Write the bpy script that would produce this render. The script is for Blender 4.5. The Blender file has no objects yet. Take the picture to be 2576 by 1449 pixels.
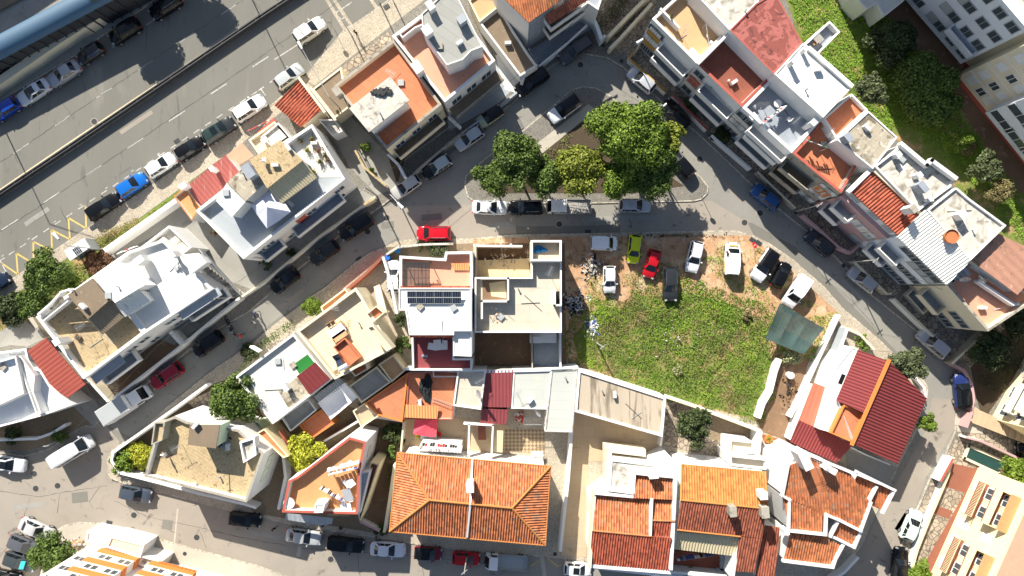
import bpy, bmesh, math, random
import numpy as np
from mathutils import Vector, Matrix
from mathutils.geometry import tessellate_polygon
R = math.radians
rnd = random.Random(7); nr = np.random.default_rng(7)
sc = bpy.context.scene; COL = sc.collection
# ------------------------------------------------------------ camera, sky, sun, exposure
CH = 85.0                                   # camera height above the street
cam = bpy.data.objects.new('camera', bpy.data.cameras.new('camera')); COL.objects.link(cam)
cam.location = (0, 0, CH); cam.data.sensor_width = 36; cam.data.lens = 36 * CH / 128.8
cam.data.clip_end = 2000; sc.camera = cam
SUN_EL, SUN_AZ = R(35), R(-25.5)            # azimuth from +Y towards +X
w = bpy.data.worlds.new("World"); sc.world = w; w.use_nodes = True
nt = w.node_tree; sky = nt.nodes.new('ShaderNodeTexSky'); sky.sky_type = 'NISHITA'; sky.sun_disc = False
sky.sun_elevation = SUN_EL; sky.sun_rotation = SUN_AZ
nt.links.new(sky.outputs[0], nt.nodes['Background'].inputs[0]); nt.nodes['Background'].inputs[1].default_value = 0.068
sl = bpy.data.lights.new('sun', 'SUN'); sl.energy = 5.0; sl.angle = R(.5); sl.color = (1, .94, .84)
so = bpy.data.objects.new('sun', sl); COL.objects.link(so)
sd = Vector((math.sin(SUN_AZ) * math.cos(SUN_EL), math.cos(SUN_AZ) * math.cos(SUN_EL), math.sin(SUN_EL)))
so.rotation_euler = sd.to_track_quat('Z', 'Y').to_euler(); so.location = (0, 0, 120)
sc.view_settings.view_transform = 'Standard'; sc.view_settings.look = 'None'
sc.cycles.diffuse_bounces = 4; sc.view_settings.exposure = 0.98; sc.view_settings.gamma = 1
# ------------------------------------------------------------ helpers
def W(x, y, h=0.0):                         # survey point (20 units = 1 m on the street) at height h
    k = (1 - h / CH) / 20
    return Vector(((x - 1288) * k, (724.5 - y) * k, h))
def P(s, h=0.0):
    o = []
    for a in s.split():
        v = [float(q) for q in a.split(',')]
        o.append(W(v[0], v[1], v[2] if len(v) > 2 else h))
    return o
ORG = {}
def tag(o, label=None, cat=None, group=None, kind=None):
    if label: o['label'] = label
    if cat: o['category'] = cat
    if group: o['group'] = group
    if kind: o['kind'] = kind
    return o
def thing(name, label, cat, loc, group=None, rz=0):
    o = bpy.data.objects.new(name, None); COL.objects.link(o); o.location = loc; o.rotation_euler = (0, 0, rz)
    ORG[o.name] = Vector(loc)
    return tag(o, label, cat, group)
class MB:
    def __init__(s): s.v = []; s.f = []; s.uv = {}; s.m = []
    def add(s, vs, fs, mi=0):
        n = len(s.v); s.v += [tuple(v) for v in vs]
        for f in fs: s.f.append(tuple(i + n for i in f)); s.m.append(mi)
        return s
    def box(s, c, d, rz=0, mi=0, taper=1.0):
        ca, sa = math.cos(rz), math.sin(rz); vs = []
        for z in (-1, 1):
            k = taper if z > 0 else 1
            for a, b in ((-1, -1), (1, -1), (1, 1), (-1, 1)):
                x, y = a * d[0] / 2 * k, b * d[1] / 2 * k
                vs.append((c[0] + x * ca - y * sa, c[1] + x * sa + y * ca, c[2] + z * d[2] / 2))
        return s.add(vs, [(0, 3, 2, 1), (4, 5, 6, 7), (0, 1, 5, 4), (1, 2, 6, 5), (2, 3, 7, 6), (3, 0, 4, 7)], mi)
    def cyl(s, a, b, r1, r2=None, n=10, cap=True, mi=0):
        a = Vector(a); b = Vector(b); r2 = r1 if r2 is None else r2
        q = (b - a).to_track_quat('Z', 'Y'); vs = []
        for p, r in ((a, r1), (b, r2)):
            for i in range(n):
                t = 2 * math.pi * i / n; vs.append(p + q @ Vector((r * math.cos(t), r * math.sin(t), 0)))
        fs = [(i, (i + 1) % n, n + (i + 1) % n, n + i) for i in range(n)]
        if cap: fs += [tuple(range(n))[::-1], tuple(range(n, 2 * n))]
        return s.add(vs, fs, mi)
    def prism(s, top, z0, mi=0):             # top: list of Vector with own z, bottom flat or list
        n = len(top); bot = [Vector((p.x, p.y, z0[i] if isinstance(z0, list) else z0)) for i, p in enumerate(top)]
        s.add(top + bot, [(i + n, (i + 1) % n + n, (i + 1) % n, i) for i in range(n)], mi)
        tr = tris(top); s.add(top, tr, mi); s.add(bot, [t[::-1] for t in tr], mi); return s
    def build(s, name, mat, root=None, smooth=False):
        me = bpy.data.meshes.new(name)
        v = np.array(s.v, dtype=float)
        rt = root
        while rt is not None and rt.parent is not None: rt = rt.parent
        if rt is not None and rt.name in ORG: v = v - np.array(ORG[rt.name])
        me.from_pydata(v.tolist(), [], s.f)
        for m in (mat if isinstance(mat, list) else [mat]): me.materials.append(M[m] if isinstance(m, str) else m)
        if any(s.m): me.polygons.foreach_set('material_index', s.m)
        if s.uv:
            l = me.uv_layers.new(name='uv'); 
            for i, p in enumerate(me.polygons):
                if i in s.uv:
                    for k, li in enumerate(p.loop_indices): l.data[li].uv = s.uv[i][k]
        if smooth: me.polygons.foreach_set('use_smooth', [True] * len(me.polygons))
        me.update()
        o = bpy.data.objects.new(name, me); COL.objects.link(o)
        if root is not None: o.parent = root
        return o
def area(p): return sum(p[i].x * p[(i + 1) % len(p)].y - p[(i + 1) % len(p)].x * p[i].y for i in range(len(p))) / 2
def ccw(p): return p if area(p) > 0 else p[::-1]
def tris(p):
    o = []
    for t in tessellate_polygon([[Vector((q.x, q.y, 0)) for q in p]]):
        a, b, c = t
        if (p[b] - p[a]).xy.to_3d().cross((p[c] - p[a]).xy.to_3d()).z < 0: t = (a, c, b)
        o.append(tuple(t))
    return o
def inset(p, d):
    n = len(p); o = []
    for i in range(n):
        a, b, c = p[i - 1], p[i], p[(i + 1) % n]
        e1 = (b - a).xy.normalized(); e2 = (c - b).xy.normalized()
        n1 = Vector((-e1.y, e1.x)); n2 = Vector((-e2.y, e2.x)); m = n1 + n2
        m = m / max(m.length_squared, .25) * 2 if m.length > 1e-4 else n1
        m = m * .5 * 2 / 2 if False else (n1 + n2) * (1 / max(1 + n1.dot(n2), .35))
        o.append(Vector((b.x + m.x * d, b.y + m.y * d, b.z)))
    return o
# ------------------------------------------------------------ materials (all procedural)
M = {}
def mat(key, col, rough=.85, var=.12, sc_=.5, fine=.10, fsc=9, spot=None, bump=.15, bsc=25, metal=0, uv=None, coord='P',
        spec=.3, island=0, emit=0, stretch=None, coat=0, spot2=None, alpha=1, seam=None):
    m = bpy.data.materials.new(key); M[key] = m; m.use_nodes = True; N = m.node_tree.nodes; L = m.node_tree.links
    b = N['Principled BSDF']; b.inputs['Roughness'].default_value = rough; b.inputs['Metallic'].default_value = metal
    b.inputs['Specular IOR Level'].default_value = spec; b.inputs['Coat Weight'].default_value = coat
    if coord == 'P': src = N.new('ShaderNodeNewGeometry').outputs['Position']
    else: src = N.new('ShaderNodeTexCoord').outputs['UV' if coord == 'UV' else 'Object']
    if stretch:
        mp = N.new('ShaderNodeMapping'); mp.inputs['Scale'].default_value = stretch[:3]; mp.inputs['Rotation'].default_value = (0, 0, R(stretch[3]))
        L.new(src, mp.inputs['Vector']); ssrc = mp.outputs[0]
    else: ssrc = src
    def noise(scale, det=5, s=None, dist=0):
        n = N.new('ShaderNodeTexNoise'); n.inputs['Scale'].default_value = scale; n.inputs['Detail'].default_value = det
        n.inputs['Distortion'].default_value = dist; n.inputs['Roughness'].default_value = .6
        L.new(s or src, n.inputs['Vector']); return n.outputs['Fac']
    def math_(op, a, c):
        n = N.new('ShaderNodeMath'); n.operation = op
        for i, q in enumerate((a, c)):
            if isinstance(q, (int, float)): n.inputs[i].default_value = q
            else: L.new(q, n.inputs[i])
        return n.outputs[0]
    f1 = math_('MULTIPLY_ADD', noise(sc_, 6, ssrc, .4), 2 * var); N[-1].inputs[2].default_value = 1 - var
    f2 = math_('MULTIPLY_ADD', noise(fsc, 4), 2 * fine); N[-1].inputs[2].default_value = 1 - fine
    f = math_('MULTIPLY', f1, f2)
    if island:
        g = N.new('ShaderNodeNewGeometry'); i_ = math_('MULTIPLY_ADD', g.outputs['Random Per Island'], 2 * island); N[-1].inputs[2].default_value = 1 - island
        f = math_('MULTIPLY', f, i_)
    c = N.new('ShaderNodeVectorMath'); c.operation = 'SCALE'; c.inputs[0].default_value = col; L.new(f, c.inputs['Scale']); out = c.outputs[0]
    for sp in (spot, spot2):
        if not sp: continue
        scol, ssc, th, wd = sp[:4]
        ra = N.new('ShaderNodeMapRange'); ra.inputs['From Min'].default_value = th; ra.inputs['From Max'].default_value = th + wd
        L.new(noise(ssc, 8, ssrc, .8), ra.inputs['Value']); mx = N.new('ShaderNodeMix'); mx.data_type = 'RGBA'
        L.new(ra.outputs[0], mx.inputs['Factor']); L.new(out, mx.inputs[6])
        c2 = N.new('ShaderNodeVectorMath'); c2.operation = 'SCALE'; c2.inputs[0].default_value = scol; L.new(f2, c2.inputs['Scale']); L.new(c2.outputs[0], mx.inputs[7]); out = mx.outputs[2]
    if uv:                                   # rows of tiles: each tile its own tone
        pw, pl, amt = uv; u = N.new('ShaderNodeTexCoord'); mp = N.new('ShaderNodeMapping'); mp.inputs['Scale'].default_value = (1 / pw, 1 / pl, 1)
        L.new(u.outputs['UV'], mp.inputs[0]); fl = N.new('ShaderNodeVectorMath'); fl.operation = 'FLOOR'; L.new(mp.outputs[0], fl.inputs[0])
        wn = N.new('ShaderNodeTexWhiteNoise'); L.new(fl.outputs[0], wn.inputs['Vector'])
        k = math_('MULTIPLY_ADD', wn.outputs['Value'], amt * 2); N[-1].inputs[2].default_value = 1 - amt
        c3 = N.new('ShaderNodeVectorMath'); c3.operation = 'SCALE'; L.new(out, c3.inputs[0]); L.new(k, c3.inputs['Scale']); out = c3.outputs[0]
    if seam:                                 # sheet joints or floor tiles: width, length (m), turn, darkness of the joint, joint width
        mp = N.new('ShaderNodeMapping'); mp.inputs['Rotation'].default_value = (0, 0, R(seam[2])); L.new(src, mp.inputs[0]); br = N.new('ShaderNodeTexBrick'); L.new(mp.outputs[0], br.inputs['Vector'])
        br.inputs['Color1'].default_value = (1, 1, 1, 1); br.inputs['Color2'].default_value = (1 - seam[3] * .45,) * 3 + (1,); br.inputs['Mortar'].default_value = (1 - seam[3],) * 3 + (1,)
        br.inputs['Scale'].default_value = 1; br.inputs['Brick Width'].default_value = seam[1]; br.inputs['Row Height'].default_value = seam[0]; br.inputs['Mortar Size'].default_value = seam[4]; br.inputs['Mortar Smooth'].default_value = .3
        c4 = N.new('ShaderNodeVectorMath'); c4.operation = 'MULTIPLY'; L.new(out, c4.inputs[0]); L.new(br.outputs['Color'], c4.inputs[1]); out = c4.outputs[0]
    L.new(out, b.inputs['Base Color'])
    if bump:
        bp = N.new('ShaderNodeBump'); bp.inputs['Strength'].default_value = bump; bp.inputs['Distance'].default_value = .03
        L.new(noise(bsc, 5), bp.inputs['Height']); L.new(bp.outputs[0], b.inputs['Normal'])
    if alpha < 1: b.inputs['Alpha'].default_value = alpha
    return m
def stones(key, c1, c2, scale, grout, rough=.9, kind='vor', bump=.5, big=.15):
    m = bpy.data.materials.new(key); M[key] = m; m.use_nodes = True; N = m.node_tree.nodes; L = m.node_tree.links; b = N['Principled BSDF']
    b.inputs['Roughness'].default_value = rough; g = N.new('ShaderNodeNewGeometry')
    v = N.new('ShaderNodeTexVoronoi'); v.inputs['Scale'].default_value = scale; L.new(g.outputs['Position'], v.inputs['Vector'])
    v2 = N.new('ShaderNodeTexVoronoi'); v2.feature = 'DISTANCE_TO_EDGE'; v2.inputs['Scale'].default_value = scale; L.new(g.outputs['Position'], v2.inputs['Vector'])
    wn = N.new('ShaderNodeTexWhiteNoise'); L.new(v.outputs['Position'], wn.inputs['Vector'])
    mx = N.new('ShaderNodeMix'); mx.data_type = 'RGBA'; L.new(wn.outputs['Value'], mx.inputs['Factor']); mx.inputs[6].default_value = (*c1, 1); mx.inputs[7].default_value = (*c2, 1)
    r = N.new('ShaderNodeMapRange'); r.inputs['From Min'].default_value = .03; r.inputs['From Max'].default_value = .09; L.new(v2.outputs['Distance'], r.inputs['Value'])
    m2 = N.new('ShaderNodeMix'); m2.data_type = 'RGBA'; L.new(r.outputs[0], m2.inputs['Factor']); m2.inputs[6].default_value = (*grout, 1); L.new(mx.outputs[2], m2.inputs[7])
    n = N.new('ShaderNodeTexNoise'); n.inputs['Scale'].default_value = .45; n.inputs['Detail'].default_value = 8; L.new(g.outputs['Position'], n.inputs['Vector'])
    ma = N.new('ShaderNodeMath'); ma.operation = 'MULTIPLY_ADD'; L.new(n.outputs['Fac'], ma.inputs[0]); ma.inputs[1].default_value = 4 * big; ma.inputs[2].default_value = 1 - 2 * big
    s = N.new('ShaderNodeVectorMath'); s.operation = 'SCALE'; L.new(m2.outputs[2], s.inputs[0]); L.new(ma.outputs[0], s.inputs['Scale']); L.new(s.outputs[0], b.inputs['Base Color'])
    bp = N.new('ShaderNodeBump'); bp.inputs['Strength'].default_value = bump; bp.inputs['Distance'].default_value = .02; L.new(r.outputs[0], bp.inputs['Height']); L.new(bp.outputs[0], b.inputs['Normal'])
def checker(key, c1, c2, scale, rot=0):
    m = bpy.data.materials.new(key); M[key] = m; m.use_nodes = True; N = m.node_tree.nodes; L = m.node_tree.links; b = N['Principled BSDF']; b.inputs['Roughness'].default_value = .7
    g = N.new('ShaderNodeNewGeometry'); mp = N.new('ShaderNodeMapping'); mp.inputs['Rotation'].default_value = (0, 0, R(rot)); L.new(g.outputs['Position'], mp.inputs[0])
    c = N.new('ShaderNodeTexChecker'); c.inputs['Scale'].default_value = scale; c.inputs[1].default_value = (*c1, 1); c.inputs[2].default_value = (*c2, 1); L.new(mp.outputs[0], c.inputs[0]); L.new(c.outputs[0], b.inputs['Base Color'])
mat('asphalt', (.178, .172, .148), .92, .18, .22, .13, 14, spot=((.115, .11, .10), .9, .6, .14), bump=.3, bsc=60, stretch=(1, .22, 1, 34), spot2=((.24, .225, .19), .35, .56, .25))
mat('asphalt_dark', (.245, .236, .208), .9, .16, .3, .15, 12, spot=((.16, .155, .14), 1.3, .6, .08), spot2=((.29, .275, .24), .4, .56, .2), bump=.3, bsc=60)
mat('asphalt_warm', (.30, .265, .22), .92, .15, .25, .13, 14, spot=((.13, .115, .10), .8, .6, .12), bump=.3, bsc=60, spot2=((.27, .235, .19), .5, .58, .2))
mat('ground', (.26, .18, .11), .95, .25, .15, .2, 8, spot=((.10, .13, .04), .35, .56, .1))
mat('dirt', (.46, .27, .15), .95, .25, .35, .25, 5, spot=((.56, .42, .27), .5, .49, .16), bump=.7, spot2=((.27, .17, .095), 1.3, .54, .08))
mat('dirt_dark', (.20, .125, .075), .95, .25, .4, .25, 5, spot=((.34, .24, .15), .9, .58, .12), bump=.5)
mat('sandpile', (.62, .5, .30), .95, .12, .6, .15, 6, bump=.5)
mat('soil', (.075, .055, .035), .95, .3, .8, .3, 7, bump=.6)
mat('grassbase', (.15, .19, .04), .95, .35, .5, .3, 5, spot=((.40, .26, .13), .35, .54, .1), bump=.6, spot2=((.30, .22, .11), 1.6, .55, .08))
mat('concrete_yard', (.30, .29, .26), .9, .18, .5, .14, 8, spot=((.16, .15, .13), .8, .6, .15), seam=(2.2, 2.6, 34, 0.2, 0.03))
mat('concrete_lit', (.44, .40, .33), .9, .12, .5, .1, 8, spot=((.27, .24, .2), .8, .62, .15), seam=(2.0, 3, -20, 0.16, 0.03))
mat('beige_paving', (.50, .38, .25), .85, .12, .5, .1, 8, spot=((.34, .26, .18), .9, .6, .15), seam=(1.4, 1.4, 3, 0.16, 0.03))
mat('brown_paving', (.24, .18, .115), .88, .16, .5, .12, 8, spot=((.14, .11, .07), .7, .58, .15), seam=(0.5, 0.5, 34, 0.25, 0.03))
mat('brick_red', (.28, .11, .07), .85, .14, .6, .12, 9, seam=(0.3, 0.3, 25, 0.2, 0.03))
mat('pink_paving', (.62, .30, .20), .8, .08, .4, .06, 7, seam=(2, 2, 34, 0.15, 0.03))
stones('cobble', (.54, .47, .36), (.40, .35, .27), 7, (.25, .21, .16), big=.12)
stones('cobble_grey', (.27, .25, .21), (.19, .175, .15), 7, (.10, .095, .08), big=.12)
stones('crazy', (.42, .35, .26), (.26, .21, .16), 1.7, (.12, .1, .08), big=.2)
stones('kerbstone', (.50, .45, .36), (.40, .36, .29), 1.2, (.28, .25, .2), big=.1)
checker('check', (.42, .33, .2), (.22, .15, .09), 3, 45)
mat('wht', (.74, .73, .70), .7, .05, .4, .03, 6, spot=((.58, .56, .5), .9, .66, .14), bump=.08)
mat('whtcool', (.66, .69, .72), .7, .05, .4, .03, 6, spot=((.52, .55, .56), .7, .62, .16), bump=.08)
mat('whtroof', (.74, .73, .69), .75, .05, .3, .03, 6, spot=((.60, .57, .49), .8, .67, .12), bump=.1, seam=(1.2, 5, 34, 0.1, 0.03))
mat('crm', (.70, .62, .45), .75, .07, .4, .05, 6, bump=.08)
mat('yel', (.78, .66, .40), .75, .07, .4, .05, 6, bump=.08)
mat('grn', (.55, .66, .48), .75, .07, .4, .05, 6, bump=.08)
mat('ochre', (.45, .26, .06), .8, .08, .4, .05, 6)
mat('redtrim', (.42, .10, .07), .8, .08, .4, .05, 6)
mat('pnk', (.50, .32, .31), .75, .06, .4, .05, 6, bump=.08)
mat('orange', (.60, .21, .055), .75, .06, .4, .05, 6)
mat('tealwall', (.15, .38, .30), .75, .06, .4, .05, 6)
mat('rough', (.36, .33, .27), .9, .2, .6, .15, 6, spot=((.17, .155, .125), .9, .55, .12), bump=.3)
mat('sand', (.48, .37, .215), .92, .16, .5, .26, 5, spot=((.24, .165, .08), 2.2, .56, .08), bump=.6, spot2=((.40, .30, .17), .35, .5, .2), seam=(0.35, 0.7, 34, 0.16, 0.05))
mat('cream_t', (.74, .60, .40), .85, .06, .4, .06, 7, spot=((.52, .40, .25), 1.3, .66, .1), seam=(0.6, 0.6, 34, 0.1, 0.02))
mat('ter', (.56, .20, .10), .85, .12, .5, .12, 7, spot=((.22, .10, .06), 1.7, .62, .1), bump=.2, seam=(0.9, 1.8, 34, 0.22, 0.03))
mat('ter2', (.64, .30, .13), .8, .06, .4, .06, 7, spot=((.44, .19, .08), 1.3, .66, .1), seam=(0.5, 0.5, 34, 0.16, 0.025))
mat('terpink', (.66, .33, .22), .8, .05, .4, .04, 7, spot=((.48, .22, .14), .7, .64, .1), seam=(0.6, 0.6, 34, 0.12, 0.02))
mat('terdark', (.26, .085, .055), .85, .12, .5, .12, 7, spot=((.45, .17, .08), .9, .62, .12), seam=(1.2, 2.4, -45, 0.2, 0.03))
mat('tan', (.56, .36, .19), .85, .10, .5, .08, 7, spot=((.34, .22, .12), 1.3, .62, .1), seam=(0.8, 1.6, -45, 0.14, 0.025))
mat('patched', (.25, .075, .06), .85, .12, .7, .10, 6, spot=((.38, .125, .105), .85, .49, .04), spot2=((.14, .05, .045), 1.3, .56, .06))
mat('rusty', (.42, .22, .15), .9, .15, .7, .15, 6, spot=((.22, .15, .09), .9, .55, .1), spot2=((.56, .36, .25), 1.3, .62, .06))
mat('conc', (.42, .37, .28), .92, .15, .5, .14, 7, spot=((.17, .145, .105), .8, .50, .1), spot2=((.66, .6, .5), 1.3, .56, .1), bump=.3, seam=(1.1, 6, -45, 0.25, 0.04))
mat('conclt', (.56, .53, .46), .92, .12, .4, .12, 7, spot=((.27, .235, .185), .7, .51, .14), spot2=((.74, .72, .66), 1.1, .56, .1), bump=.3, seam=(1.1, 5, -45, 0.22, 0.035))
mat('concnew', (.56, .50, .40), .92, .12, .4, .1, 7, spot=((.42, .38, .3), .5, .54, .2), bump=.25, seam=(2.0, 4.2, 0, 0.2, 0.04))
mat('brownroof', (.21, .16, .11), .92, .18, .6, .2, 8, spot=((.32, .26, .19), 1.6, .6, .15), bump=.4)
mat('greyroof', (.34, .34, .31), .88, .08, .5, .06, 8, spot=((.24, .23, .2), .6, .58, .2), stretch=(1, .15, 1, 35), seam=(1.0, 7, 34, 0.28, 0.03))
mat('ltgrey', (.58, .57, .52), .85, .05, .3, .05, 8, spot=((.44, .43, .38), .6, .62, .2), seam=(1.0, 8, 34, 0.14, 0.03))
mat('greengrey', (.47, .485, .44), .85, .06, .3, .05, 8, spot=((.58, .54, .43), .5, .6, .15), spot2=((.5, .27, .17), .55, .69, .05), seam=(1.1, 9, 3, 0.14, 0.03))
mat('slategrey', (.30, .33, .37), .85, .08, .4, .06, 8, seam=(0.8, 0.8, -45, 0.16, 0.03))
mat('bluegrey', (.36, .39, .41), .8, .05, .4, .05, 8, spot=((.25, .3, .35), .6, .62, .2), seam=(1.1, 3, 34, 0.12, 0.03))
mat('warehouse', (.44, .37, .28), .95, .12, .5, .12, 8, spot=((.20, .165, .12), 1.4, .52, .12), stretch=(1, .12, 1, 4), bump=.3)
mat('tile', (.47, .165, .07), .82, .10, .5, .06, 8, uv=(.30, .42, .30), spot=((.52, .25, .085), .7, .56, .2), spot2=((.33, .19, .12), 1.2, .56, .08), coord='P')
mat('tileyel', (.46, .19, .055), .82, .10, .5, .06, 8, uv=(.30, .42, .26), spot=((.40, .17, .06), 1.1, .6, .12))
mat('tilered', (.36, .09, .05), .82, .12, .5, .08, 8, spot=((.26, .085, .05), 1.2, .55, .12),  uv=(.30, .42, .30))
mat('tiledark', (.30, .095, .055), .85, .12, .5, .06, 8, uv=(.30, .42, .32), spot=((.16, .07, .05), .8, .6, .15))
mat('redsheet', (.20, .036, .036), .6, .12, .5, .08, 8, spot=((.18, .035, .035), .5, .55, .15), uv=(9, 2.4, .06))
mat('redsheet2', (.55, .15, .09), .65, .08, .5, .06, 8, uv=(1, 1.6, .06), spot=((.68, .36, .25), 1.4, .7, .06))
mat('maroon', (.24, .055, .06), .6, .08, .5, .05, 8, seam=(1, 1, 0, 0.1, 0.02))
mat('maroonworn', (.36, .10, .085), .7, .12, .8, .1, 9, spot=((.42, .26, .2), 1.6, .57, .14), stretch=(1.6, .12, 1, -52))
mat('redmetal', (.30, .07, .05), .6, .06, .4, .04, 8)
mat('corw', (.72, .71, .65), .7, .07, .6, .08, 8, spot=((.4, .38, .32), .9, .6, .15))
mat('corb', (.58, .50, .32), .75, .08, .6, .08, 8, spot=((.34, .28, .17), .9, .62, .15))
mat('corbrown', (.26, .205, .14), .85, .12, .6, .12, 8, spot=((.42, .34, .24), 1.1, .6, .15))
mat('corg', (.30, .32, .32), .6, .08, .6, .08, 8)
mat('cororg', (.66, .33, .13), .7, .08, .6, .08, 8)
mat('bluemetal', (.05, .115, .19), .6, .06, .4, .05, 8, spec=.5)
mat('glass', (.009, .012, .015), .10, .02, 1, .02, 5, bump=0, spec=.6, coord='O')
mat('wglass', (.06, .075, .085), .15, .1, 1, .05, 5, bump=0, spec=.6)
mat('shutter', (.70, .70, .68), .6, .04, 1, .03, 9, bump=0)
mat('shutgrey', (.36, .38, .38), .6, .05, 1, .04, 9, bump=0)
mat('panel', (.012, .02, .045), .2, .08, 1, .03, 5, bump=0, spec=.6)
mat('rubber', (.022, .022, .022), .8, .05, 1, .05, 9, bump=0, coord='O')
mat('rim', (.45, .45, .46), .35, .05, 1, .03, 9, bump=0, metal=.7, coord='O')
mat('plastic', (.03, .03, .032), .55, .05, 1, .05, 9, bump=0, coord='O')
mat('chrome', (.6, .6, .6), .25, .03, 1, .03, 9, bump=0, metal=.9, coord='O')
mat('lamp_glass', (.30, .31, .32), .2, .03, 1, .03, 9, bump=0, coord='O')
mat('tail', (.45, .015, .012), .3, .03, 1, .03, 9, bump=0, coord='O')
mat('steel', (.42, .43, .43), .5, .08, 1, .05, 9, bump=0, metal=.4)
mat('darksteel', (.045, .047, .05), .6, .1, 1, .05, 9, bump=0)
mat('whpaint', (.50, .49, .45), .8, .15, 1.5, .18, 16, spot=((.24, .23, .2), 4, .52, .12), bump=0)
mat('ylpaint', (.60, .44, .13), .7, .12, 1.5, .12, 16, spot=((.30, .25, .16), 4, .55, .1), bump=0)
mat('linecream', (.62, .53, .36), .8, .1, 1.5, .1, 16, bump=0)
mat('bark', (.13, .10, .07), .95, .2, 3, .2, 12)
mat('bark_pale', (.42, .37, .28), .95, .2, 3, .2, 12)
def leaf(k, c, isl=.45): mat(k, c, .6, .28, 1.3, .2, 4, bump=0, island=isl, spec=.25)
leaf('lf_bright', (.120, .180, .020)); leaf('lf_yellow', (.165, .192, .024)); leaf('lf_mid', (.085, .130, .024)); leaf('lf_dark', (.052, .072, .024))
leaf('lf_olive', (.085, .105, .045)); leaf('lf_dry', (.17, .145, .06)); leaf('lf_lime', (.33, .34, .03)); leaf('lf_red', (.17, .09, .05)); leaf('lf_pale', (.30, .31, .15))
mat('gr_field', (.125, .215, .022), .8, .35, .28, .25, 1.3, bump=0, island=.4, spot=((.19, .165, .06), .20, .51, .10), spot2=((.20, .30, .025), .26, .52, .10))
mat('gr_lush', (.155, .285, .022), .8, .25, .4, .2, 2, bump=0, island=.4, spot=((.22, .29, .03), .6, .56, .12))
mat('gr_dry', (.24, .21, .07), .8, .25, .4, .2, 2, bump=0, island=.4, spot=((.12, .15, .03), .6, .55, .12))
mat('cloth_w', (.80, .80, .80), .9, .06, 1, .04, 5, coord='P'); mat('cloth_lav', (.62, .63, .72), .9, .06, 1, .04, 5)
mat('cloth_pink', (.80, .09, .13), .85, .06, 1, .04, 5); mat('cloth_black', (.02, .024, .026), .9, .1, 1, .1, 5); mat('cloth_green', (.02, .16, .03), .95, .1, 1, .1, 9)
mat('cloth_blue', (.04, .10, .35), .9, .1, 1, .1, 5); mat('cloth_red', (.6, .03, .03), .9, .1, 1, .1, 5); mat('cloth_grey', (.3, .31, .33), .9, .1, 1, .1, 5)
mat('tarp_blue', (.03, .26, .62), .7, .1, 2, .1, 5, bump=.5, bsc=8); mat('shadenet', (.045, .085, .078), .8, .2, .5, .1, 8, alpha=.93, uv=(1.3, .9, .12))
mat('net', (.03, .032, .033), .8, .1, 1, .1, 8, alpha=.75)
mat('pooltarp', (.02, .06, .055), .5, .15, .8, .1, 6, bump=.6, bsc=3); mat('tanktop', (.75, .77, .79), .35, .03, 1, .03, 5, metal=.3)
mat('wood', (.38, .24, .12), .8, .15, 2, .15, 9); mat('woodgrey', (.33, .31, .28), .85, .15, 2, .15, 9); mat('pot', (.46, .17, .07), .8, .1, 1, .1, 6)
mat('skin', (.45, .27, .18), .6, .04, 1, .03, 5, bump=0, coord='O'); mat('hair', (.03, .02, .015), .8, .1, 1, .1, 5, bump=0, coord='O'); mat('bin_blue', (.02, .13, .50), .5, .05, 1, .03, 5)
mat('rubble', (.46, .43, .38), .9, .2, 1, .15, 5, island=.45); mat('trash_blue', (.06, .13, .34), .6, .2, 1, .1, 5, island=.4); mat('trash_white', (.76, .76, .74), .7, .05, 1, .05, 5, island=.2)
mat('sign_red', (.62, .02, .03), .5, .03, 1, .03, 5, bump=0); mat('turq', (.05, .55, .6), .4, .1, 1, .1, 5, bump=0)
# ------------------------------------------------------------ ground, roads, pavements
def sheet(name, s, z, m, kind='structure', label=None, uvd=None):
    p = ccw(P(s, 0)); 
    for q in p: q.z = z
    o = MB().add(p, tris(p)).build(name, m); tag(o, label, None, None, kind); return o
SLABS = []
def gz(x, y):
    n = 0
    for p in SLABS:
        ins = False; j = len(p) - 1
        for i in range(len(p)):
            if (p[i].y > y) != (p[j].y > y) and x < (p[j].x - p[i].x) * (y - p[i].y) / (p[j].y - p[i].y) + p[i].x: ins = not ins
            j = i
        n |= ins
    return .165 if n else .012
def slab(name, s, z, m, edge='kerbstone', ew=.16):
    SLABS.append(P(s, 0))
    p = ccw(P(s, 0))
    for q in p: q.z = z
    i = inset(p, ew); n = len(p); b = MB()
    b.add(i, tris(i), 0)
    b.add(p + i, [(k, (k + 1) % n, (k + 1) % n + n, k + n) for k in range(n)], 1)
    b.add(p + [Vector((q.x, q.y, -.05)) for q in p], [(k + n, (k + 1) % n + n, (k + 1) % n, k) for k in range(n)], 1)
    o = b.build(name, [m, edge]); tag(o, kind='structure'); return o
sz = 900
tag(MB().add([(-sz, -sz, -.03), (sz, -sz, -.03), (sz, sz, -.03), (-sz, sz, -.03)], [(0, 1, 2, 3)]).build('ground', 'ground'), kind='structure')
sheet('road', '-120,-120 2700,-120 2700,1570 -120,1570', 0, 'asphalt')
sheet('street', '250,1060 560,830 950,540 1300,250 1400,130 1480,90 1620,140 1990,470 2340,780 2480,930 2440,1110 2290,1400 2280,1500 2080,1500 2200,1260 2300,1040 2300,930 2000,620 1890,560 1300,570 1010,590 700,800 330,1100', .004, 'asphalt_dark')
sheet('street', '-100,1080 60,1120 250,1050 300,1110 290,1200 560,1270 1000,1350 1480,1410 1800,1430 2110,1450 2110,1560 -100,1560', .004, 'asphalt_warm')
sheet('street', '960,520 1010,610 1300,595 1290,510 1170,515', .008, 'asphalt_warm')
sheet('street', '1560,507 1790,505 1880,560 1900,600 1560,594', .008, 'asphalt_warm')
Z = .12
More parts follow.
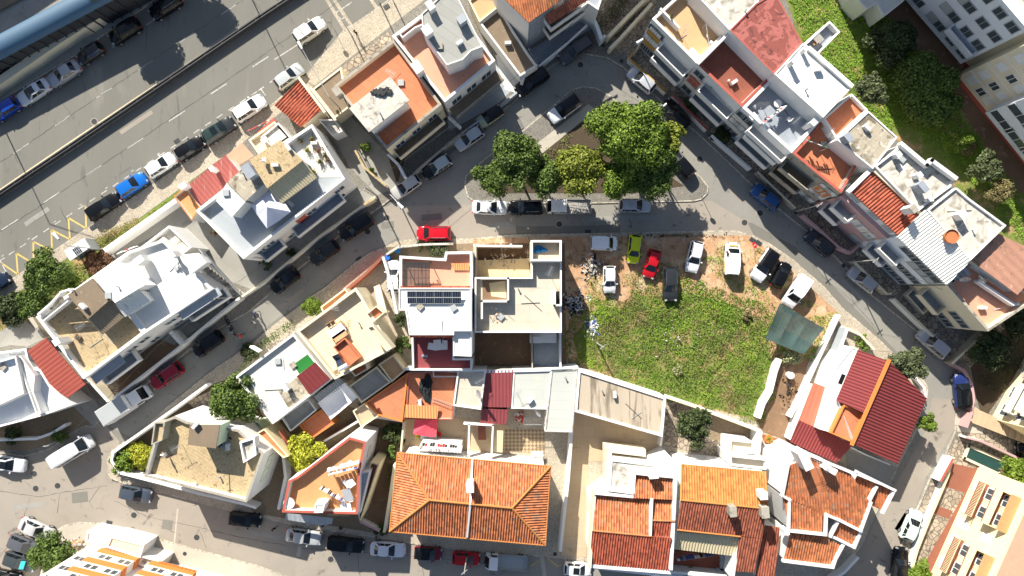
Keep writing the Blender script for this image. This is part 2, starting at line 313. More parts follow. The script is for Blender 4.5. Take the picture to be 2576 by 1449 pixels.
slab('pavement', '-100,785 15,712 225,570 387,462 532,367 600,322 690,258 769,190 864,77 884,65 949,20 991,-10 1060,-60 2720,-60 2720,1540 2245,1540 2255,1449 2265,1370 2302,1287 2342,1192 2370,1155 2400,1085 2403,1040 2440,1020 2444,975 2430,940 2407,925 2384,897 2307,837 2182,737 2132,680 2092,640 2027,582 1957,527 1893,470 1780,362 1673,265 1638,235 1565,170 1525,147 1463,136 1428,145 1408,155 1370,182 1310,240 1290,262 1146,362 1054,435 1010,480 990,497 957,522 861,590 750,680 625,787 550,829 475,884 375,964 300,1010 262,1045 236,1075 212,1072 180,1094 125,1131 62,1149 0,1140 -100,1120', Z, 'cobble_grey')
slab('pavement', '1244,380 1288,350 1383,272 1438,225 1468,217 1500,221 1538,242 1573,277 1690,377 1728,420 1763,445 1782,470 1780,487 1765,502 1745,507 1500,512 1288,512 1194,510 1176,496 1168,467 1171,442 1194,420', Z, 'cobble_grey')
slab('pavement', '816,724 891,662 931,635 966,622 994,607 1054,600 1189,600 1288,590 1588,585 1738,581 1850,580 1895,592 1932,610 1994,652 2072,720 2119,774 2212,854 2242,884 2317,949 2334,972 2332,1000 2310,1075 2260,1170 2235,1225 2204,1290 2167,1372 2114,1449 2080,1540 1700,1540 1700,1440 1478,1419 1408,1404 1288,1394 1094,1377 944,1352 769,1327 644,1300 550,1277 435,1247 325,1222 280,1204 272,1192 270,1159 282,1132 325,1102 350,1087 425,1019 537,929 644,856 689,817 791,740', Z, 'cobble')
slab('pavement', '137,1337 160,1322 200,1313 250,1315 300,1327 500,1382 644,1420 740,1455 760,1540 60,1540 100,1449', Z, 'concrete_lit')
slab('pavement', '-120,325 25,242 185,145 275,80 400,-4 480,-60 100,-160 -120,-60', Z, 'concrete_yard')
slab('median', '-120,561 0,481 175,362 644,49 790,-50 812,-50 650,57 183,377 0,499 -120,580', .14, 'cobble', ew=.1)
def strip(s, w_, z, m, dash=None):           # a painted line of width w_
    p = P(s); b = MB()
    for a, c in zip(p[:-1], p[1:]):
        d = (c - a); l = d.length; d.normalize(); n = Vector((-d.y, d.x, 0)) * w_ / 2; t = 0
        if dash is None: seg = [(0, l)]
        else:
            seg = []
            while t < l: seg.append((t, min(t + dash[0], l))); t += dash[1]
        for t0, t1 in seg:
            q = [a + d * t0 - n, a + d * t1 - n, a + d * t1 + n, a + d * t0 + n]
            for v in q: v.z = z
            b.add(q, [(0, 1, 2, 3)])
    return tag(b.build('road_marking', m), kind='structure')
strip('-70,456 34,386 660,-33', .13, .004, 'whpaint', (2.3, 6.27))
strip('-100,647 5,578 900,-4', .13, .004, 'whpaint', (2.4, 6.26))
strip('-60,698 22,641 650,228 690,200', .12, .004, 'whpaint', (.85, 1.74))
strip('-30,668 4,645 440,360', .10, .0045, 'whpaint', (.35, 3.9))
strip('-120,556 0,477 175,358 644,45 780,-50', .14, .004, 'linecream')
strip('690,150 818,68', .12, .004, 'whpaint'); strip('470,-5 -50,342', .1, .004, 'whpaint', (.9, 2.6))
strip('4,662 45,690 41,637 84,663 84,608 131,631 129,578 176,602 172,548 217,575 215,518', .2, .005, 'ylpaint')
for a in ('0,655 26,703', '215,517 242,553', '290,470 317,510', '365,419 392,459', '438,372 462,410', '507,325 520,345', '580,276 598,305', '655,222 668,240'): strip(a, .13, .005, 'whpaint')
strip('868,70 884,65', .12, .005, 'whpaint'); strip('1335,1424 1357,1410', .12, .009, 'ylpaint'); strip('1376,1404 1404,1425 1420,1419', .12, .009, 'ylpaint')
for k in range(0): strip('%g,%g %g,%g' % (640 + k * 12, 1345 - k * 1.5, 632 + k * 12, 1362 - k * 1.5), .28, .009, 'whpaint')
strip('1360,1380 1372,1460', .5, .009, 'concrete_lit'); strip('755,1372 750,1400', .5, .009, 'concrete_lit'); strip('447,1280 436,1390', .2, .009, 'concrete_lit')
for s_, m_ in (('2440,1010 2330,1200 2230,1480 2110,1480 2330,1080 2345,1000', 'asphalt_warm'), ('1230,560 1290,556 1292,575 1232,578', 'concrete_yard'), ('410,1306 436,1310 432,1334 406,1330', 'asphalt'), ('300,330 380,277 386,286 306,339', 'asphalt_warm'), ('60,560 120,520 126,530 66,570', 'concrete_yard'), ('520,118 600,66 606,75 526,127', 'asphalt_dark'), ('1480,545 1660,541 1661,553 1481,557', 'concrete_yard'), ('1820,450 1880,505 1872,513 1812,458', 'asphalt_warm'), ('2120,700 2190,765 2184,772 2114,707', 'concrete_yard'), ('700,770 760,725 766,733 706,778', 'asphalt_warm'), ('1060,540 1110,536 1112,552 1062,556', 'asphalt'), ('620,1330 720,1352 718,1362 618,1340', 'concrete_yard'), ('180,1240 220,1236 222,1262 182,1266', 'asphalt'), ('30,1270 110,1262 112,1274 32,1282', 'concrete_yard'), ('2250,1330 2275,1290 2284,1296 2259,1336', 'asphalt_warm'), ('960,560 990,556 992,572 962,576', 'asphalt')): tag(sheet('road_patch', s_, .0145, m_), kind='structure')
# cobbled crossings over the avenue
for a, b_ in (('819,-6 868,75', 0), ('837,-6 884,65', 0), ('930,-6 949,22', 0)): tag(strip(a, .42, .006, 'cobble'), kind='structure').name = 'crossing'
# cracks and tar seams in the carriageways
def cracks(lines, wd, z, m):
    b = MB()
    for s in lines:
        p = P(s)
        for a, c in zip(p[:-1], p[1:]):
            n = max(2, int((c - a).length / .5)); q = [a.lerp(c, i / n) + Vector((rnd.uniform(-.06, .06), rnd.uniform(-.06, .06), 0)) for i in range(n + 1)]
            for u, v in zip(q[:-1], q[1:]):
                d = (v - u).normalized(); nn = Vector((-d.y, d.x, 0)) * wd / 2 * rnd.uniform(.5, 1.3); e = [u - nn, v - nn, v + nn, u + nn]
                for t in e: t.z = z
                b.add(e, [(0, 1, 2, 3)])
    tag(b.build('road_cracks', m), kind='structure')
cracks(['0,582 50,552 350,352 644,152 860,-2', '0,408 34,386 660,-33', '30,362 45,410', '640,5 670,50', '160,262 185,300', '420,280 440,310', '560,300 590,285', '300,440 330,420', '150,520 170,560', '690,95 712,120',
  '0,1235 100,1250 150,1240 270,1222', '75,1250 50,1340 0,1400', '150,1240 145,1290', '250,1225 225,1262 235,1280', '290,1260 370,1300 470,1320 600,1350 720,1372', '500,1330 520,1380', '760,1380 1000,1395 1260,1420', '900,1395 905,1449', '1060,1415 1066,1449', '400,1320 440,1340'], .045, .010, 'darksteel')
# yards and plots laid on the blocks
Y = Z + .004
for n, s, m in [
 ('path', '-100,835 0,772 62,725 160,655 240,602 347,552 437,487 555,400 650,340 700,300 784,222 966,80 1069,0 1110,-30 1060,-56 1004,-12 950,24 886,68 866,80 771,194 692,262 602,325 534,370 389,465 227,573 17,715 -100,790', 'cobble'),
 ('verge', '-100,880 -100,840 0,775 62,728 160,657 240,604 347,554 437,489 555,402 566,392 470,468 436,500 262,632 250,700 90,800 0,835', 'grassbase'),
 ('yard', '262,632 440,510 500,530 612,652 640,690 600,720 535,722 430,570 330,625 318,665', 'concrete_yard'),
 ('yard', '535,722 500,640 560,700 650,695 655,735 600,754 552,785 456,862', 'cobble_grey'),
 ('yard', '480,560 612,655 868,455 944,497 804,595 669,707 640,730 560,700', 'concrete_yard'),
 ('yard', '570,392 610,360 640,393 595,420', 'pink_paving'), ('yard', '610,360 750,250 850,170 990,90 1000,110 880,290 700,400 640,393', 'cobble_grey'),
 ('yard', '865,165 975,82 992,98 842,212', 'crazy'), ('yard', '830,330 880,290 975,388 1000,470 950,492 880,420', 'concrete_yard'),
 ('yard', '975,388 1110,262 1125,300 1020,395 1000,465', 'soil'), ('yard', '1112,262 1246,152 1300,215 1255,260 1130,330 1125,295', 'bluegrey'),
 ('yard', '1246,140 1330,120 1370,160 1300,235 1270,225', 'whtroof'), ('yard', '1180,20 1320,200 1350,160 1245,0', 'brown_paving'),
 ('yard', '1331,128 1480,40 1500,70 1430,100 1355,165', 'slategrey'), ('yard', '1470,-40 1650,-40 1650,20 1540,105 1520,85 1490,40', 'crazy'),
 ('yard', '1535,120 1640,20 1700,120 1640,160 1582,145', 'crazy'), ('yard', '1590,150 1700,265 1900,430 2000,540 2130,640 2350,850 2440,870 2120,600 1740,200 1640,100', 'crazy'),
 ('field', '1950,-60 2160,-60 2280,60 2440,260 2590,450 2590,640 2520,600 2400,470 2250,350 2150,270 2100,200 2010,110 1985,20', 'grassbase'),
 ('yard', '2150,-60 2330,-60 2450,200 2390,240 2260,80', 'dirt_dark'), ('yard', '2378,205 2420,190 2600,420 2600,520 2530,470', 'dirt_dark'),
 ('path', '2172,0 2180,0 2215,90 2262,175 2340,270 2400,345 2425,372 2418,372 2330,275 2250,178 2205,92 2168,8', 'dirt'),
 ('yard', '2384,880 2486,835 2600,740 2600,1000 2470,930 2440,925 2410,900', 'crazy'), ('field', '2440,925 2520,830 2600,780 2600,900 2540,960 2470,1060 2455,1000', 'soil'),
 ('yard', '2470,1060 2410,1090 2375,1155 2350,1200 2460,1180 2600,1240 2600,1080', 'crazy'), ('yard', '2448,1020 2480,1045 2470,1090 2405,1085 2405,1040', 'concrete_lit'),
 ('yard', '2340,1210 2460,1172 2330,1480 2240,1480 2262,1400', 'crazy'), ('yard', '2375,1160 2460,1180 2440,1245 2362,1218', 'brick_red'), 
 ('yard', '2425,1240 2450,1175 2462,1178 2335,1449 2310,1440', 'brick_red'), ('yard', '2340,1265 2395,1285 2385,1305 2332,1285', 'brick_red'),
 ('yard', '-60,1060 183,1020 240,1060 180,1085 120,1118 60,1135 -60,1125', 'brown_paving'), ('yard', '183,1018 215,960 262,1045 236,1072', 'concrete_yard'), ('yard', '0,835 60,800 115,852 70,872 30,868 0,875', 'concrete_yard'),
 ('yard', '210,954 365,838 456,862 280,1008', 'dirt_dark'), ('yard', '365,838 535,727 590,760 440,868', 'concrete_yard'), ('yard', '300,850 210,954 275,1006 300,990', 'crazy'),
 ('bed', '1335,405 1390,362 1475,295 1512,327 1720,468 1600,486 1230,486 1215,440', 'soil'), ('path', '1300,400 1480,262 1600,372 1575,400 1475,297 1337,408', 'concrete_lit'),
 ('field', '1420,596 1880,592 1960,650 2110,790 2035,900 1960,905 1905,1058 1676,1000 1455,928 1420,900', 'dirt'),
 ('field', '1455,900 1440,850 1480,800 1510,770 1560,775 1600,740 1650,750 1700,735 1760,745 1820,760 1870,780 1925,810 1930,880 1945,920 1925,990 1905,1054 1850,1042 1676,995 1490,930', 'grassbase'),
 ('yard', '1195,617 1420,596 1425,930 1195,930', 'dirt_dark'), ('yard', '972,622 1190,612 1190,640 985,660', 'brown_paving'),
 ('yard', '860,690 965,640 1020,930 950,890', 'cobble'), ('yard', '1420,596 1190,601 1189,612 1420,612', 'dirt'), ('yard', '560,940 640,860 740,780 800,745 870,700 890,722 745,835', 'cobble'),
 ('yard', '340,1110 520,970 590,950 690,1066 660,1150 600,1090 400,1062 360,1200 300,1190 285,1150', 'soil'), ('yard', '470,1010 560,970 600,1050 520,1050', 'crazy'),
 ('yard', '650,1060 790,985 950,1050 1020,1060 975,1345 700,1300 640,1290 620,1262 665,1140', 'brown_paving'), ('yard', '905,1120 1000,1060 985,1340 930,1330', 'dirt_dark'),
 ('yard', '1015,1055 1150,1050 1280,1070 1290,1150 1010,1140', 'beige_paving'), ('yard', '1268,1078 1370,1080 1370,1140 1266,1134', 'check'),
 ('yard', '1370,1085 1440,1090 1412,1385 1372,1380', 'cobble'), ('yard', '1445,1036 1668,1098 1660,1160 1480,1160 1475,1400 1412,1398', 'beige_paving'),
 ('yard', '1676,1002 1912,1085 1905,1170 1668,1120', 'crazy'), ('yard', '1790,1042 1890,1078 1885,1120 1785,1105', 'brown_paving'), ('yard', '1676,1010 1712,1022 1705,1090 1672,1085', 'crazy'),
 ('yard', '1905,1058 1965,905 2040,890 2000,1010 1985,1110 1915,1085', 'dirt_dark'), ('yard', '1912,1090 1990,1112 2040,1150 2020,1190 1960,1190', 'brick_red'),
 ('yard', '2045,890 2110,790 2240,884 2160,880 2100,915 2047,962 2000,1050', 'cobble'), ('yard', '2125,1130 2255,1175 2230,1225 2130,1185', 'concrete_yard'), ('yard', '1480,1420 1700,1440 1700,1500 1480,1500', 'asphalt_dark'),
]:
    Y += .0005; sheet(n, s, Y, m)
# ------------------------------------------------------------ building helpers
def house(label, cat, c, group=None, name='house'):
    p = P(c)[0]; return thing(name, label, cat, (p.x, p.y, 0), group)
def vol(root, s, h, wall='wht', roof='conclt', p=.6, t=.22, base=0, top=None, cap=None):
    o = ccw(P(s, h)); n = len(o)
    if p > 0:
        i = inset(o, t); b = MB()
        b.add(o + [Vector((q.x, q.y, base)) for q in o], [(k + n, (k + 1) % n + n, (k + 1) % n, k) for k in range(n)])
        b.add(o + i, [(k, (k + 1) % n, (k + 1) % n + n, k + n) for k in range(n)], 1)
        b.add(i + [Vector((q.x, q.y, h - p - .1)) for q in i], [(k, (k + 1) % n, (k + 1) % n + n, k + n) for k in range(n)], 0)
        b.build('wall', [wall, cap or wall], root)
        r = inset(o, t - .03); r = [Vector((q.x, q.y, h - p)) for q in r]; MB().add(r, tris(r)).build('roof', roof, root)
    else:
        th = .16; MB().prism(o, h - th).build('roof', roof, root)
        i = inset(o, t); i = [Vector((q.x, q.y, h - th - .002)) for q in i]
        MB().add(i + [Vector((q.x, q.y, base)) for q in i], [(k + n, (k + 1) % n + n, (k + 1) % n, k) for k in range(n)]).build('wall', wall, root)
        o = i
    return o
def vw(root, s, wall='wht', base=0, ins=.15, drop=.12):      # walls below a sloping roof
    o = ccw(P(s)); n = len(o); i = inset(o, ins); i = [Vector((q.x, q.y, q.z - drop)) for q in i]
    MB().add(i + [Vector((q.x, q.y, base)) for q in i], [(k + n, (k + 1) % n + n, (k + 1) % n, k) for k in range(n)]).build('wall', wall, root); return i
def clip(poly, ax, c, keep):                                 # poly: list of (u, v, z); keep side of u = c
    o = []; n = len(poly)
    for i in range(n):
        a, b = poly[i], poly[(i + 1) % n]; da, db = (a[ax] - c) * keep, (b[ax] - c) * keep
        if da >= 0: o.append(a)
        if (da > 0 > db) or (da < 0 < db):
            t = da / (da - db); o.append(tuple(a[k] + (b[k] - a[k]) * t for k in range(3)))
    return o
def ribs(root, s, m, pitch=.27, amp=.045, d=None, h=0, name='roof', th=.1, metal=False):
    """ribbed roof plane; d = run of the ribs in survey units, else down the slope"""
    p = ccw(P(s, h)); nn = Vector((0, 0, 0))
    for i in range(len(p)):
        a, c = p[i], p[(i + 1) % len(p)]; nn += Vector(((a.y - c.y) * (a.z + c.z), (a.z - c.z) * (a.x + c.x), (a.x - c.x) * (a.y + c.y)))
    nn.normalize(); cen = sum(p, Vector()) / len(p)
    if d is None: g = Vector((nn.x, nn.y, 0)); g = g.normalized()
    else: g = Vector((d[0], -d[1], 0)).normalized()
    ux = Vector((-g.y, g.x, 0))
    def zf(x, y): return cen.z - (nn.x * (x - cen.x) + nn.y * (y - cen.y)) / nn.z
    q = [(v.x * ux.x + v.y * ux.y, v.x * g.x + v.y * g.y, v.z) for v in p]
    u0, u1 = min(v[0] for v in q), max(v[0] for v in q); st = pitch / 4; b = MB(); k = math.floor(u0 / st)
    prof = [1, .35, -1, .35] if not metal else [1, .9, -1, -.9]
    sl = math.sqrt(1 - nn.z ** 2)
    while k * st < u1:
        c = clip(clip(q, 0, k * st, 1), 0, (k + 1) * st, -1)
        if len(c) >= 3:
            vs = []
            for u, v, z in c:
                f = u / st; i0 = math.floor(f); fr = f - i0; pr = prof[i0 % 4] * (1 - fr) + prof[(i0 + 1) % 4] * fr
                vs.append(Vector((ux.x * u + g.x * v, ux.y * u + g.y * v, z + amp * pr)))
            b.uv[len(b.f)] = [(u, v / max(nn.z, .3)) for u, v, z in c]
            b.add(vs, [tuple(range(len(vs)))])
        k += 1
    top = [Vector((v.x, v.y, v.z - amp)) for v in p]; b.prism(top, [v.z - amp - th for v in p])
    o = b.build(name, m, root)
    return o
def capline(root, s, m, r=.11, name='ridge_cap', h=0):
    p = P(s, h); b = MB()
    for a, c in zip(p[:-1], p[1:]):
        n = max(1, int((c - a).length / .4))
        for i in range(n): b.cyl(a.lerp(c, i / n), a.lerp(c, (i + 1.12) / n), r, r * .86, 8)
    return b.build(name, m, root)
def coping(root, s, m, w_=.25, hh=.18, name='coping', h=0):  # wall top following points (their z)
    p = P(s, h); b = MB()
    for a, c in zip(p[:-1], p[1:]):
        d = (c - a); d.z = 0; d.normalize(); n = Vector((-d.y, d.x, 0)) * w_ / 2; e = d * w_ / 2
        t = [a - e - n, c + e - n, c + e + n, a - e + n]; b.prism(t, [v.z - hh for v in t])
    return b.build(name, m, root)
def edge(v, k): return v[k % len(v)], v[(k + 1) % len(v)]
def fedge(v, s):                                             # edge of footprint v nearest to survey points s (roof level)
    a, b = P(s, v[0].z); best = None
    for k in range(len(v)):
        p, q = edge(v, k); e = min((p - a).xy.length + (q - b).xy.length, (p - b).xy.length + (q - a).xy.length)
        if best is None or e < best[0]: best = (e, k)
    p, q = edge(v, best[1])
    return (p, q) if (p - a).xy.length < (q - a).xy.length else (q, p)
def frame(v, e):
    p, q = e; d = Vector((q.x - p.x, q.y - p.y, 0)); l = d.length; d.normalize(); n = Vector((d.y, -d.x, 0)); c = sum((x for x in v), Vector()) / len(v)
    if n.dot(Vector((p.x - c.x, p.y - c.y, 0))) < 0: n = -n
    return Vector((p.x, p.y, 0)), d, n, l
def fbox(b, F, u0, u1, z0, z1, o0, o1, mi=0):                # box on a facade frame: along, up, outwards
    p, d, n, l = F; a = p + d * u0 + n * o0; vs = []
    for z in (z0, z1):
        for u, o in ((u0, o0), (u1, o0), (u1, o1), (u0, o1)): q = p + d * u + n * o; vs.append((q.x, q.y, z))
    b.add(vs, [(0, 3, 2, 1), (4, 5, 6, 7), (0, 1, 5, 4), (1, 2, 6, 5), (2, 3, 7, 6), (3, 0, 4, 7)], mi)
def win(root, F, u, z, w_=1.1, h=1.2, fill='wglass', fr='wht', name='window'):
    b = MB(); t = .09
    for a in ((u - w_ / 2 - t, u - w_ / 2, z - t, z + h + t), (u + w_ / 2, u + w_ / 2 + t, z - t, z + h + t), (u - w_ / 2, u + w_ / 2, z + h, z + h + t), (u - w_ / 2, u + w_ / 2, z - t, z)):
        fbox(b, F, *a, -.02, .08)
    if w_ > .8 and fill in ('wglass', 'shutter'): fbox(b, F, u - .03, u + .03, z, z + h, -.02, .06)
    o = b.build(name, fr, root); b = MB(); fbox(b, F, u - w_ / 2, u + w_ / 2, z, z + h, -.02, .03); b.build('pane', fill, o)
def wins(root, F, z, h, w_, fr_, fill='wglass', frm='wht', name='window'):
    for i, f in enumerate(fr_): win(root, F, f * F[3], z, w_, h, fill if isinstance(fill, str) else fill[i % len(fill)], frm, name)
def balcony(root, F, u0, u1, z, dep=1.2, m='wht', fl='slategrey', rail=False, h=1.0):
    b = MB(); fbox(b, F, u0, u1, z - .15, z, 0, dep, 1); t = .12
    if not rail:
        fbox(b, F, u0, u1, z + .002, z + h, dep - t, dep); fbox(b, F, u0, u0 + t, z + .002, z + h, .01, dep - t - .002); fbox(b, F, u1 - t, u1, z + .002, z + h, .01, dep - t - .002)
    else:
        fbox(b, F, u0, u1, z + h - .06, z + h, dep - .06, dep); k = u0
        while k < u1: fbox(b, F, k, k + .05, z + .002, z + h - .06, dep - .05, dep - .01); k += .18
    b.build('balcony', [m, fl], root)
def fpanel(root, F, u0, u1, z0, z1, m, o=.05, name='facade_panel'):
    b = MB(); fbox(b, F, u0, u1, z0, z1, -.02, o); return b.build(name, m, root)
def chimney(root, x, y, h, w_=.55, d=.8, rz=0, m='wht', z0=None, top=None):
    top = top or m
    p = W(x, y, h); z0 = h - 1.6 if z0 is None else z0
    c = MB().box((p.x, p.y, (z0 + h - .2) / 2), (w_, d, h - .2 - z0), R(rz)).build('chimney', m, root)
    MB().box((p.x, p.y, h - .06), (w_ + .08, d + .08, .1), R(rz)).box((p.x, p.y, h - .16), (w_ * .7, d * .7, .1), R(rz)).build('chimney_cap', top, c)
def dish(root, x, y, h, r=.42, az=200, mast=1.2, m='lamp_glass'):
    p = W(x, y, h); q = Vector((math.sin(R(az)), math.cos(R(az)), .55)).normalized(); b = MB(); b.cyl((p.x, p.y, h - mast), (p.x, p.y, h - .1), .03)
    o = b.build('satellite_dish', m, root); e = q.to_track_quat('Z', 'Y'); b = MB(); n = 16; vs = [p - q * .1]
    for j in (1, 2, 3):
        for i in range(n): t = 2 * math.pi * i / n; vs.append(p + e @ Vector((r * j / 3 * math.cos(t), r * j / 3 * math.sin(t), -.1 + .12 * (j / 3) ** 2)))
    fs = [(0, 1 + i, 1 + (i + 1) % n) for i in range(n)] + [(1 + j * n + i, 1 + j * n + n + i, 1 + j * n + n + (i + 1) % n, 1 + j * n + (i + 1) % n) for j in (0, 1) for i in range(n)]
    b.add(vs, fs); b.cyl(p - q * .05, p + q * .45, .015); b.box(tuple(p + q * .47), (.08, .08, .08)); b.build('reflector', m, o)
def antenna(root, x, y, h, mast=2.2, rz=30, m='steel'):
    p = W(x, y, h); b = MB(); b.cyl((p.x, p.y, h - mast), (p.x, p.y, h + .1), .025, n=6); d = Vector((math.cos(R(rz)), math.sin(R(rz)), 0)); n = Vector((-d.y, d.x, 0))
    b.cyl(p - d * .5, p + d * .7, .018, n=5)
    for i in range(7): l = .42 - i * .03; c = p - d * .45 + d * i * .18; b.cyl(c - n * l, c + n * l, .012, n=5)
    b.build('antenna', m, root)
def steps(root, s, n, z0, z1, m='conclt', wall='wht', name='stair'):   # s: four corners, first edge = bottom step
    a, b_, c, d = P(s, (z0 + z1) / 2); b = MB()
    for i in range(n):
        z = z0 + (z1 - z0) * (i + 1) / n; q = [a.lerp(d, i / n), b_.lerp(c, i / n), b_.lerp(c, (i + 1) / n), a.lerp(d, (i + 1) / n)]
        q = ccw([Vector((v.x, v.y, z)) for v in q]); b.prism(q, max(0, z - .5))
    b.build(name, m, root)
GW = 'walls between the gardens and the streets'
def gwall(label, s, h, t=.25, m='wht', cap=None, z0=.0, name='garden_wall', base=None):
    """free-standing wall; survey points trace the middle of its top"""
    p = P(s, h); b = MB()
    L_, R_ = [], []
    for i, q in enumerate(p):
        a = p[max(0, i - 1)]; c = p[min(len(p) - 1, i + 1)]; d = (c - a); d.z = 0; d.normalize(); n = Vector((-d.y, d.x, 0))
        if 0 < i < len(p) - 1:
            d1 = (p[i] - p[i - 1]); d1.z = 0; d1.normalize(); n = n / max(.5, n.dot(Vector((-d1.y, d1.x, 0))))
        L_.append(q + n * t / 2); R_.append(q - n * t / 2)
    k = len(p)
    for i in range(k - 1):
        top = [R_[i], R_[i + 1], L_[i + 1], L_[i]]; bot = [Vector((v.x, v.y, z0)) for v in top]
        fs = [(4, 5, 1, 0), (6, 7, 3, 2)]
        if i == 0: fs.append((7, 4, 0, 3))
        if i == k - 2: fs.append((5, 6, 2, 1))
        b.add(top + bot, fs, 0); b.add(top, [(0, 1, 2, 3)], 1)
    o = b.build(name, [m, cap or m]); return tag(o, label, 'wall', GW)
# ------------------------------------------------------------ houses west of the crossing street
h = house('two-storey house with speckled sand roof terrace beside the red metal canopy, by the box truck', 'house', '227,830')
v = vol(h, '90,797 249,683 365,838 210,954', 6.5, 'wht', 'sand', .9, .35)
F = frame(v, fedge(v, '210,954 365,838')); wins(h, F, 3.9, 1.1, 1.3, (.63, .83)); wins(h, F, 1.0, 1.2, 1.2, (.15, .5, .8)); balcony(h, F, .3, 5.2, 3.1, 1.5); fpanel(h, F, .3, 4.6, 5.5, 5.62, 'slategrey', 1.1, 'awning')
v = vol(h, '170,742 232,700 276,754 221,803', 8.8, 'wht', 'brownroof', 0, .15, 5.6); ribs(h, '222,803,8.3 278,757,8.3 312,797,7.5 257,842,7.5', 'corbrown', .28, .03); vw(h, '224,803,8.2 276,759,8.2 302,791,7.5 252,832,7.5', 'wht', 5.6)
steps(h, '98,795 108,803 168,752 158,742', 10, 5.6, 7.4); coping(h, '96,790,7.0 130,760,7.4 152,735,8.2 172,728,8.8 182,735,8.8', 'wht', .2, 1.0, 'parapet'); coping(h, '110,806,6.9 170,757,8.4', 'wht', .15, .8, 'parapet')
chimney(h, 141,860, 7.9, .7, .7, 35, 'wht', 5.6); antenna(h, 200,822, 8.6, 2.8); antenna(h, 196,847, 7.6, 2)
h = house('white two-storey house with pale grey roof and small white penthouse, beside the bus shelter verge', 'house', '440,720')
v = vol(h, '249,683 322,632 410,602 535,727 365,838', 6.5, 'wht', 'whtroof', .55, .3)
F = frame(v, fedge(v, '365,838 535,727')); wins(h, F, 3.9, 1.1, 1.4, (.25, .42)); wins(h, F, 1, 1.2, 1.2, (.2, .5, .8)); balcony(h, F, 4.2, 9.6, 3.1, 1.3); fpanel(h, F, 4.2, 9.7, 5.7, 5.85, 'bluegrey', 1.0, 'canopy')
vol(h, '237,700 300,657 364,717 289,762', 9.0, 'wht', 'whtroof', 0, .12, 5.9); ribs(h, '289,762,8.5 346,725,8.5 378,757,7.7 314,798,7.7', 'corw', .28, .03); vw(h, '290,763,8.4 346,727,8.4 374,757,7.7 315,796,7.7', 'wht', 5.9)
vol(h, '330,640 425,567 482,622 456,643 410,602 324,661', 4.8, 'wht', 'conclt', .7, .2); vol(h, '462,640 500,636 520,660 478,690', 7.6, 'wht', 'wht', 0, .1, 5.9)
chimney(h, 432,640, 7.5, .5, .7, 35, 'wht', 5.9); steps(h, '598,745 575,758 497,655 520,648', 16, .2, 6.0, 'conclt'); coping(h, '610,748,.6 500,628,7.0', 'wht', .16, .8, 'stair_wall'); coping(h, '574,762,.6 482,652,6.6', 'wht', .16, .8, 'stair_wall')
b = MB(); c = W(357, 655, 7.1); b.box(c, (1.1, .8, 1.4), R(35)); b.build('roof_vent', 'wht', h)
h = house('two-storey house with blue-grey roof terrace and white gazebo, next to the stair alley', 'house', '690,480')
v = vol(h, '492,530 575,467 650,410 735,345 785,312 868,450 612,652', 6.5, 'wht', 'bluegrey', .9, .3)
F = frame(v, fedge(v, '612,652 868,450')); wins(h, F, 3.9, 1.2, 1.3, (.12, .2, .62, .9)); wins(h, F, .9, 1.3, 1.2, (.1, .35, .6, .85)); balcony(h, F, 1.2, 4.2, 3.1, 1.2); balcony(h, F, 6, 13.2, 3.1, 1.3); fpanel(h, F, 7.2, 8.8, 3.2, 5.4, 'redtrim')
ip = [Vector((q.x, q.y, 5.63)) for q in P('727,358 783,318 862,446 796,447 762,404', 5.63)]; MB().add(ccw(ip), tris(ccw(ip))).build('roof_terrace', 'ltgrey', h)
vol(h, '628,402 705,352 762,403 672,474', 9.0, 'wht', 'sand', 0, .1, 5.6); ribs(h, '673,474,8.6 763,404,8.6 797,447,7.7 707,513,7.7', 'corb', .32, .04); vol(h, '570,460 622,412 669,458 618,506', 8.6, 'wht', 'conc', 0, .1, 5.6); vol(h, '543,505 570,461 618,507 583,546', 8.4, 'wht', 'whtroof', 0, .1, 5.6)
chimney(h, 624,430, 10.2, .9, 1.5, 35, 'slategrey', 8.4); vol(h, '556,576 592,580 640,650 618,652', 4.6, 'wht', 'wht', .5, .15)
ribs(h, '470,468,3.6 567,390,3.6 606,438,3.2 503,518,3.2', 'maroonworn', .5, .03, d=(35, 45)); vw(h, '470,468,3.5 567,390,3.5 606,438,3.2 503,518,3.2', 'wht'); vol(h, '436,494 465,472 503,520 482,555', 3.6, 'wht', 'ter2', .5, .12, cap='orange')
chimney(h, 459,467, 4.8, .8, .6, 35, 'wht', 3.2); chimney(h, 532,424, 4.9, .5, .5, 35, 'wht', 3.3)
h = house('low house with steep red tiled roof and cream forecourt right beside the avenue parking', 'house', '745,268')
ribs(h, '754,200,4.9 810,275,4.9 756,320,3.6 690,265,3.6', 'tilered', .34, .06, d=(-56, 45)); vw(h, '754,202,4.8 807,275,4.8 756,317,3.6 692,265,3.6', 'crm'); coping(h, '752,196,5.1 815,280,5.1', 'crm', .3, .6)
vol(h, '625,352 690,305 728,345 655,395', 2.9, 'crm', 'cream_t', .5, .2); vol(h, '655,345 700,308 735,350 705,385', 3.2, 'wht', 'conclt', .3, .15); coping(h, '655,332,2.6 688,305,2.6', 'redtrim', .5, .3)
h = house('brown gravel-roofed shed with white side wall, under the avenue street lamp', 'shed', '830,235', name='shed')
vol(h, '785,224 858,168 878,270 842,298', 3.0, 'crm', 'brownroof', .15, .2); coping(h, '782,222,3.4 842,300,3.4', 'crm', .28, .5)
vol(h, '800,300 842,300 862,330 835,342', 2.8, 'wht', 'conclt', .4, .15)
h = house('house with weathered terracotta terrace and stained cream penthouse slab under a black heap', 'house', '975,235')
v = vol(h, '841,215 991,99 1111,262 972,376', 6.0, 'crm', 'ter', .8, .3, cap='rough')
vol(h, '878,272 981,192 1030,252 928,332', 8.6, 'wht', 'conclt', 0, .25, 5.0, cap='rough')
